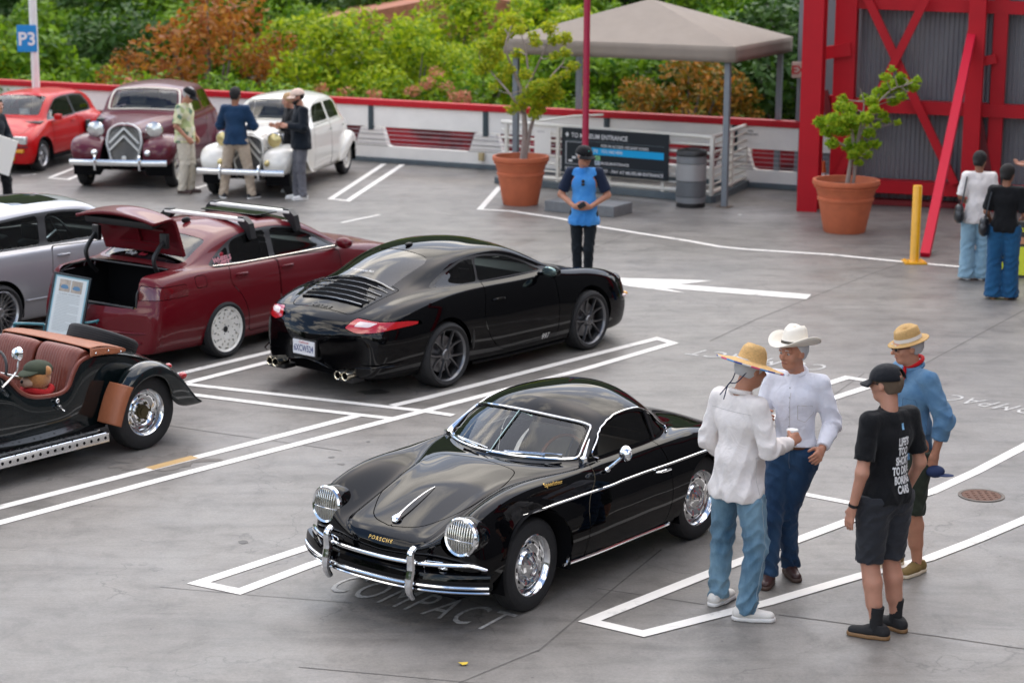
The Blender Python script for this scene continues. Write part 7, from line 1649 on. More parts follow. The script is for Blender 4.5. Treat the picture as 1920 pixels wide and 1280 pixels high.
 b = MB(); b.box(-1.9, 1.6, -0.50, 0.50, 0.27, 0.33); b.build('underbody', VOID, root)
 yo = 0.79
 for sd in (1, -1):
  wing('front_wing', [(1.98, 0.42), (2.02, 0.56), (1.96, 0.72), (1.80, 0.83), (1.55, 0.875), (1.30, 0.845), (1.08, 0.74), (0.92, 0.58), (0.80, 0.42), (0.66, 0.31), (0.45, 0.28)], (1.45, 0.36),
    [0.34, 0.32, 0.30, 0.30, 0.32, 0.36, 0.42, 0.48, 0.55, 0.62, 0.68], [0.56, 0.58, 0.60, 0.60, 0.60, 0.60, 0.61, 0.63, 0.66, 0.70, 0.73], [0.70, 0.75, 0.78, 0.80, 0.80, 0.80, 0.80, 0.80, 0.79, 0.79, 0.78], 0.20, paint, root, sd, 0.07)
  wing('rear_wing', [(-0.86, 0.30), (-0.98, 0.50), (-1.12, 0.68), (-1.34, 0.80), (-1.58, 0.79), (-1.80, 0.66), (-1.98, 0.48), (-2.10, 0.34)], (-1.45, 0.34),
    [0.72, 0.70, 0.67, 0.64, 0.60, 0.55, 0.48, 0.40], [0.76, 0.77, 0.77, 0.77, 0.76, 0.74, 0.70, 0.62], [0.79, 0.83, 0.85, 0.85, 0.84, 0.82, 0.78, 0.70], 0.20, paint, root, sd, 0.07)
  c = Vector((1.66, 0.44*sd, 0.93)); M = Matrix.Translation(c) @ Matrix.Rotation(R_(90), 4, 'Y')
  b = MB(); b.lathe([(0.0001, -0.22), (0.05, -0.19), (0.10, -0.10), (0.125, -0.02), (0.13, 0.01), (0.118, 0.018)], 28, M=M); b.tube([(1.60, 0.44*sd, 0.84), (1.58, 0.44*sd, 0.74)], 0.022, 8)
  hl = b.build('headlight', CHROME, root, smooth=True)
  b = MB(); b.lathe([(0.118, 0.016), (0.07, 0.035), (0.0001, 0.042)], 24, M=M); b.build('lens', lampm or mat('lamp_silver', (0.65, 0.65, 0.62), 0.2, 0.6, coat=1), hl, smooth=True)
  b = MB(); b.sphere((1.95, 0.40*sd, 0.585), (0.06, 0.055, 0.055), 14, 10); b.build('fog_lamp', (lampm if fog else CHROME), root, smooth=True)
 # grille: frame, upright bars, double chevron
 prof = round_poly([(0.0, 0.40), (0.19, 0.42), (0.265, 0.72), (0.235, 0.92), (0.12, 1.005), (0.0, 1.03)], .05)
 X = lambda z: 1.765-0.09*((z-0.40)/0.6)**2
 loop = [(X(z), y, z) for y, z in prof]+[(X(z), -y, z) for y, z in prof[::-1]]
 b = MB(); b.tube(loop, 0.020, 8, closed=True, flat=(1, 1.2)); gr = b.build('grille_frame', grille_m, root, smooth=True)
 b = MB(); b.add([(X(z)-0.03, y, z) for _, y, z in [(0, p[1], p[2]) for p in loop]], [tuple(range(len(loop)))]); b.build('grille_back', mat('grille_back', (0.12, 0.12, 0.12), 0.5, 0.5), gr)
 b = MB()
 for i in range(-8, 9):
  y = i*0.029; z1 = 0.99-1.2*max(0, abs(y)-0.08)**1.2; b.tube([(X(z)-0.008, y, z) for z in np.linspace(0.43, z1, 6)], 0.0055, 4)
 b.build('grille_bars', mat('bar_metal', (0.55, 0.54, 0.52), 0.3, 0.8), gr)
 for z0 in (0.62, 0.74):
  b = MB()
  for sd in (1, -1): b.bar((X(z0+0.2)+0.018, 0.0, z0+0.22), (X(z0)+0.012, 0.225*sd, z0-0.02), 0.03, 0.045, up=(1, 0, 0))
  b.build('chevron', grille_m, gr)
 b = MB(); b.box(X(0.45)+0.0, X(0.45)+0.03, -0.035, 0.035, 0.40, 0.52, bev=0.01); b.build('crank_cap', grille_m, gr, smooth=True)
 b = MB(); b.tube([(2.16-0.05*(abs(y)/0.8)**3, y, 0.455) for y in np.linspace(-bw, bw, 25)], 0.05, 10, flat=(0.5, 1.0)); bp = b.build('front_bumper', mat('satin_chrome', (0.85, 0.84, 0.82), 0.22, 0.9), root, smooth=True)
 for y in (0.33, -0.33):
  b = MB(); b.tube([(2.17, y, 0.57), (2.20, y, 0.52), (2.205, y, 0.42), (2.19, y, 0.34)], 0.018, 8); b.build('over_rider', CHROME, bp, smooth=True)
 b = MB(); fr = S.line([(5.92, 12), (5.92, 11), (5.94, 9.6), (6.3, 9.32), (7.6, 9.32), (8.08, 9.6), (8.1, 10.5), (8.1, 12)], 0.004, 6); b.tube(fr+[Vector((p.x, -p.y, p.z)) for p in fr[::-1]], 0.014, 6, closed=True)
 b.build('windscreen_frame', mat('cream_frame', (0.70, 0.66, 0.56), 0.4), root, smooth=True)
 interior(root, mat('beige_cloth', (0.42, 0.38, 0.30), 0.9), (-0.05, -0.95), 0.55, 1.02, 0.42, 0.33, 0.62)
 for x in (1.45, -1.45):
  for sd in (1, -1): wheel(root, x, 0.66*sd, 0.345, 0.155, 0.235, 'disc', sd, rimmat or mat('cream_rim', (0.65, 0.62, 0.55), 0.4, coat=0.5))
 b = MB()
 for sd in (1, -1):
  for x, r_, ya, yb_ in ((1.45, 0.42, 0.74, 0.34), (-1.45, 0.40, 0.78, 0.45)): b = MB(); arch_liner(b, x, 0.36, r_, ya*sd, yb_*sd); b.build('wheel_well', VOID, root)
 root.scale = (s, s*sy, s)
 return root
def place_by(root, local, px, z, deg):
 """stand the car so that its point local is the surveyed point"""
 a = R_(deg); g = G(px[0], px[1], z); r = Matrix.Rotation(a, 3, 'Z') @ Vector((local[0]*root.scale[0], local[1]*root.scale[1], 0)); root.location = (g.x-r.x, g.y-r.y, 0); root.rotation_euler = (0, 0, a)
BURG = mat('burgundy_paint', (0.085, 0.003, 0.014), 0.4, coat=0.5, spec=0.2, coat_rough=0.03)
CREAM = mat('ivory_paint', (0.76, 0.73, 0.66), 0.4, coat=1.0, coat_rough=0.03)

MORG = mat('racing_green_paint', (0.002, 0.006, 0.007), 0.4, coat=1.0, coat_rough=0.02, spec=0.1)
SADDLE = mat('red_brown_leather', (0.17, 0.040, 0.024), 0.42, var=0.12, bump=0.35, bscale=90)
TANL = mat('tan_hide', (0.32, 0.105, 0.045), 0.5, var=0.12, bump=0.35, bscale=70)
def roadster():
 root = thing('open_roadster', 'dark green open vintage roadster with brown leather seats, cut by the left edge', 'car')
 root.scale = (1, 1, 1); place_by(root, (-1.22, 0.66), (262, 770), 0.335, -128.5)
 # body sides: panels with the low cut door
 xs = [0.95, 0.65, 0.40, 0.22, 0.12, 0.02, -0.10, -0.28, -0.42, -0.50, -0.56, -0.64, -0.80, -1.05, -1.35, -1.65, -1.90]
 top = [0.93, 0.93, 0.925, 0.90, 0.83, 0.72, 0.655, 0.63, 0.635, 0.68, 0.78, 0.865, 0.90, 0.86, 0.78, 0.66, 0.50]
 yy = [0.50, 0.55, 0.585, 0.60, 0.61, 0.615, 0.62, 0.62, 0.615, 0.61, 0.605, 0.60, 0.585, 0.55, 0.49, 0.42, 0.34]
 for sd in (1, -1):
  net = []
  for x, z, y in zip(xs, top, yy):
   z0 = 0.24 if x > -1.4 else 0.30; net.append([(x, y-0.04, z0), (x, y, z0+0.12), (x, y+0.012, z0+(z-z0)*0.5), (x, y, z-0.05), (x, y-0.02, z)])
  sheet('body_side', net, MORG, root, sd, 0.02, 5, 5)
  b = MB(); b.tube(catmull([(x, (y-0.022)*sd, z+0.004) for x, z, y in zip(xs[2:13], top[2:13], yy[2:13])], 5), 0.020, 8); b.build('cockpit_edge', SADDLE, root, smooth=True)
 # scuttle, rear deck, bonnet
 sheet('scuttle', [[(x, yy_*w, z+h*(1-w*w)) for w in (0, .35, .7, .93, 1.0)] for x, yy_, z, h in ((1.0, .48, .93, .05), (0.8, .52, .93, .06), (0.55, .56, .93, .06), (0.38, .58, .925, .06), (0.24, .59, .90, .07))], MORG, root, 1, 0.015)
 sheet('scuttle', [[(x, yy_*w, z+h*(1-w*w)) for w in (0, .35, .7, .93, 1.0)] for x, yy_, z, h in ((1.0, .48, .93, .05), (0.8, .52, .93, .06), (0.55, .56, .93, .06), (0.38, .58, .925, .06), (0.24, .59, .90, .07))], MORG, root, -1, 0.015)
 sheet('bonnet', [[(x, yy_*w, z+h*(1-abs(w)**2.2)) for w in (-1, -.8, -.4, 0, .4, .8, 1.0)] for x, yy_, z, h in ((1.02, .48, .80, .18), (1.4, .42, .78, .18), (1.9, .34, .76, .17), (2.35, .26, .70, .2))], MORG, root, 1, 0.015)
 sheet('rear_deck', [[(x, yy_*w, z+h*(1-abs(w)**3)) for w in (-1, -.8, -.4, 0, .4, .8, 1.0)] for x, yy_, z, h in ((-0.86, .57, .885, .06), (-1.05, .545, .855, .06), (-1.35, .485, .775, .06), (-1.65, .415, .655, .05), (-1.92, .335, .49, .03), (-1.96, .33, .32, .02))], MORG, root, 1, 0.015)
 b = MB(); b.box(-1.8, 2.2, -0.42, 0.42, 0.22, 0.30); b.box(-0.9, 0.95, -0.57, 0.57, 0.24, 0.28); b.build('floor_pan', VOID, root)
 # tonneau flap behind the seats, with studs
 net = [[(x, 0.60*w, z-0.0*abs(w)+0.012*(1-w*w)) for w in (-1, -.6, 0, .6, 1.0)] for x, z in ((-0.74, 0.965), (-0.84, 0.975), (-0.98, 0.945), (-1.12, 0.905))]
 o = sheet('leather_flap', net, TANL, root, 1, 0.008)
 for sd in (1, -1):
  o2 = sheet('flap_corner', [[(-0.74, 0.595*sd, 0.965), (-0.72, 0.615*sd, 0.90)], [(-0.90, 0.60*sd, 0.962), (-0.88, 0.615*sd, 0.90)], [(-1.08, 0.60*sd, 0.92), (-1.05, 0.605*sd, 0.87)], [(-1.13, 0.60*sd, 0.905), (-1.13, 0.60*sd, 0.885)]], TANL, root, 1, 0.006)
  for x, z in ((-0.78, 0.925), (-0.92, 0.925), (-1.06, 0.895)):
   b = MB(); b.sphere((x, 0.625*sd, z), (0.009, 0.006, 0.009), 8, 6); b.build('stud', CHROME, o, smooth=True)
 # pleated seat backs and cushions
 for sd, w0, w1 in ((1, 0.02, 0.56), (-1, 0.02, 0.56)):
  net = []; n = 16
  for k, (x, z) in enumerate(((-0.44, 0.42), (-0.50, 0.62), (-0.56, 0.82), (-0.60, 0.94), (-0.66, 0.985), (-0.72, 0.965), (-0.74, 0.90))):
   row = []
   for j in range(2*n+1):
    t = j/(2*n); y = (w0+(w1-w0)*t)*sd; ed = 0.05*(abs(2*t-1)**6); bulge = (0.016 if j % 2 else 0.0)*(1 if k < 4 else 0.5); row.append((x+bulge-ed, y, z-ed*0.8+(bulge*0.6 if k >= 3 else 0)))
   net.append(row)
  s_ = sheet('seat_back', net, SADDLE, root, 1, 0.004, 3, 2)
  b = MB(); b.box(-0.46, 0.02, min(w0*sd, w1*sd), max(w0*sd, w1*sd), 0.30, 0.44, bev=0.05); b.build('seat_cushion', SADDLE, root, smooth=True)
  b = MB(); b.box(-0.76, -0.66, min(w0*sd, w1*sd), max(w0*sd, w1*sd), 0.30, 0.95, bev=0.04); b.build('seat_shell', SADDLE, root, smooth=True)
 b = MB(); b.box(0.18, 0.26, -0.57, 0.57, 0.62, 0.93, bev=0.02); b.build('dashboard', SADDLE, root, smooth=True)
 steering_wheel(root, 0.08, 0.30, 0.86, 0.19, DARK, 70)
 # rear wings with a hide patch in front, tail
 for sd in (1, -1):
  crown = [(-0.80, 0.32), (-0.86, 0.48), (-0.94, 0.62), (-1.06, 0.74), (-1.22, 0.795), (-1.40, 0.78), (-1.56, 0.69), (-1.68, 0.57), (-1.80, 0.43), (-1.90, 0.33), (-1.98, 0.29)]
  wing('rear_wing', crown, (-1.22, 0.33), [0.60, 0.60, 0.59, 0.57, 0.54, 0.50, 0.46, 0.43, 0.40, 0.38, 0.36], [0.66, 0.68, 0.69, 0.70, 0.70, 0.70, 0.69, 0.67, 0.64, 0.60, 0.56], [0.74, 0.78, 0.795, 0.80, 0.80, 0.80, 0.79, 0.785, 0.77, 0.75, 0.72], [.05, .07, .09, .11, .12, .13, .17, .24, .30, .30, .28], MORG, root, sd, 0.05)
  net = [[(x+0.004, y, z+0.004) for y in (0.60, 0.66, 0.72)]+[(x-0.006, 0.765, z), (x-0.025, 0.80, z-0.01), (x-0.075, 0.812, z-0.03)] for x, z in ((-0.795, 0.31), (-0.825, 0.40), (-0.862, 0.49), (-0.905, 0.575), (-0.95, 0.635))]
  sheet('wing_patch', net, TANL, root, sd, 0.008)
  for q_, r_ in (((-1.86, 0.52*sd, 0.52), (0.05, 0.035, 0.035)), ((-1.80, 0.40*sd, 0.60), (0.04, 0.03, 0.03))): b = MB(); b.sphere(q_, r_, 14, 10); b.build('tail_lamp', RED_LENS, root, smooth=True)
  # perforated step board
  V, F = [], []; nx, ny = 60, 8; b = MB()
  xs2 = np.linspace(-0.74, 1.15, 61); ys2 = np.linspace(0.60, 0.80, 9); A = [(x, y*sd, 0.255-0.10*max(0, (y-0.775)/0.025)*0.3) for x in xs2 for y in ys2]
  Fq = [[i*9+j, (i+1)*9+j, (i+1)*9+j+1, i*9+j+1] for i in range(60) for j in range(8)]
  shl = Shell(np.array(A), np.array([(p[0], p[1]) for p in A]), np.tile([0, 0, 1.0], (len(A), 1)), Fq)
  def hole(V, A):
   px = (V[:, 0]+10) % 0.075-0.0375; py = (np.abs(V[:, 1])-0.60) % 0.066-0.033; return np.hypot(px, py)-0.016
  _, shl = shl.split(hole)
  used = sorted({i for f in shl.F for i in f}); mp = {u: k for k, u in enumerate(used)}
  b.add([tuple(shl.V[u]) for u in used], [tuple(mp[i] for i in f) for f in shl.F]); b.box(-0.74, 1.15, min(0.795*sd, 0.805*sd), max(0.795*sd, 0.805*sd), 0.18, 0.256); b.box(-0.74, 1.15, min(0.68*sd, 0.685*sd), max(0.68*sd, 0.685*sd), 0.24, 0.266)
  b.build('step_board', CHROME, root)
  for i in range(24):
   b = None
  b = MB()
  for i in range(24): b.lathe([(0.014, 0), (0.0001, 0.0)], 10, M=Matrix.Translation((-0.70+i*0.078, 0.8065*sd, 0.218)) @ Matrix.Rotation(R_(-90*sd), 4, 'X'))
  b.build('board_holes', VOID, root)
  b = MB(); b.tube([(-0.34, 0.635*sd, 0.545), (-0.34, 0.665*sd, 0.545)], 0.012, 8); b.tube([(-0.33, 0.665*sd, 0.545), (-0.36, 0.67*sd, 0.515), (-0.38, 0.668*sd, 0.50)], 0.008, 6); b.sphere((-0.33, 0.645*sd, 0.59), (0.02, 0.01, 0.02)); b.build('door_handle', CHROME, root, smooth=True)
 for x in (-1.22, 1.22):
  for sd in (1, -1): wheel(root, x, (0.665 if x < 0 else 0.62)*sd, 0.335, 0.175, 0.205, 'open_steel', sd, CHROME)
 sw = wheel(root, -1.42, 0.0, 0.32, 0.15, 0.20, 'open_steel', 1, CHROME, name='spare_wheel'); sw.location = (-1.38, 0.0, 0.86); sw.rotation_euler = (R_(90), 0, 0); sw.rotation_euler = Matrix(((0, 0, 0), (0, 0, 0), (0, 0, 0))).to_euler() if False else (R_(90), R_(0), R_(0))
 sw.rotation_mode = 'QUATERNION'; sw.rotation_quaternion = Vector((-0.45, 0, 1)).normalized().to_track_quat('Y', 'X')
 # mirror on its stalk, aero screen
 b = MB(); b.tube(catmull([(0.20, 0.60, 0.80), (0.12, 0.68, 0.92), (0.10, 0.70, 1.04)], 4), 0.009, 6); b.lathe([(0.0001, 0.045), (0.045, 0.035), (0.06, 0.0), (0.055, -0.006), (0.0001, -0.006)], 20, M=Matrix.Translation((0.10, 0.70, 1.08)) @ Matrix.Rotation(R_(80), 4, 'Y')); b.build('side_mirror', CHROME, root, smooth=True)
 for y0 in (0.30, -0.30):
  b = MB(); V = [(0.40-0.08*t*0, y0+0.19*math.cos(a), 0.97+0.17*math.sin(a)) for t, a in [(0, PI*i/14) for i in range(15)]]; b.add([(0.40-(v[2]-0.97)*0.3, v[1], v[2]) for v in V], [tuple(range(15))]); sc_ = b.build('aero_screen', GLASS_CLEAR, root)
  b = MB(); b.tube([(0.40-(v[2]-0.97)*0.3, v[1], v[2]) for v in V], 0.007, 6); b.build('screen_frame', CHROME, sc_, smooth=True)
 b = MB(); b.box(0.335, 0.339, 0.20, 0.32, 0.98, 1.09); b.box(0.335, 0.339, 0.34, 0.45, 0.98, 1.08); c_ = b.build('entry_card', mat('card', (0.78, 0.77, 0.76), 0.6), root)
 text_at('card_number', '828', frame((0.333, 0.26, 1.035), (0, -1, 0), (0, 0, 1)), mat('red_ink', (0.6, 0.03, 0.08), 0.6), c_, size=0.05)
 return root
def teddy(root):
 M = root.matrix_basis if root.matrix_basis != Matrix() else Matrix.Translation(root.location) @ Matrix.Rotation(root.rotation_euler.z, 4, 'Z')
 M = Matrix.Translation(root.location) @ Matrix.Rotation(root.rotation_euler.z, 4, 'Z')
 t = thing('teddy_bear', 'orange plush bear with green cap and red scarf sitting in the green roadster', 'soft toy', M@Vector((-0.33, 0.40, 0.50)), root.rotation_euler.z)
 FUR = mat('orange_plush', (0.52, 0.23, 0.07), 0.95, var=0.2, vscale=20, bump=1, bscale=150, sheen=0.5)
 b = MB(); b.sphere((0, 0, 0.05), (0.12, 0.13, 0.15)); b.sphere((0.10, 0.13, 0.06), (0.10, 0.05, 0.05)); b.sphere((0.10, -0.11, 0.06), (0.10, 0.05, 0.05)); b.sphere((0.12, 0.08, -0.05), (0.13, 0.06, 0.06)); b.sphere((0.12, -0.08, -0.05), (0.13, 0.06, 0.06)); b.build('body', FUR, t, smooth=True)
 b = MB(); b.sphere((0.02, 0, 0.26), (0.12, 0.125, 0.11)); b.sphere((-0.01, 0.11, 0.33), (0.03, 0.045, 0.045)); b.sphere((-0.01, -0.11, 0.33), (0.03, 0.045, 0.045)); h = b.build('head', FUR, t, smooth=True)
 b = MB(); b.sphere((0.12, 0, 0.235), (0.06, 0.065, 0.05)); b.build('muzzle', mat('pale_plush', (0.62, 0.42, 0.30), 0.95, bump=1, bscale=150), h, smooth=True)
 b = MB(); b.sphere((0.178, 0, 0.25), 0.014)
 for y in (0.045, -0.045): b.sphere((0.125, y, 0.30), 0.010)
 b.build('eyes', DARK, h, smooth=True)
 b = MB(); b.sphere((0.0, 0, 0.335), (0.125, 0.13, 0.075)); b.sphere((0.10, 0.01, 0.325), (0.11, 0.095, 0.018), M=Matrix.Rotation(R_(12), 4, 'Y')); b.build('cap', mat('olive_cloth', (0.035, 0.045, 0.025), 0.9, var=0.2), t, smooth=True)
 b = MB(); b.tube([(0.02+0.115*math.cos(a), 0.12*math.sin(a), 0.155+0.01*math.sin(3*a)) for a in np.linspace(0, 2*PI, 25)[:-1]], 0.032, 10, closed=True); b.build('scarf', mat('red_wool', (0.42, 0.01, 0.012), 0.9, bump=0.8, bscale=120), t, smooth=True)
 return t
def classics():
 a = thing('burgundy_saloon', 'burgundy pre-war saloon with tall chevron grille and chrome bumper facing the camera', 'car'); traction(a, BURG, mat('pale_grille', (0.62, 0.62, 0.60), 0.35, 0.5), 1.05, 1.09, 0.72)
 place_by(a, (1.45, -0.66), (162, 307), 0.36, -95)
 c = thing('ivory_saloon', 'ivory white pre-war saloon with yellow lamps beside the parapet', 'car'); traction(c, CREAM, mat('ivory_grille', (0.7, 0.68, 0.62), 0.35, 0.2, coat=0.5), 1.0, fog=True, lampm=mat('amber_reflector', (0.62, 0.50, 0.20), 0.25, 0.5, coat=1))
 place_by(c, (1.45, 0.66), (548, 328), 0.345, -102)
 r = roadster(); teddy(r)

# ---------------------------------------------------------------- people: implicit bodies meshed as one surface
class Field:
 def __init__(s, lo, hi, h):
  s.h = h; s.lo = np.array(lo, float)-2*h; n = np.ceil((np.array(hi)-s.lo)/h).astype(int)+3; s.n = n; s.f = np.full(n, 0.08, np.float32)
 def _win(s, lo, hi):
  a = np.maximum(0, np.floor((lo-s.lo)/s.h).astype(int)); b = np.minimum(s.n, np.ceil((hi-s.lo)/s.h).astype(int)+2)
  if (b <= a).any(): return None
  ax = [s.lo[i]+s.h*np.arange(a[i], b[i]) for i in range(3)]; X, Y, Z = np.meshgrid(*ax, indexing='ij', sparse=True)
  return tuple(slice(a[i], b[i]) for i in range(3)), X, Y, Z
 def _mix(s, sl, d, k, op):
  f = s.f[sl]; d = d.astype(np.float32)
  if op == 'sub': d = -d; h = np.clip(0.5-0.5*(d-f)/max(k, 1e-5), 0, 1); s.f[sl] = f*(h)+d*(1-h)+0*h if False else np.maximum(f, d)
  else:
   if k > 0: h = np.clip(0.5+0.5*(f-d)/k, 0, 1); s.f[sl] = f*(1-h)+d*h-k*h*(1-h)
   else: s.f[sl] = np.minimum(f, d)
 def cone(s, a, b, ra, rb, k=0.02, op='add', sq=None):
  """tapered capsule; sq=(axis vector, factor) flattens it"""
  a = np.array(a, float); b = np.array(b, float); m = max(ra, rb)+0.07+k
  w = s._win(np.minimum(a, b)-m, np.maximum(a, b)+m)
  if w is None: return
  sl, X, Y, Z = w; ba = b-a; L = float(ba@ba)+1e-9; px, py, pz = X-a[0], Y-a[1], Z-a[2]
  t = np.clip((px*ba[0]+py*ba[1]+pz*ba[2])/L, 0, 1); dx, dy, dz = px-ba[0]*t, py-ba[1]*t, pz-ba[2]*t
  d2 = dx*dx+dy*dy+dz*dz
  if sq is not None:
   u = np.array(sq[0], float); u /= np.linalg.norm(u); q = dx*u[0]+dy*u[1]+dz*u[2]; d2 = d2+q*q*(1/sq[1]**2-1)
  s._mix(sl, np.sqrt(d2)-(ra+(rb-ra)*t), k, op)
 def ell(s, c, r, k=0.02, op='add', R=None):
  c = np.array(c, float); r = np.array(r, float); m = r.max()+0.06+k; w = s._win(c-m, c+m)
  if w is None: return
  sl, X, Y, Z = w; x, y, z = X-c[0], Y-c[1], Z-c[2]
  if R is not None:
   R = np.array(R); x, y, z = R[0, 0]*x+R[1, 0]*y+R[2, 0]*z, R[0, 1]*x+R[1, 1]*y+R[2, 1]*z, R[0, 2]*x+R[1, 2]*y+R[2, 2]*z
  q = np.sqrt((x/r[0])**2+(y/r[1])**2+(z/r[2])**2); s._mix(sl, (q-1)*r.min()*0.9+(q-1)*0.1*r.mean(), k, op)
 def cut(s, p, n):
  """keep the side the normal points away from"""
  ax = [s.lo[i]+s.h*np.arange(s.n[i]) for i in range(3)]; X, Y, Z = np.meshgrid(*ax, indexing='ij', sparse=True); n = np.array(n, float)/np.linalg.norm(n)
  s.f = np.maximum(s.f, ((X-p[0])*n[0]+(Y-p[1])*n[1]+(Z-p[2])*n[2]).astype(np.float32))
 def cut_limb(s, a, b, at, rad):
  """remove everything of a sleeve beyond the fraction `at` of the limb a-b"""
  a = np.array(a, float); b = np.array(b, float); d = (b-a)/np.linalg.norm(b-a); p = a+(b-a)*at; e = b+d*0.3; lo = np.minimum(p, e)-rad; hi = np.maximum(p, e)+rad; w = s._win(lo, hi)
  if w is None: return
  sl, X, Y, Z = w; t = (X-p[0])*d[0]+(Y-p[1])*d[1]+(Z-p[2])*d[2]; qx, qy, qz = X-p[0]-d[0]*t, Y-p[1]-d[1]*t, Z-p[2]-d[2]*t
  rr = np.sqrt(qx*qx+qy*qy+qz*qz)-rad; g = np.maximum(-t, rr); s.f[sl] = np.maximum(s.f[sl], -g.astype(np.float32))
 def mesh(s):
  f = s.f; h = s.h; sg = f < 0; nx, ny, nz = f.shape
  c = np.zeros((nx-1, ny-1, nz-1), np.int8)
  for i in (0, 1):
   for j in (0, 1):
    for k in (0, 1): c += sg[i:nx-1+i, j:ny-1+j, k:nz-1+k]
  act = np.argwhere((c > 0) & (c < 8)); idx = -np.ones(c.shape, np.int32); idx[tuple(act.T)] = np.arange(len(act)); P = np.zeros((len(act), 3)); W = np.zeros(len(act))
  for ax in range(3):
   o = [0, 0, 0]; o[ax] = 1; others = [a for a in range(3) if a != ax]
   for i in (0, 1):
    for j in (0, 1):
     st = np.zeros(3, int); st[others[0]] = i; st[others[1]] = j; A = act+st; B = A+np.array(o); fa = f[tuple(A.T)]; fb = f[tuple(B.T)]; m = (fa < 0) != (fb < 0); t = fa/(fa-fb+1e-12)
     Q = A.astype(float); Q[:, ax] += t; P[m] += Q[m]; W[m] += 1
  V = P/W[:, None]*h+s.lo; F = []
  for ax in range(3):
   o = [0, 0, 0]; o[ax] = 1; sl0 = tuple(slice(0, f.shape[a]-(1 if a == ax else 0)) for a in range(3)); sl1 = tuple(slice(1 if a == ax else 0, f.shape[a]) for a in range(3))
   E = np.argwhere(sg[sl0] != sg[sl1]); u, v = [a for a in range(3) if a != ax]; E = E[(E[:, u] > 0) & (E[:, v] > 0) & (E[:, u] < f.shape[u]-1) & (E[:, v] < f.shape[v]-1)]
   du = np.zeros(3, int); du[u] = 1; dv = np.zeros(3, int); dv[v] = 1
   q = np.stack([idx[tuple((E-du-dv).T)], idx[tuple((E-dv).T)], idx[tuple(E.T)], idx[tuple((E-du).T)]], 1); inside = sg[tuple(E.T)]; flip = inside if ax != 1 else ~inside
   q[~flip] = q[~flip][:, ::-1]; F.append(q)
  F = np.concatenate(F); F = F[(F >= 0).all(1)]
  return V, F
 def build(s, name, m, parent=None, folds=None):
  V, F = s.mesh()
  me = fast_mesh(name, V, F, m); me.polygons.foreach_set('use_smooth', np.ones(len(F), dtype=bool))
  if folds is not None:
   nr = np.zeros(len(V)*3, np.float32); me.vertices.foreach_get('normal', nr); nr = nr.reshape(-1, 3); V = V+nr*folds(V)[:, None]; me.vertices.foreach_set('co', V.astype(np.float32).ravel()); me.update()
  return link(bpy.data.objects.new(name, me), parent)

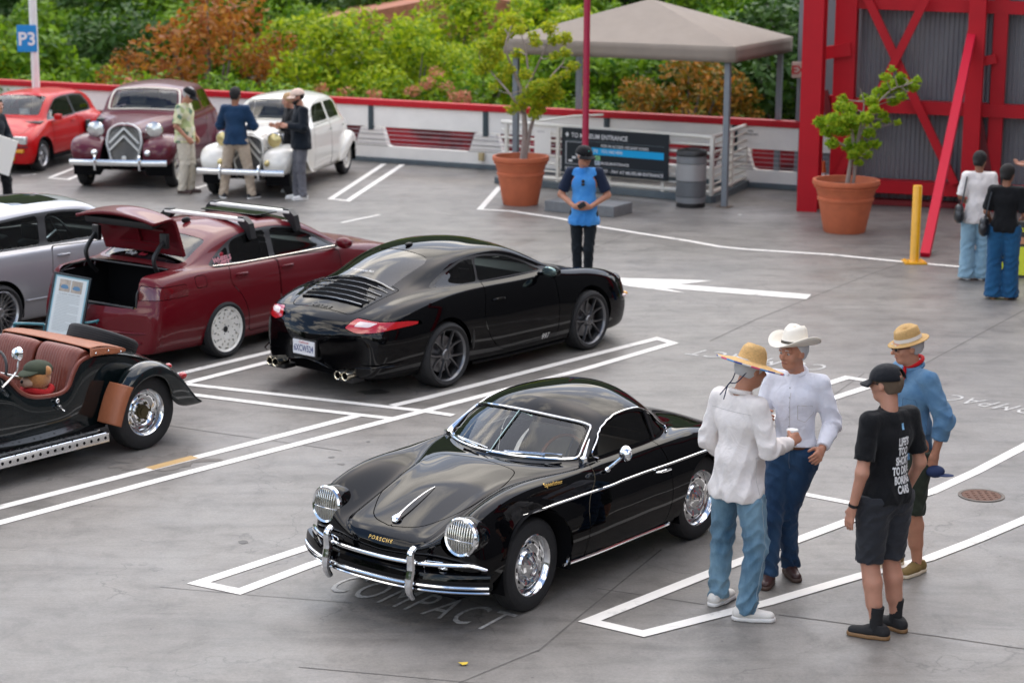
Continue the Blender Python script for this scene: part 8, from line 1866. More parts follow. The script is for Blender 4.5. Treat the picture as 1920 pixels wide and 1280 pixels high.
def v3(*a): return np.array(a, float)
class Figure:
 """a standing person, facing +x, z up, sizes in metres for a height of 1.78"""
 def __init__(s, pose=None, fat=1.0, fem=False, lt=.86, bare=False):
  p = dict(hipL=(0, .095, .93), hipR=(0, -.095, .93), kneeL=(.02, .11, .50), kneeR=(.02, -.11, .50), ankL=(-.02, .12, .085), ankR=(-.02, -.12, .085),
     shL=(-.01, .170, 1.445), shR=(-.01, -.170, 1.445), elL=(-.02, .235, 1.14), elR=(-.02, -.235, 1.14), wrL=(.06, .25, .89), wrR=(.06, -.25, .89),
     toeL=8, toeR=-8, neck=(0.0, 0, 1.50), head=(.03, 0, 1.655), yaw=0, pitch=0, tilt=0, pelvis=(0, 0, .95), chest=(0, 0, 1.30), handL=None, handR=None, curlL=.5, curlR=.5, thL=None, thR=None)
  p.update(pose or {}); s.p = {k: (np.array(v, float) if isinstance(v, tuple) else v) for k, v in p.items()}; s.fat = fat; s.fem = fem; s.lt = 1.0 if bare else lt
  y, pi, ti = R_(p['yaw']), R_(p['pitch']), R_(p['tilt']); s.HR = np.array(Matrix.Rotation(y, 3, 'Z') @ Matrix.Rotation(pi, 3, 'Y') @ Matrix.Rotation(ti, 3, 'X'))
 def H(s, x, y, z): return s.p['head']+s.HR@v3(x, y, z)
 def limb(s, f, side, wd=1.0, k=.025, d=0.0):
  p = s.p; f.cone(p['sh'+side], p['el'+side], .046*wd+d, .040*wd+d, k); f.cone(p['el'+side], p['wr'+side], .041*wd+d, .027*wd+d, k)
 def hand(s, f, side):
  p = s.p; w = p['wr'+side]; e = p['el'+side]; fwd = p['hand'+side] if p['hand'+side] is not None else (w-e)/np.linalg.norm(w-e); fwd = np.array(fwd, float); fwd /= np.linalg.norm(fwd)
  th = p['th'+side] if p['th'+side] is not None else v3(.9, (-1 if side == 'L' else 1)*.3, 0); th = np.array(th, float); th -= fwd*(th@fwd); th /= np.linalg.norm(th)   # direction of the thumb side
  pn = np.cross(fwd, th)*(1 if side == 'L' else -1); c = p['curl'+side]                                       # palm normal
  k0 = w+fwd*.085; f.cone(w, w+fwd*.03, .026, .030, .015, sq=(pn, .72))
  f.cone(w+fwd*.03+th*.012, k0+th*.014, .027, .026, .015, sq=(pn, .52)); f.cone(w+fwd*.03-th*.010, k0-th*.020, .026, .022, .015, sq=(pn, .52))
  for i, (o, L, r) in enumerate(((.032, .070, .0092), (.011, .078, .0096), (-.011, .072, .0092), (-.032, .058, .0082))):
   b0 = k0+th*o-pn*0.0; d1 = fwd*math.cos(c*.9)+pn*math.sin(c*.9); d2 = fwd*math.cos(c*2.0)+pn*math.sin(c*2.0); d3 = fwd*math.cos(c*2.8)+pn*math.sin(c*2.8)
   a = b0+d1*L*.45; b = a+d2*L*.32; e_ = b+d3*L*.25; f.cone(b0, a, r*1.1, r, .004); f.cone(a, b, r, r*.95, .003); f.cone(b, e_, r*.95, r*.82, .003)
  t0 = w+fwd*.03+th*.025; t1 = t0+th*.030+fwd*.030+pn*.012*(1+c); t2 = t1+fwd*.030+th*.006+pn*.018*(1+c); f.cone(t0, t1, .015, .0115, .012); f.cone(t1, t2, .0115, .0095, .004)
 def body(s, h=.007, feet=False):
  p = s.p; pts = [v for k, v in p.items() if isinstance(v, np.ndarray)]; lo = np.min([q for q in pts], 0)-.24; hi = np.max(pts, 0)+.24; lo[2] = -.01; hi[2] = p['head'][2]+.17
  f = Field(lo, hi, h); F = s.fat
  f.cone(p['pelvis']+v3(0, .05, 0), p['pelvis']+v3(0, -.05, 0), .104, .104, .03, sq=((1, 0, 0), .85)); f.cone(p['pelvis'], p['chest'], .108*F, .120, .04, sq=((1, 0, 0), .82)); f.cone(p['chest']+v3(0, .06, .02), p['chest']+v3(0, -.06, .02), .106, .106, .03, sq=((1, 0, 0), .85))
  f.cone(p['shL']+v3(0, 0, -.012), p['shR']+v3(0, 0, -.012), .046, .046, .03)
  for a in 'LR':
   f.cone(p['hip'+a], p['knee'+a], .076, .053*s.lt, .03); f.cone(p['knee'+a], p['ank'+a]*.65+p['knee'+a]*.35, .054*s.lt, .052*s.lt, .02);
   kn, an = p['knee'+a], p['ank'+a]; calf = kn*.68+an*.32+v3(-.012, 0, 0); f.cone(kn, calf, .050*s.lt, .058*s.lt, .03); f.cone(calf, an, .056*s.lt, .036*s.lt, .02)
   tw = R_(p['toe'+a]); d = v3(math.cos(tw), math.sin(tw), 0); f.cone(an-d*.03+v3(0, 0, -.04), an+d*.13+v3(0, 0, -.055), .035, .028, .02); s.limb(f, a); s.hand(f, a)
  f.cone(p['neck']+v3(-.01, 0, -.05), s.H(-.015, 0, -.08), .056, .055, .02)
  s._head(f); return f
 def _head(s, f):
  R = s.HR
  f.ell(s.H(-.012, 0, .035), (.098, .078, .092), .01, R=R); f.ell(s.H(.025, 0, -.03), (.070, .062, .085), .03, R=R); f.ell(s.H(.055, 0, -.085), (.030, .034, .022), .03, R=R)
  f.cone(s.H(.088, 0, .015), s.H(.116, 0, -.018), .008, .013, .012); f.cone(s.H(.095, .012, -.024), s.H(.095, -.012, -.024), .010, .010, .008)
  f.cone(s.H(.080, .045, .032), s.H(.080, -.045, .032), .014, .014, .015)
  f.cone(s.H(.088, .020, -.052), s.H(.088, -.020, -.052), .0085, .0085, .006)
  for y in (1, -1):
   f.ell(s.H(.090, .031*y, .012), (.012, .014, .010), .0, 'sub'); f.ell(s.H(-.005, .078*y, -.004), (.020, .010, .030), .008, R=R); f.ell(s.H(.055, .045*y, -.02), (.03, .022, .022), .02, R=R)
 def eyes(s, parent, r=.0105):
  b = MB()
  for y in (1, -1): b.sphere(s.H(.082, .031*y, .012), r, 10, 8)
  o = b.build('eyes', mat('eye_white', (0.5, 0.48, 0.45), 0.2), parent, smooth=True); b = MB()
  for y in (1, -1): b.sphere(s.H(.0885, .031*y, .012), r*.55, 8, 6)
  b.build('iris', DARK, o, smooth=True); b = MB(); b.tube([s.H(.0955, q, -.053) for q in (-.022, -.01, 0, .01, .022)], .0028, 5); b.build('mouth', mat('lip', (0.25, 0.07, 0.06), 0.5), parent)
  b = MB()
  for y in (1, -1): b.tube([s.H(.098, (.016+.010*i)*y, .037+.003*math.sin(i)) for i in range(4)], .0035, 5)
  b.build('eyebrows', mat('grey_hair', (0.25, 0.23, 0.21), 0.9), parent)
 def hair(s, parent, m, d=.008, back=True, low=-.03, top=True, face=.045, h=.008, extra=None, long=0, hatz=None):
  c = s.p['head']; f = Field(c-.2-(v3(0, 0, .3) if long else 0), c+.2, h); R = s.HR
  f.ell(s.H(-.014, 0, .038), (.100+d, .080+d, .093+d), .01, R=R)
  if back: f.cone(s.H(-.055, 0, .0), s.H(-.045, 0, low), .055+d, .050+d, .02)
  if extra: extra(s, f)
  if hatz is not None: f.cut(s.H(0, 0, hatz), R@v3(0, 0, 1))
  n = R@v3(1, 0, -.55); f.cut(s.H(face, 0, .0), n); f.cut(s.H(0, 0, low-.03-long), R@v3(-.15, 0, -1))
  return f.build('hair', m, parent)
 def torso_cloth(s, name, m, parent, hem=.84, sleeve=1.0, d=.018, loose=.0, h=.009, ease=.02, collar=True, fold=.006, belly=0, folds_on=True, tuck=False, split=None, cuff=None, hips=None, sl_d=0.012):
  p = s.p; pts = [p[k] for k in ('hipL', 'hipR', 'shL', 'shR', 'elL', 'elR', 'wrL', 'wrR', 'neck', 'chest')]; lo = np.min(pts, 0)-.2; hi = np.max(pts, 0)+.2; lo[2] = min(hem-.05, lo[2]+.1 if sleeve > .6 else hem-.05); hi[2] = p['neck'][2]+.06
  f = Field(lo, hi, h); F = s.fat
  hr = .122*max(1, F**.7)+d*.8+loose*.8; low = -.10 if hem < .9 else 0.0
  f.cone(p['pelvis']+v3(-.005, .045, low), p['pelvis']+v3(-.005, -.045, low), hr, hr, .03, sq=((1, 0, 0), .92)); f.cone(p['pelvis']+v3(belly, 0, .0), p['chest'], .126*F+d*.8+loose*.7, .128+d*.6, .04, sq=((1, 0, 0), .84))
  if hem < .9: f.cone(p['pelvis']+v3(-.005, 0, low), p['pelvis']+v3(0, 0, .1), hr, .122*F+d*.8+loose, .03, sq=((1, 0, 0), .9))
  f.cone(p['chest']+v3(0, .065, .03), p['chest']+v3(0, -.065, .03), .112+d*.6, .112+d*.6, .04, sq=((1, 0, 0), .87)); f.cone(p['shL'], p['shR'], .060+d*.4, .060+d*.4, .04)
  f.cone(p['neck']+v3(-.01, 0, -.07), p['neck']+v3(0.005, 0, -.01), .080, .060+d*.4, .03)
  for a in 'LR':
   f.cone(p['sh'+a], p['el'+a], .055+d*.55, .046+d*.6+sl_d, .018)
   if sleeve > .6: f.cone(p['el'+a], p['wr'+a], .045+d*.6+sl_d, .032+d*.6, .012); f.cut_limb(p['el'+a], p['wr'+a], (sleeve-.5)*2*.96, .10)
   else: f.cut_limb(p['sh'+a], p['el'+a], sleeve*2, .11)
  f.cut((0, 0, hem), (0, 0, -1)) if not np.any(np.isnan([hem])) else None
  f.cut(p['neck']+v3(0, 0, .012), (-.25, 0, 1))
  def fold_fn(V):
   x, y, z = V[:, 0], V[:, 1], V[:, 2]; rg = lambda q: 1-2*np.abs(np.sin(q)); a = np.arctan2(y, x+1e-6); lowb = np.clip((1.28-z)/.35, 0, 1); arm = np.abs(y) > .205
   w = rg(a*2.6+z*9+np.sin(z*7+a*2)*1.2)*.45+rg(a*4.3-z*13+1.3+.6*np.sin(a*3))*.35+np.sin(y*38+z*24+np.sin(z*29))*.15
   e1 = np.minimum(np.linalg.norm(V-p['elL'], axis=1), np.linalg.norm(V-p['elR'], axis=1)); r2 = rg(z*30+np.sin(x*26+y*13)*1.6)*(.25+np.exp(-(e1/.11)**2))
   return fold*1.25*(w*(.35+.85*lowb)*(~arm)+(.75*r2+.25*w)*arm)
  return f.build(name, m, parent, fold_fn if folds_on else None)
 def legs_cloth(s, name, m, parent, end=.06, wid=1.0, flare=0.0, d=.014, h=.010, fold=.006, top=1.02, cuff_z=None):
  p = s.p; pts = [p[k] for k in ('hipL', 'hipR', 'kneeL', 'kneeR', 'ankL', 'ankR')]; lo = np.min(pts, 0)-.2; hi = np.max(pts, 0)+.2; lo[2] = end-.04; hi[2] = top+.03
  f = Field(lo, hi, h); F = s.fat
  f.cone(p['pelvis']+v3(-.01, .045, -.04), p['pelvis']+v3(-.01, -.045, -.04), .110+d*.4, .110+d*.4, .03, sq=((1, 0, 0), .92)); f.cone(p['pelvis'], p['pelvis']+v3(0, 0, .10), .116*F**.5+d*.3, .112*F**.5+d*.3, .03, sq=((1, 0, 0), .82))
  for a in 'LR':
   f.cone(p['hip'+a], p['knee'+a], .088*wid+d, .060*wid+d, .03); f.cone(p['knee'+a], p['ank'+a], .060*wid+d, .050*wid+d+flare, .03)
   if end < .3: f.cone(p['ank'+a], p['ank'+a]+v3(0, 0, -.06), .050*wid+d+flare, .052*wid+d+flare, .02)
  f.cut((0, 0, end), (0, 0, -1)); f.cut((0, 0, top), (0, 0, 1))
  def fn(V):
   x, y, z = V[:, 0], V[:, 1], V[:, 2]; rg = lambda q: 1-2*np.abs(np.sin(q)); side = np.sign(y); kk = np.where(y > 0, p['kneeL'][2], p['kneeR'][2]); q = np.exp(-((z-kk)/.13)**2)*.8+np.exp(-((z-.13)/.10)**2)*1.2+np.exp(-((z-.84)/.08)**2)*.7+.22
   return fold*1.2*q*(rg(z*33+np.sin(x*30+side)*1.6+y*16)*.6+rg(z*17-x*24+y*22*side+.8)*.45)
  return f.build(name, m, parent, fn)
 def shoe(s, a, m, sole, parent, h=.0065, big=1.0, high=0.0, laces=None):
  p = s.p; an = p['ank'+a]; tw = R_(p['toe'+a]); d = v3(math.cos(tw), math.sin(tw), 0); n = v3(-math.sin(tw), math.cos(tw), 0); g = v3(an[0], an[1], max(0, an[2]-.085)); f = Field(g-.24, g+v3(.24, .24, .20), h)
  f.cone(g-d*.055+v3(0, 0, .048), g+d*.04+v3(0, 0, .050), .036*big, .040*big, .02); f.cone(g+d*.04+v3(0, 0, .045), g+d*.145+v3(0, 0, .036), .044*big, .038*big, .02, sq=((0, 0, 1), .78)); f.cone(g-d*.045+v3(0, 0, .05), g-d*.02+v3(0, 0, .10+high), .040, .040, .02)
  f.cut((0, 0, g[2]+.022), (0, 0, -1)); f.cut((0, 0, g[2]+.105+high), (-.2*d[0], -.2*d[1], 1)); o = f.build('shoe', m, parent)
  f = Field(g-.24, g+v3(.24, .24, .08), h); f.cone(g-d*.055+v3(0, 0, .016), g+d*.04+v3(0, 0, .014), .040*big, .044*big, .02); f.cone(g+d*.04+v3(0, 0, .014), g+d*.148+v3(0, 0, .014), .047*big, .042*big, .02); f.cut((0, 0, g[2]+.030), (0, 0, 1)); f.cut((0, 0, g[2]+.001), (0, 0, -1)); f.build('sole', sole, o)
  if laces:
   b = MB()
   for i in range(4): c = g+d*(.035+.022*i); z = .098-.012*i; b.tube([c+n*.026+v3(0, 0, z-.012), c+v3(0, 0, z), c-n*.026+v3(0, 0, z-.012)], .0035, 5)
   b.build('laces', laces, o)
  return o
SKIN = mat('skin', (0.50, 0.25, 0.17), 0.5, var=0.07, vscale=14, spec=0.35); SKIN_T = mat('tanned_skin', (0.46, 0.215, 0.135), 0.5, var=0.08, vscale=14, spec=0.35); SKIN_D = mat('brown_skin', (0.30, 0.135, 0.08), 0.5, var=0.07, spec=0.35)
for _s in (SKIN, SKIN_T, SKIN_D):
 _s.node_tree.nodes['Principled BSDF'].inputs['Subsurface Weight'].default_value = 0.12; _s.node_tree.nodes['Principled BSDF'].inputs['Subsurface Scale'].default_value = 0.01
def cloth(name, c=(.5, .5, .5), var=0.08, vs=30, c2=None, stretch=None, bs=220, rough=0.85, bump=0.25):
 return mat(name, c, rough, var=var, vscale=vs, bump=bump, bscale=bs, wrinkle=0.012, sheen=0.1, col2=c2, stretch=stretch, spec=0.2)
JEAN = lambda n, a, b: cloth(n, a, c2=b, vs=6, bs=260, var=.1, stretch=(1, 1, .45), bump=.5)
def hat(fig, parent, name, prof_c, brim, m, band=None, up=0.06, off=(0, 0, .07), tilt=0, squash=.86, curl=0.0, dent=.0):
 """crown profile (r, z) and brim; brim edge lifted at the flanks by curl"""
 M = Matrix([list(r) for r in fig.HR]).to_4x4(); M = Matrix.Translation(fig.H(*off)) @ M @ Matrix.Rotation(R_(tilt), 4, 'Y'); n = 48; V = []; F = []; prof = prof_c+brim; k = len(prof); rb = prof_c[-1][0]
 for i, (r, z) in enumerate(prof):
  for j in range(n):
   a = 2*PI*j/n; x, y = r*math.cos(a), r*math.sin(a)*squash; zz = z
   if i >= len(prof_c): q = (r-rb)/(brim[-1][0]-rb); zz += curl*q**1.5*(math.sin(a)**2)-curl*.35*q*math.cos(a)**2; y *= (1-.12*q*curl/.06 if curl else 1)
   elif z > prof_c[-1][1]+.03: zz -= dent*math.exp(-(y/.03)**2)*(1-min(1, r/.10)**2); zz -= dent*.6*max(0, math.cos(a))*(r/.08)*(0 if r > .09 else 1)
   V.append(M@Vector((x, y, zz)))
 for i in range(k-1):
  for j in range(n): F.append((i*n+j, i*n+(j+1) % n, (i+1)*n+(j+1) % n, (i+1)*n+j))
 o = new_mesh(name, V, F, m, parent, True); md = o.modifiers.new('t', 'SOLIDIFY'); md.thickness = .005; md.offset = 0
 if band:
  b = MB(); z0 = prof_c[-1][1]; b.lathe([((rb+.003)*1.0, z0+.004), ((rb+.001), z0+up)], n); b.V = [tuple(M@Vector((v[0], v[1]*squash, v[2]))) for v in b.V]; b.build('hat_band', band, o, smooth=True)
 return o, M
def cap(fig, parent, m, brim_m=None, logo=None, back_hole=False):
 M = Matrix([list(r) for r in fig.HR]).to_4x4(); M = Matrix.Translation(fig.H(-.010, 0, .045)) @ M; n = 36; V = []; F = []; k = 9
 for i in range(k+1):
  t = i/k; r = math.sin(t*PI/2)**.9*.118; z = math.cos(t*PI/2)*.098
  for j in range(n): a = 2*PI*j/n; V.append(M@Vector((r*math.cos(a), r*math.sin(a)*.85, z-.012)))
 for i in range(k):
  for j in range(n):
   if back_hole and i >= k-4 and abs(j-n/2) <= 2.6-(k-1-i)*.4: continue
   F.append((i*n+j, i*n+(j+1) % n, (i+1)*n+(j+1) % n, (i+1)*n+j))
 o = new_mesh('cap', V, F, m, parent, True); md = o.modifiers.new('t', 'SOLIDIFY'); md.thickness = .004
 V = []; F = []
 for i in range(5):
  for j in range(13):
   a = R_(-62+124*j/12); r0 = .105; r1 = .108+.078*math.cos(a)**.6*i/4; V.append(M@Vector((r1*math.cos(a)+.0, r1*math.sin(a)*.84, -.010-.030*(i/4)-.014*(math.sin(a)**2)*(i/4))))
 for i in range(4):
  for j in range(12): F.append((i*13+j, i*13+j+1, (i+1)*13+j+1, (i+1)*13+j))
 b_ = new_mesh('peak', V, F, brim_m or m, o, True); md = b_.modifiers.new('t', 'SOLIDIFY'); md.thickness = .004
 if logo:
  b = MB(); b.sphere(M@Vector((.094, 0, .035)), (.012, .018, .016), M=Matrix([list(r) for r in fig.HR]).to_4x4()); b.build('cap_badge', logo, o, smooth=True)
 return o, M
def glasses(fig, parent, m=None):
 b = MB()
 for y in (1, -1):
  b.sphere(fig.H(.100, .032*y, .012), (.006, .024, .017), M=Matrix([list(r) for r in fig.HR]).to_4x4()); b.tube([fig.H(.098, .055*y, .018), fig.H(.04, .078*y, .016), fig.H(-.01, .080*y, .008)], .003, 5)
 b.tube([fig.H(.106, .012, .016), fig.H(.106, -.012, .016)], .003, 5); return b.build('sunglasses', m or DARK, parent, smooth=True)
def person(name_label, loc, face_deg, height, fig, skin=None, h=.0075, group=None, feet=None):
 t = thing('person', name_label, 'person', loc, R_(face_deg), group); k = height/1.78; t.scale = (k, k, k); b = fig.body(h).build('body', skin or SKIN, t); return t
def shrink_text(lines, surf, parent, m, origin_z, size, lead, ydir, x_from, name='print', cx=0.0, sx=1.0, slant=0.0):
 """lettering laid on the back of a garment (garment faces +x)"""
 dg = bpy.context.evaluated_depsgraph_get(); bv = BVHTree.FromPolygons([v.co for v in surf.data.vertices], [tuple(p.vertices) for p in surf.data.polygons])
 for i, s_ in enumerate(lines):
  V, F = text_mesh(s_, size=size, offset=0.0035, sx=sx); bm = bmesh.new(); vs_ = [bm.verts.new(v) for v in V]
  for f in F:
   try: bm.faces.new([vs_[q] for q in f])
   except ValueError: pass
  bmesh.ops.subdivide_edges(bm, edges=[e for e in bm.edges if e.calc_length() > .012], cuts=1); out = []
  for v in bm.verts:
   y = cx-v.co.x*ydir; z = origin_z-i*lead+v.co.y+slant*y; hit = bv.ray_cast(Vector((x_from, y, z)), Vector((1 if x_from < 0 else -1, 0, 0))); p = hit[0] if hit[0] is not None else Vector((x_from*.5, y, z)); out.append(p+Vector((-.003 if x_from < 0 else .003, 0, 0)))
  bm.verts.index_update(); F2 = [[v.index for v in f.verts] for f in bm.faces]; bm.free(); new_mesh(name, out, F2, m, surf)

def seams(surf, parent, m, paths, r=.0022):
 """stitched seams laid on a garment: each path = (points, direction of the projecting ray)"""
 bv = BVHTree.FromPolygons([v.co for v in surf.data.vertices], [tuple(p.vertices) for p in surf.data.polygons])
 for pts, d in paths:
  q = []; dv = Vector(d).normalized()
  for p in pts:
   hit = bv.ray_cast(Vector(p)-dv*.6, dv)
   if hit[0] is not None: q.append(hit[0]-dv*.0008)
  if len(q) > 3: b = MB(); b.tube(q, r, 5); b.build('seam', m, surf)
def jean_seams(fig, surf, m):
 P = []; p = fig.p
 for a, s_ in (('L', 1), ('R', -1)):
  P.append(([tuple((p['hip'+a]*(1-t)+p['knee'+a]*t) if t <= 1 else (p['knee'+a]*(2-t)+p['ank'+a]*(t-1))) for t in np.linspace(-.1, 1.95, 40)], (0, -s_, 0)))
  P.append(([(0, .075*s_+.055*u, .90+w) for u, w in ((-1, 0), (-.5, 0), (0, 0), (.5, 0), (1, 0), (1, -.04), (1, -.09), (.5, -.115), (0, -.13), (-.5, -.115), (-1, -.09), (-1, -.04), (-1, 0))], (1, 0, 0)))
 P.append(([(0, 0, .98-.02*i) for i in range(10)], (1, 0, 0))); P.append(([(0, 0, .98-.02*i) for i in range(8)], (-1, 0, 0))); seams(surf, None, m, P)
def shirt_seams(fig, surf, m):
 P = [([(0, y, 1.40-.02*abs(y)) for y in np.linspace(-.17, .17, 24)], (1, 0, 0)), ([(0, 0, 1.38-.03*i) for i in range(18)], (-1, 0, 0))]
 for s_ in (1, -1): P.append(([(-.01, 0, z) for z in np.linspace(.86, 1.12, 14)], (0, -s_, 0)))
 P.append(([(0, .10+.045*u, 1.30+w) for u, w in ((-1, 0), (0, 0), (1, 0), (1, -.06), (1, -.10), (0, -.12), (-1, -.10), (-1, -.05), (-1, 0))], (-1, 0, 0))); seams(surf, None, m, P, .0018)
def near_people():
 WHT = cloth('white_linen', (0.78, 0.73, 0.70), .04); BLKS = mat('black_shoe', (0.012, 0.012, 0.014), 0.6); GUM = mat('gum_sole', (0.22, 0.12, 0.05), 0.6); WS = mat('white_sole', (0.75, 0.73, 0.70), 0.6); STRAW = mat('straw', (0.66, 0.41, 0.16), 0.8, var=.22, vscale=60, bump=1, bscale=150, stretch=(1, 1, 3))
 # 1 straw-hat man, back half turned, cup in the right hand
 A = G(1345, 1132); B = G(1408, 1162); c = (A+B)/2; face = 40      # degrees of the facing direction
 def loc_of(P, o, deg, k): q = Matrix.Rotation(-R_(deg), 3, 'Z')@(P-o)/k; return (q.x, q.y)
 k = 1.83/1.78
 fl = loc_of(G(1350, 1130), c, face, k); fr = loc_of(G(1405, 1160), c, face, k)
 fig = Figure(dict(ankL=(fl[0]-.02, fl[1], .085), ankR=(fr[0]-.03, fr[1], .085), kneeL=(fl[0]*.5+.03, fl[1]*.85+.02, .50), kneeR=(fr[0]*.5+.04, fr[1]*.85-.02, .50), toeL=12, toeR=-48, head=(.06, -.03, 1.655), yaw=-14, pitch=14, elL=(-.04, .245, 1.15), wrL=(.14, .20, .99), elR=(.02, -.25, 1.17), wrR=(.27, -.20, 1.16), handR=(.75, .05, .30), thR=(-.1, .45, 1), curlR=.62, handL=(1, -.4, .1), thL=(0, 0, 1)), fat=1.16)
 t = person('man in white shirt and wide straw hat, back turned, holding a paper cup', c, face, 1.83, fig, SKIN_T)
 sh = fig.torso_cloth('shirt', WHT, t, hem=.80, sleeve=1.0, d=.022, loose=.010, fold=.008, belly=.03, sl_d=.012, h=.008); shirt_seams(fig, sh, mat('white_seam', (.45, .42, .40), .9)); jn = fig.legs_cloth('jeans', JEAN('light_denim', (0.045, 0.11, 0.18), (0.20, 0.33, 0.42)), t, end=.05, wid=1.06, d=.016, fold=.009, top=.85, h=.008); jean_seams(fig, jn, mat('pale_seam', (.30, .36, .40), .9))
 for a in 'LR': fig.shoe(a, mat('cream_shoe', (0.70, 0.67, 0.62), 0.7, bump=.3, bscale=90), WS, t, big=1.08, laces=BLKS)
 fig.hair(t, mat('grey_hair'), hatz=.07); fig.eyes(t)
 o, M = hat(fig, t, 'straw_hat', [(.0001, .118), (.03, .120), (.062, .112), (.082, .085), (.092, .045), (.100, .0)], [(.12, -.004), (.17, -.012), (.215, -.022), (.235, -.020)], STRAW, None, off=(-.01, 0, .055), tilt=4, dent=.018, squash=.88)
 b = MB()
 for i, cc in enumerate(((0.62, .08, .18), (0.10, .30, .62), (0.05, .08, .30), (0.60, .58, .55))*6):
  b.mi = i % 4; a0 = 2*PI*i/24; a1 = 2*PI*(i+1)/24; b.tube([M@Vector((.233*math.cos(a), .233*.88*math.sin(a), -.024)) for a in (a0, (a0+a1)/2, a1)], .006, 6, cap=True)
 b.build('coloured_binding', [mat('bind_%d' % i, cc_, .7) for i, cc_ in enumerate(((0.62, .06, .16), (0.10, .30, .62), (0.04, .07, .30), (0.60, .58, .55)))], o)
 b = MB(); b.tube(catmull([fig.H(-.05, .08, .04), fig.H(-.08, .06, -.08), fig.H(-.13, .02, -.12), fig.H(-.17, .03, -.20)], 4), .004, 5); b.tube(catmull([fig.H(-.05, -.08, .04), fig.H(-.10, -.03, -.09), fig.H(-.13, .02, -.12), fig.H(-.16, -.01, -.22)], 4), .004, 5); b.build('chin_cord', mat('dark_cord', (.02, .025, .06), .8), o)
 # collar
 b = MB(); b.tube([fig.p['neck']+v3(.062*math.cos(a), .066*math.sin(a), .012-.012*math.cos(a)) for a in np.linspace(0, 2*PI, 19)[:-1]], .017, 8, closed=True); b.build('collar', WHT, t, smooth=True)
 w = fig.p['wrR']; hd = v3(.75, .05, .30); hd /= np.linalg.norm(hd); cp = Vector(w+hd*.085+v3(.0, .045, -.02)); W = Matrix.Translation(c) @ Matrix.Rotation(R_(face), 4, 'Z') @ Matrix.Scale(k, 4)
 cup_at(W@cp, 'white paper coffee cup with brown sleeve held by the straw-hat man')
 # 2 cowboy-hat man, facing the viewer's left
 c = G(1482, 1093); face = 242; k = 1.82/1.78; c = c+Vector((0.0, 0.05, 0)); fl = loc_of(G(1477, 1080), c, face, k); fr = loc_of(G(1437, 1095), c, face, k)
 fig = Figure(dict(ankL=(fl[0]-.04, fl[1], .085), ankR=(fr[0]-.04, fr[1], .085), kneeL=(fl[0]*.5+.03, fl[1]*.9, .50), kneeR=(fr[0]*.5+.03, fr[1]*.9, .50), toeL=38, toeR=12, head=(.055, -.01, 1.65), yaw=-22, pitch=4, elR=(.0, -.25, 1.17), wrR=(.21, -.19, 1.22), handR=(.6, .6, .05), thR=(-.2, .3, 1), curlR=.55, elL=(-.05, .25, 1.16), wrL=(.15, .25, 1.02), handL=(.9, .1, -.25), thL=(-.2, -.5, 1), curlL=.42), fat=.98)
 t = person('man in white button shirt, cowboy hat and dark jeans, holding a small card', c, face, 1.82, fig, SKIN_T)
 SH = cloth('white_cotton', (0.76, 0.76, 0.82), .03); sh = fig.torso_cloth('shirt', SH, t, hem=1.00, sleeve=.97, d=.016, loose=.004, fold=.007, sl_d=.014, h=.008)
 b = MB(); b.tube([fig.p['neck']+v3(.062*math.cos(a), .066*math.sin(a), .012-.02*math.cos(a)) for a in np.linspace(.5, 2*PI-.5, 17)], .016, 8); b.build('collar', SH, t, smooth=True)
 b = MB()
 for i in range(6): z = 1.08+i*.068; b.sphere((.118+.012*math.sin((z-1)*5), 0.0, z), (.003, .006, .006), 8, 6)
 b.build('buttons', mat('button', (.5, .5, .52), .4), sh)
 shirt_seams(fig, sh, mat('white_seam')); jn = fig.legs_cloth('jeans', JEAN('dark_denim', (0.008, 0.028, 0.075), (0.03, 0.075, 0.15)), t, end=.055, wid=1.0, d=.014, fold=.008, top=1.03, h=.008)
 jean_seams(fig, jn, mat('dark_seam', (.10, .12, .16), .9))
 b = MB(); b.tube([v3(.0, 0, 1.005)+v3(.112*math.cos(a), .140*math.sin(a), 0) for a in np.linspace(0, 2*PI, 33)[:-1]], .021, 8, closed=True, flat=(.35, 1)); bl = b.build('belt', mat('belt_leather', (.13, .05, .02), .4), t, smooth=True)
 b = MB(); b.sphere((.122, 0, 1.005), (.010, .042, .030), 16, 10); b.build('buckle', mat('buckle', (.65, .60, .50), .25, 1), bl, smooth=True)
 for a in 'LR': fig.shoe(a, mat('brown_deck_shoe', (.045, .018, .016), .4), mat('shoe_sole_brown', (.07, .04, .03), .6), t, laces=mat('lace_brown', (.1, .06, .05), .7))
 fig.hair(t, mat('grey_hair'), face=.0, hatz=.07); fig.eyes(t)
 hat(fig, t, 'cowboy_hat', [(.0001, .130), (.03, .132), (.060, .128), (.080, .105), (.090, .06), (.098, .0)], [(.11, -.004), (.14, -.006), (.175, .0), (.205, .008)], mat('cream_felt', (.74, .69, .60), .8, var=.03), mat('dark_band', (.05, .04, .03), .6), up=.022, off=(-.012, 0, .064), tilt=-8, curl=.06, dent=.025)
 W = Matrix.Translation(c) @ Matrix.Rotation(R_(face), 4, 'Z') @ Matrix.Scale(k, 4); q = W@Vector(fig.p['wrR']+v3(.17, .08, .02)); cd = thing('key_fob', 'small dark fob held up by the man in the cowboy hat', 'key fob', q, R_(face+20)); b = MB(); b.box(-.022, .022, -.006, .006, -.016, .016, bev=.004); b.build('body', DARK, cd, smooth=True)
 # 3 man in black T-shirt, back turned
 c = G(1648, 1186); face = 118; k = 1.82/1.78; fl = loc_of(G(1632, 1190), c, face, k); fr = loc_of(G(1664, 1182), c, face, k)
 face = 122; fl = loc_of(G(1640, 1192), c, face, k); fr = loc_of(G(1668, 1180), c, face, k)
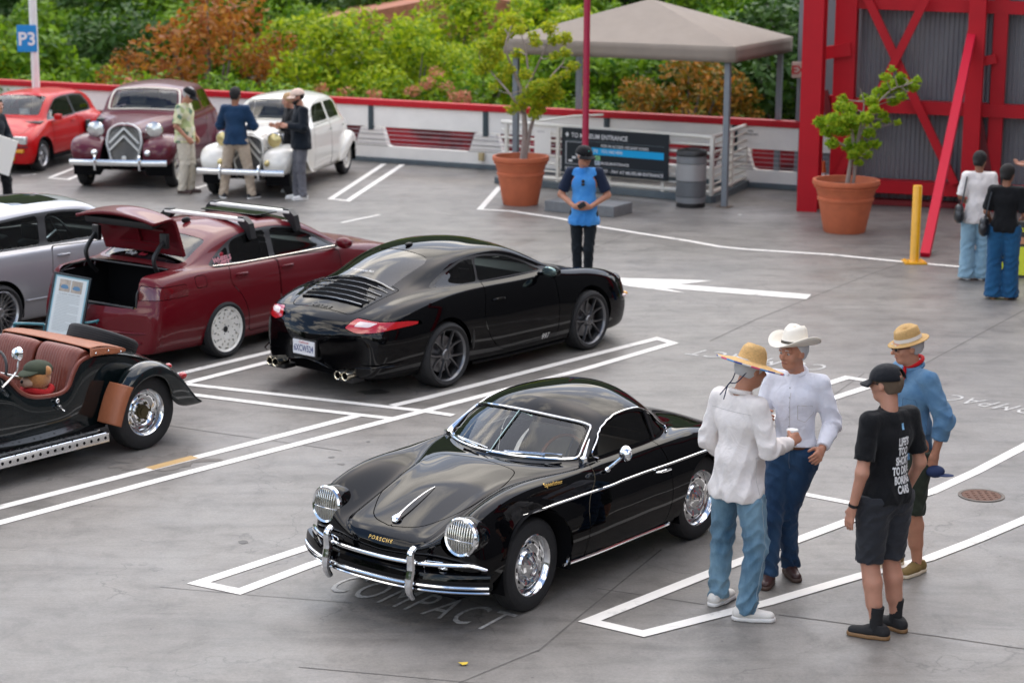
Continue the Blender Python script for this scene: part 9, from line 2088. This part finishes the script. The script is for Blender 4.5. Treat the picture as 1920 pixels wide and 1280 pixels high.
 fig = Figure(dict(ankL=(fl[0]-.03, fl[1]+.02, .085), ankR=(fr[0]-.02, fr[1]-.03, .085), kneeL=(.02, .09, .50), kneeR=(.02, -.09, .50), toeL=34, toeR=6, head=(.035, .0, 1.66), yaw=18, pitch=6, elL=(-.05, .25, 1.13), wrL=(.02, .255, .88), elR=(-.04, -.25, 1.13), wrR=(.08, -.24, .89), curlL=.15, curlR=.5, thL=(1, 0, 0), thR=(1, .3, 0)), fat=1.02, bare=True)
 t = person('man in black cap, black slogan T-shirt and grey shorts, back turned to the viewer', c, face, 1.82, fig, SKIN)
 tee = fig.torso_cloth('t_shirt', cloth('black_cotton', (.006, .0065, .008), .1), t, hem=.90, sleeve=.38, d=.018, loose=.008, fold=.006, sl_d=.012, h=.008)
 fig.legs_cloth('shorts', cloth('charcoal_twill', (.028, .03, .036), .1), t, end=.50, wid=1.12, flare=.0, d=.020, fold=.007, top=.96, h=.008)
 for a in 'LR':
  fig.shoe(a, mat('black_suede', (.010, .010, .011), .8, bump=.3), GUM, t, big=1.04, laces=BLKS); b = MB(); an = fig.p['ank'+a]; b.tube([an+v3(0, 0, -.03), an+v3(0, 0, .06), an+v3(-.004, 0, .13)], [.043, .042, .047], 16); b.build('sock', mat('black_sock', (.012, .012, .013), .9, bump=.3), t, smooth=True)
 fig.hair(t, mat('short_brown_hair', (.13, .09, .06), .9, bump=.6, bscale=200), d=.004, low=-.035, face=.03, hatz=.05); fig.eyes(t); cap(fig, t, cloth('black_cap', (.008, .009, .012), .1), logo=mat('blue_logo', (.10, .25, .60), .6), back_hole=True); glasses(fig, t)
 b = MB(); w, e = fig.p['wrL'], fig.p['elL']; u = (w-e)/np.linalg.norm(w-e); b.tube([w-u*.035, w-u*.015], .032, 16); wt = b.build('watch', DARK, t, smooth=True)
 shrink_text(["LIFE'S", 'TOO', 'SHORT', 'TO DRIVE', 'BORING', 'CARS'], tee, t, PRINT_W, 1.31, .070, .062, 1, -.6, cx=-.03, sx=.52, slant=-.04)
 b = MB(); b.box(-.012, -.004, -.02, 0.0, 0, .03); shrink_text(['II'], tee, t, mat('pale_blue_print', (.25, .50, .75), .6), 1.405, .05, .066, 1, -.6, cx=-.035, sx=.8)
 # 4 man in denim shirt and trilby
 face = 205; k = 1.80/1.78; c = G(1697, 1072); c.y += .05; fl = loc_of(G(1712, 1075), c, face, k); fr = loc_of(G(1668, 1060), c, face, k)
 fig = Figure(dict(ankL=(fl[0]-.03, fl[1], .085), ankR=(fr[0]-.02, fr[1], .085), kneeL=(.03, .11, .50), kneeR=(.03, -.10, .50), toeL=20, toeR=-5, head=(.06, 0, 1.65), yaw=-14, pitch=10, elL=(-.10, .25, 1.16), wrL=(-.06, .22, .92), elR=(-.02, -.25, 1.15), wrR=(.14, -.18, 1.0), curlL=.6), fat=1.10, bare=True)
 t = person('man in blue denim shirt, red neckerchief and straw trilby, facing the group', c, face, 1.80, fig, SKIN_T)
 DEN = cloth('chambray', (0.075, 0.17, 0.30), c2=(.13, .25, .38), vs=8); sh = fig.torso_cloth('shirt', DEN, t, hem=.84, sleeve=.80, d=.022, loose=.012, fold=.009, belly=.02, sl_d=.016, h=.008); shirt_seams(fig, sh, mat('denim_seam', (.05, .11, .18), .9))
 b = MB(); b.tube([fig.p['neck']+v3(.062*math.cos(a), .066*math.sin(a), .010-.02*math.cos(a)) for a in np.linspace(.4, 2*PI-.4, 17)], .018, 8); b.build('collar', DEN, t, smooth=True)
 b = MB(); b.tube([fig.p['neck']+v3(.060*math.cos(a), .064*math.sin(a), .045-.03*math.cos(a)) for a in np.linspace(0, 2*PI, 19)[:-1]], .015, 8, closed=True); b.tube(catmull([fig.p['neck']+v3(.07, .0, .01), fig.p['neck']+v3(.10, .02, -.05), fig.p['neck']+v3(.115, .03, -.10)], 3), [.012, .014, .016, .016, .015, .012, .006], 6); b.build('neckerchief', cloth('red_bandana', (.50, .01, .015), .3, vs=90), t, smooth=True)
 fig.legs_cloth('shorts', cloth('olive_twill', (.025, .032, .022), .15), t, end=.46, wid=1.12, d=.020, fold=.006, top=.92)
 for a in 'LR': fig.shoe(a, mat('tan_runner', (.19, .12, .035), .8, bump=.4, bscale=120), mat('cream_sole', (.62, .52, .38), .6), t, big=1.04, laces=mat('lace_brown'))
 fig.hair(t, mat('white_hair', (.45, .43, .42), .9, bump=.5, bscale=200), face=.0, hatz=.06); fig.eyes(t); glasses(fig, t)
 hat(fig, t, 'trilby', [(.0001, .092), (.04, .094), (.070, .098), (.086, .085), (.092, .045), (.098, .0)], [(.115, -.006), (.135, -.012), (.150, -.010)], mat('tan_straw', (.52, .32, .12), .75, var=.12, vscale=80, bump=.8, bscale=160), mat('white_band', (.7, .66, .6), .6), up=.030, off=(-.012, 0, .055), tilt=6, dent=.02)
 W = Matrix.Translation(c) @ Matrix.Rotation(R_(face), 4, 'Z') @ Matrix.Scale(k, 4); q = W@Vector(fig.p['wrL']+v3(.0, .01, -.13)); cp = thing('held_cap', 'navy cap held low in the hand of the man in denim', 'cap', q); b = MB(); b.sphere((0, 0, 0), (.07, .05, .045)); b.sphere((.07, -.03, -.02), (.06, .04, .008)); b.build('crown', mat('navy_cloth', (.015, .03, .09), .85), cp, smooth=True)
def cup_at(p, label):
 t = thing('paper_cup', label, 'cup', (p.x, p.y, p.z-.055)); b = MB(); b.lathe([(.0001, 0), (.030, 0), (.040, .105)], 24); b.build('body', mat('cup_white', (.75, .72, .68), .5), t, smooth=True, angle=40); b = MB(); b.lathe([(.0345, .035), (.0385, .078)], 24); b.build('sleeve', mat('cup_sleeve', (.42, .26, .13), .8), t, smooth=True); b = MB(); b.lathe([(.042, .103), (.043, .110), (.038, .118), (.0001, .118)], 24); b.build('lid', mat('cup_lid', (.8, .79, .77), .4), t, smooth=True, angle=40)
def far_people():
 H = .010; WS = mat('white_sole'); kw = dict(h=.012); BLK = cloth('black_cotton', (.006, .0065, .008), .1)
 def shoes(fig, t, m, sole): [fig.shoe(a, m, sole, t, h=.009) for a in 'LR']
 # man in blue raglan shirt
 c = G(1093, 548); c = G(1093, 540); face = 262; fig = Figure(dict(ankL=(-.02, .06, .085), ankR=(.0, -.07, .085), kneeL=(.06, .07, .50), kneeR=(.02, -.08, .50), elL=(-.02, .29, 1.17), wrL=(.19, .10, 1.05), elR=(-.02, -.29, 1.17), wrR=(.19, -.10, 1.05), handL=(.5, -.9, 0), handR=(.5, .9, 0), thL=(.1, 0, 1), thR=(.1, 0, 1), curlL=.6, curlR=.6, head=(.05, 0, 1.655), yaw=38, pitch=10), fat=1.05)
 t = person('man in blue and navy raglan shirt and black cap, hands together, before the museum sign', c, face, 1.80, fig, SKIN_T, H); NV = cloth('navy_sleeve', (.012, .020, .045)); tee = fig.torso_cloth('shirt', cloth('azure_jersey', (.035, .22, .62), c2=(.10, .36, .75), vs=5), t, hem=.80, sleeve=.02, d=.022, loose=.012, **kw)
 f = Field(np.minimum(fig.p['shL'], fig.p['elR'])-.3, np.maximum(fig.p['shR'], fig.p['elL'])+.3, .012);
 for a in 'LR': f.cone(fig.p['sh'+a]+v3(0, -.06 if a == 'L' else .06, .02), fig.p['sh'+a], .05, .070, .03); f.cone(fig.p['sh'+a], fig.p['el'+a], .072, .074, .02); f.cut_limb(fig.p['sh'+a], fig.p['el'+a], .82, .12)
 f.build('raglan_sleeves', NV, tee)
 fig.legs_cloth('trousers', cloth('black_denim', (.008, .012, .016)), t, end=.05, wid=.9, d=.010, **kw); shoes(fig, t, mat('black_shoe'), WS); fig.hair(t, mat('grey_hair'), d=.004, hatz=.05); fig.eyes(t); cap(fig, t, BLK, logo=mat('teal_logo', (.02, .5, .42), .5)); b = MB(); b.sphere((.150, 0, 1.36), (.012, .022, .02)); b.sphere((.152, 0, 1.32), (.012, .022, .02)); b.build('hung_sunglasses', DARK, tee)
 W = Matrix.Translation(c) @ Matrix.Rotation(R_(face), 4, 'Z'); ph = thing('phone', 'black phone in the hands of the man in blue', 'phone', W@Vector((.27, 0, 1.09)), R_(face)); b = MB(); b.box(-.012, .012, -.05, .05, -.03, .03, M=Matrix.Rotation(R_(30), 4, 'X'), bev=.004); b.build('body', DARK, ph)
 # tropical shirt
 c = G(350, 362); fig = Figure(dict(ankL=(.03, .09, .085), ankR=(-.04, -.08, .085), kneeL=(.05, .09, .5), kneeR=(.02, -.09, .5), head=(.09, 0, 1.64), pitch=30, elL=(-.04, .27, 1.15), wrL=(.10, .22, .93), elR=(-.04, -.27, 1.15), wrR=(.12, -.20, .95), chest=(.02, 0, 1.30)), fat=1.1)
 t = person('man in pale leaf-print shirt, cream trousers and black cap looking down beside the burgundy saloon', c, -14, 1.76, fig, SKIN_T, H)
 m = bpy.data.materials.new('leaf_print'); m.use_nodes = True; nt = m.node_tree; N = nt.nodes; L = nt.links; tc = N.new('ShaderNodeTexCoord'); v = N.new('ShaderNodeTexVoronoi'); v.inputs['Scale'].default_value = 13; L.new(tc.outputs['Object'], v.inputs['Vector']); g = N.new('ShaderNodeSeparateColor'); L.new(v.outputs['Color'], g.inputs[0]); r = N.new('ShaderNodeValToRGB'); r.color_ramp.interpolation = 'CONSTANT'; e = r.color_ramp.elements; e[0].color = (.60, .58, .34, 1); e[1].position = .45; e[1].color = (.12, .20, .12, 1); q = e.new(.6); q.color = (.42, .48, .22, 1); q = e.new(.8); q.color = (.62, .60, .45, 1); L.new(g.outputs[0], r.inputs[0]); L.new(r.outputs[0], N['Principled BSDF'].inputs['Base Color']); N['Principled BSDF'].inputs['Roughness'].default_value = .8
 fig.torso_cloth('shirt', m, t, hem=.86, sleeve=.46, d=.03, loose=.025, **kw); fig.legs_cloth('trousers', cloth('cream_chino', (.60, .54, .44)), t, end=.05, wid=1.15, d=.018, top=0.95, **kw); shoes(fig, t, mat('brown_deck_shoe', (.045, .018, .016), .4), mat('shoe_sole_brown', (.07, .04, .03), .6)); fig.hair(t, mat('white_hair', (.45, .43, .42), .9, bump=.5, bscale=200)); fig.eyes(t); cap(fig, t, BLK)
 # navy jacket, legs apart
 c = G(445, 372); fig = Figure(dict(ankL=(-.02, .22, .085), ankR=(.0, -.24, .085), kneeL=(.02, .17, .5), kneeR=(.03, -.18, .5), toeL=30, toeR=-30, elL=(.06, .28, 1.17), wrL=(.26, .16, 1.15), elR=(.06, -.28, 1.17), wrR=(.24, -.14, 1.12), head=(.02, 0, 1.66), yaw=-12, pitch=5), fat=1.1)
 t = person('man in navy jacket and beige trousers, back turned, facing the ivory saloon', c, 82, 1.80, fig, SKIN_D, H); fig.torso_cloth('jacket', cloth('navy_jacket', (.008, .03, .075), c2=(.014, .045, .10), vs=5), t, hem=.88, sleeve=1.0, d=.034, loose=.02, **kw); fig.legs_cloth('trousers', cloth('beige_chino', (.46, .37, .28)), t, end=.05, wid=1.05, d=.018, top=0.97, **kw); shoes(fig, t, mat('black_shoe'), WS); fig.hair(t, mat('black_hair', (.012, .010, .009), .8, bump=.6, bscale=150), d=.008, low=-.05)
 # black jacket, beard, pale cap
 c = G(566, 374); fig = Figure(dict(ankL=(.0, .07, .085), ankR=(.06, -.09, .085), toeL=5, toeR=-10, kneeL=(.03, .08, .5), kneeR=(.06, -.09, .5), elL=(.02, .25, 1.18), wrL=(.24, .10, 1.20), elR=(.02, -.26, 1.18), wrR=(.25, -.12, 1.18), handL=(.8, -.4, .2), handR=(.8, .4, .2), head=(.05, 0, 1.65), pitch=8, yaw=0), fat=1.08)
 t = person('bearded man in black jacket, pale cap and grey jeans beside the ivory saloon', c, 200, 1.80, fig, SKIN, H); fig.torso_cloth('jacket', cloth('black_jacket', (.006, .010, .016)), t, hem=.82, sleeve=1.0, d=.034, loose=.02, **kw); fig.legs_cloth('jeans', JEAN('grey_denim', (.10, .10, .115), (.18, .18, .20)), t, end=.05, wid=1.0, d=.015, top=0.86, **kw); shoes(fig, t, mat('white_trainer', (.74, .73, .70), .6), WS)
 fig.eyes(t); cap(fig, t, cloth('pale_cap', (.70, .52, .42))); f = Field(fig.p['head']-.2, fig.p['head']+.2, .009); f.ell(fig.H(.045, 0, -.075), (.052, .056, .052), .02, R=fig.HR); f.ell(fig.H(.02, .0, -.05), (.06, .070, .05), .02, R=fig.HR); f.cut(fig.H(0, 0, -.03), fig.HR@v3(.2, 0, 1)); f.build('beard', mat('black_hair'), t); fig.hair(t, mat('black_hair'), d=.003)
 # woman behind him
 c = G(556, 362); c = G(548, 362); fig = Figure(dict(elL=(.04, .24, 1.15), wrL=(.26, .12, 1.20), elR=(.04, -.24, 1.15), wrR=(.26, -.10, 1.2), head=(.05, 0, 1.65), pitch=14), fem=True, fat=.95)
 t = person('woman in black mostly hidden behind the bearded man, hands raised', c, 208, 1.66, fig, SKIN, H); fig.torso_cloth('top', BLK, t, hem=.80, sleeve=1.0, d=.024, loose=.01, **kw); fig.legs_cloth('trousers', BLK, t, end=.06, top=0.84, **kw); shoes(fig, t, mat('white_trainer'), WS); fig.eyes(t); fig.hair(t, mat('fair_hair', (.45, .28, .14), .8, bump=.5, bscale=120), d=.012)
 # women on the right
 c = G(1826, 524); fig = Figure(dict(ankL=(0, .10, .085), ankR=(.02, -.10, .085), elL=(-.01, .23, 1.16), wrL=(.16, .14, 1.05), elR=(-.01, -.23, 1.16), wrR=(.16, -.14, 1.05), head=(.03, 0, 1.655), yaw=-30, pitch=4), fem=True, fat=1.0)
 t = person('woman in white T-shirt and pale wide jeans with a black shoulder bag', c, 84, 1.66, fig, SKIN_D, H); fig.torso_cloth('t_shirt', cloth('white_linen', (0.78, 0.73, 0.70), .04), t, hem=.80, sleeve=.48, d=.03, loose=.025, **kw); fig.legs_cloth('jeans', JEAN('pale_denim', (.22, .38, .50), (.32, .48, .58)), t, end=.03, wid=1.25, flare=.035, d=.02, top=0.84, **kw); shoes(fig, t, mat('black_shoe'), WS)
 def bun(s, f): f.ell(s.H(-.10, 0, -.03), (.05, .05, .045), .02)
 fig.hair(t, mat('black_hair'), d=.014, low=-.05, extra=bun, face=.03); bag(c, 84, 1.66/1.78, v3(-.10, .26, 1.02), 1, 'black shoulder bag hanging on the woman in the white T-shirt')
 c = G(1876, 560); fig = Figure(dict(ankL=(0, .10, .085), ankR=(.03, -.11, .085), toeR=-25, elL=(-.02, .24, 1.16), wrL=(.10, .20, 1.04), elR=(-.02, -.25, 1.14), wrR=(.20, -.22, 1.05), handR=(1, 0, .1), head=(.03, 0, 1.655), yaw=-25), fem=True, fat=1.0)
 t = person('woman in black T-shirt and wide blue jeans with a slouchy black bag', c, 74, 1.66, fig, SKIN_D, H); fig.torso_cloth('t_shirt', BLK, t, hem=.90, sleeve=.46, d=.028, loose=.02, **kw); fig.legs_cloth('jeans', JEAN('mid_denim', (.012, .07, .17), (.02, .11, .24)), t, end=.03, wid=1.25, flare=.035, d=.02, top=0.99, **kw); shoes(fig, t, mat('white_trainer'), mat('gum_sole', (0.22, 0.12, 0.05), 0.6)); fig.hair(t, mat('black_hair'), d=.014, low=-.05, extra=bun, face=.03); bag(c, 74, 1.66/1.78, v3(-.06, .26, 1.05), 1, 'slouchy black bag with chain strap on the woman in the black T-shirt')
 # cut figures at the frame edges
 c = G(1936, 458); fig = Figure(dict(elL=(-.0, .25, 1.16), wrL=(.20, .12, 1.18), elR=(.0, -.25, 1.16), wrR=(.20, -.12, 1.18)), fat=1.0); t = person('person in pale top and black trousers cut off by the right edge', c, 170, 1.74, fig, SKIN, H); fig.torso_cloth('top', cloth('pale_lilac', (.55, .50, .56)), t, hem=.86, sleeve=.46, d=.026, loose=.02, **kw); fig.legs_cloth('trousers', BLK, t, end=.05, top=0.95, **kw); shoes(fig, t, mat('black_shoe'), WS); fig.hair(t, mat('black_hair'))
 c = G(-4, 398); fig = Figure(dict(ankL=(.10, .14, .085), kneeL=(.10, .12, .5), ankR=(-.15, -.10, .085), elR=(.04, -.25, 1.16), wrR=(.20, -.10, 1.05), elL=(.04, .25, 1.16), wrL=(.22, .10, 1.05), head=(.08, 0, 1.65)), fat=1.05); t = person('person in black clothes carrying a white board at the left edge', c, -30, 1.78, fig, SKIN, H); fig.torso_cloth('jacket', cloth('black_jacket'), t, hem=.82, sleeve=1.0, d=.034, loose=.02, **kw); fig.legs_cloth('trousers', BLK, t, end=.05, wid=1.1, top=0.86, **kw); shoes(fig, t, mat('black_shoe'), WS); fig.hair(t, mat('black_hair'))
 b = thing('white_board', 'blank white board carried at the left edge before the red hatchback', 'board', (c.x+.12, c.y-.28, .95)); q = MB(); q.box(-.30, .25, -.012, .012, -.28, .28, M=Matrix.Rotation(R_(-8), 4, 'Z') @ Matrix.Rotation(R_(18), 4, 'Y')); q.build('sheet', mat('board_white', (.78, .74, .68), .6), b)
def bag(c, deg, k, at, side, label):
 W = Matrix.Translation(c) @ Matrix.Rotation(R_(deg), 4, 'Z') @ Matrix.Scale(k, 4); p = W@Vector(at); t = thing('shoulder_bag', label, 'bag', p, R_(deg)); LB = mat('black_bag_leather', (.010, .012, .016), .35, bump=.4, bscale=30)
 b = MB(); b.sphere((0, 0, -.10), (.16, .07, .105), 20, 14); b.sphere((.0, 0, -.03), (.12, .06, .08), 16, 10); b.build('pouch', LB, t, smooth=True); b = MB(); b.tube(catmull([(-.13, 0, -.04), (-.06, -.05, .25), (.03, -.08, .40), (.10, -.05, .25), (.13, 0, -.04)], 5), .010, 6); b.build('strap', LB, t, smooth=True)

# ---------------------------------------------------------------- show board between the cars
def show_board():
 a = G(60, 700); b_ = 0
 # framed information board standing behind the green roadster
 c = G(106, 694); t = thing('show_board', 'framed information board with two car photographs standing behind the green roadster', 'display board', (c.x, c.y, 0)); t.rotation_euler = (0, 0, R_(-10))
 M = Matrix.Rotation(R_(-12), 4, 'X') @ Matrix.Rotation(R_(8), 4, 'Y'); BL = mat('board_frame', (.004, .012, .018), .35)
 w, z0, z1 = .205, .26, 1.0
 for (x0, x1, a0, a1) in ((-w, -w+.022, z0, z1), (w-.022, w, z0, z1), (-w+.022, w-.022, z1-.022, z1), (-w+.022, w-.022, z0, z0+.022)):
  b = MB(); b.box(x0, x1, -.012, .018, a0, a1, M=M, bev=.003); b.build('frame', BL, t)
 b = MB(); b.box(-w+.022, w-.022, -.004, .004, z0+.022, z1-.022, M=M); pl = b.build('mount', mat('pale_blue_mount', (.28, .50, .58), .5), t)
 b = MB(); b.add([M@Vector(v) for v in ((-w+.04, -.006, z0+.04), (w-.04, -.006, z0+.04), (w-.04, -.006, z1-.04), (-w+.04, -.006, z1-.04))], [(0, 1, 2, 3)]); sh = b.build('sheet', mat('sheet_paper', (.68, .72, .72), .6), t)
 pm = mat('photo_beige', (.42, .36, .30), .5, var=.3, vscale=20); cb = mat('photo_blue', (.10, .22, .36), .5)
 for x in (-.065, .065):
  b = MB(); b.add([M@Vector(v) for v in ((x-.06, -.008, z1-.185), (x+.06, -.008, z1-.185), (x+.06, -.008, z1-.06), (x-.06, -.008, z1-.06))], [(0, 1, 2, 3)]); p = b.build('photograph', pm, sh)
  b = MB(); b.add([M@Vector((x+.045*math.cos(q), -.0095, z1-.14+.016*math.sin(q)+(.012 if 0.6 < q < 2.5 else 0))) for q in np.linspace(0, 2*PI, 15)[:-1]], [tuple(range(14))]); b.build('photographed_car', cb, sh)
 text_at('heading', 'CLASSIC ROADSTER', M@frame((0, -.0085, z1-.21), (1, 0, 0), (0, 0, 1)), mat('grey_print', (0.25, 0.25, 0.25), 0.6), sh, size=.026)
 b = MB()
 for i in range(24):
  zz = z1-.235-i*.0155; wd = .13*(1 if i % 6 != 5 else .55); b.add([M@Vector(v) for v in ((-.135, -.0085, zz), (-.135+2*wd, -.0085, zz), (-.135+2*wd, -.0085, zz+.005), (-.135, -.0085, zz+.005))], [(0, 1, 2, 3)])
 b.build('print_lines', mat('faint_print', (.45, .48, .48), .6), sh)
 for x in (-.15, .15):
  b = MB(); b.tube([M@Vector((x, .02, .70)), (x, .36, 0.01)], .012, 6); b.build('prop_leg', BL, t)
 for x in (-.12, .12):
  b = MB(); b.tube([M@Vector((x, .0, z0)), (x*1.1, -.04, 0.01)], .012, 6); b.build('easel_leg', mat('teal_tube', (.02, .16, .20), .35, coat=.4), t)
 # teal folding frame beside it
 c2 = G(140, 690); s = thing('folding_stand', 'teal tubular folding stand with clear sleeve leaning beside the show board', 'stand', (c2.x, c2.y+.1, 0)); TB = mat('teal_tube')
 b = MB(); b.tube(catmull([(-.02, -.10, .42), (.02, -.12, .47), (.20, -.10, .49), (.26, -.05, .50)], 4), .014, 8); b.tube([(.24, -.05, .5), (.24, .1, .0)], .013, 8); b.tube([(-.02, -.10, .42), (-.04, .05, .0)], .013, 8); b.tube(catmull([(-.62, -.05, .46), (-.5, -.10, .47), (-.30, -.08, .46)], 4), .014, 8); b.tube([(-.62, -.05, .46), (-.62, 0, 0)], .013, 8); b.tube([(-.30, -.08, .46), (-.32, 0, 0)], .013, 8)
 b.build('tubes', TB, s, smooth=True)
 b = MB(); b.add([(.06, .05, .25), (.18, .0, .25), (.21, .02, .66), (.10, .06, .68)], [(0, 1, 2, 3)]); b.build('clear_sleeve', glass('sleeve', (.9, .95, .95), .5, .1), s)
 b = MB(); b.add([(.07, .045, .25), (.18, -.005, .25), (.185, .0, .42), (.12, .03, .36)], [(0, 1, 2, 3)]); b.build('blue_sheet', mat('cyan_sheet', (.02, .40, .62), .5), s)
setting_ground(); setting_parapet(); setting_far(); surroundings(); setting_trees(); props(); steelwork()
coupe(); sports_coupe(); saloon(); hatchback(); rally_hatch(); classics()
near_people(); far_people(); show_board()
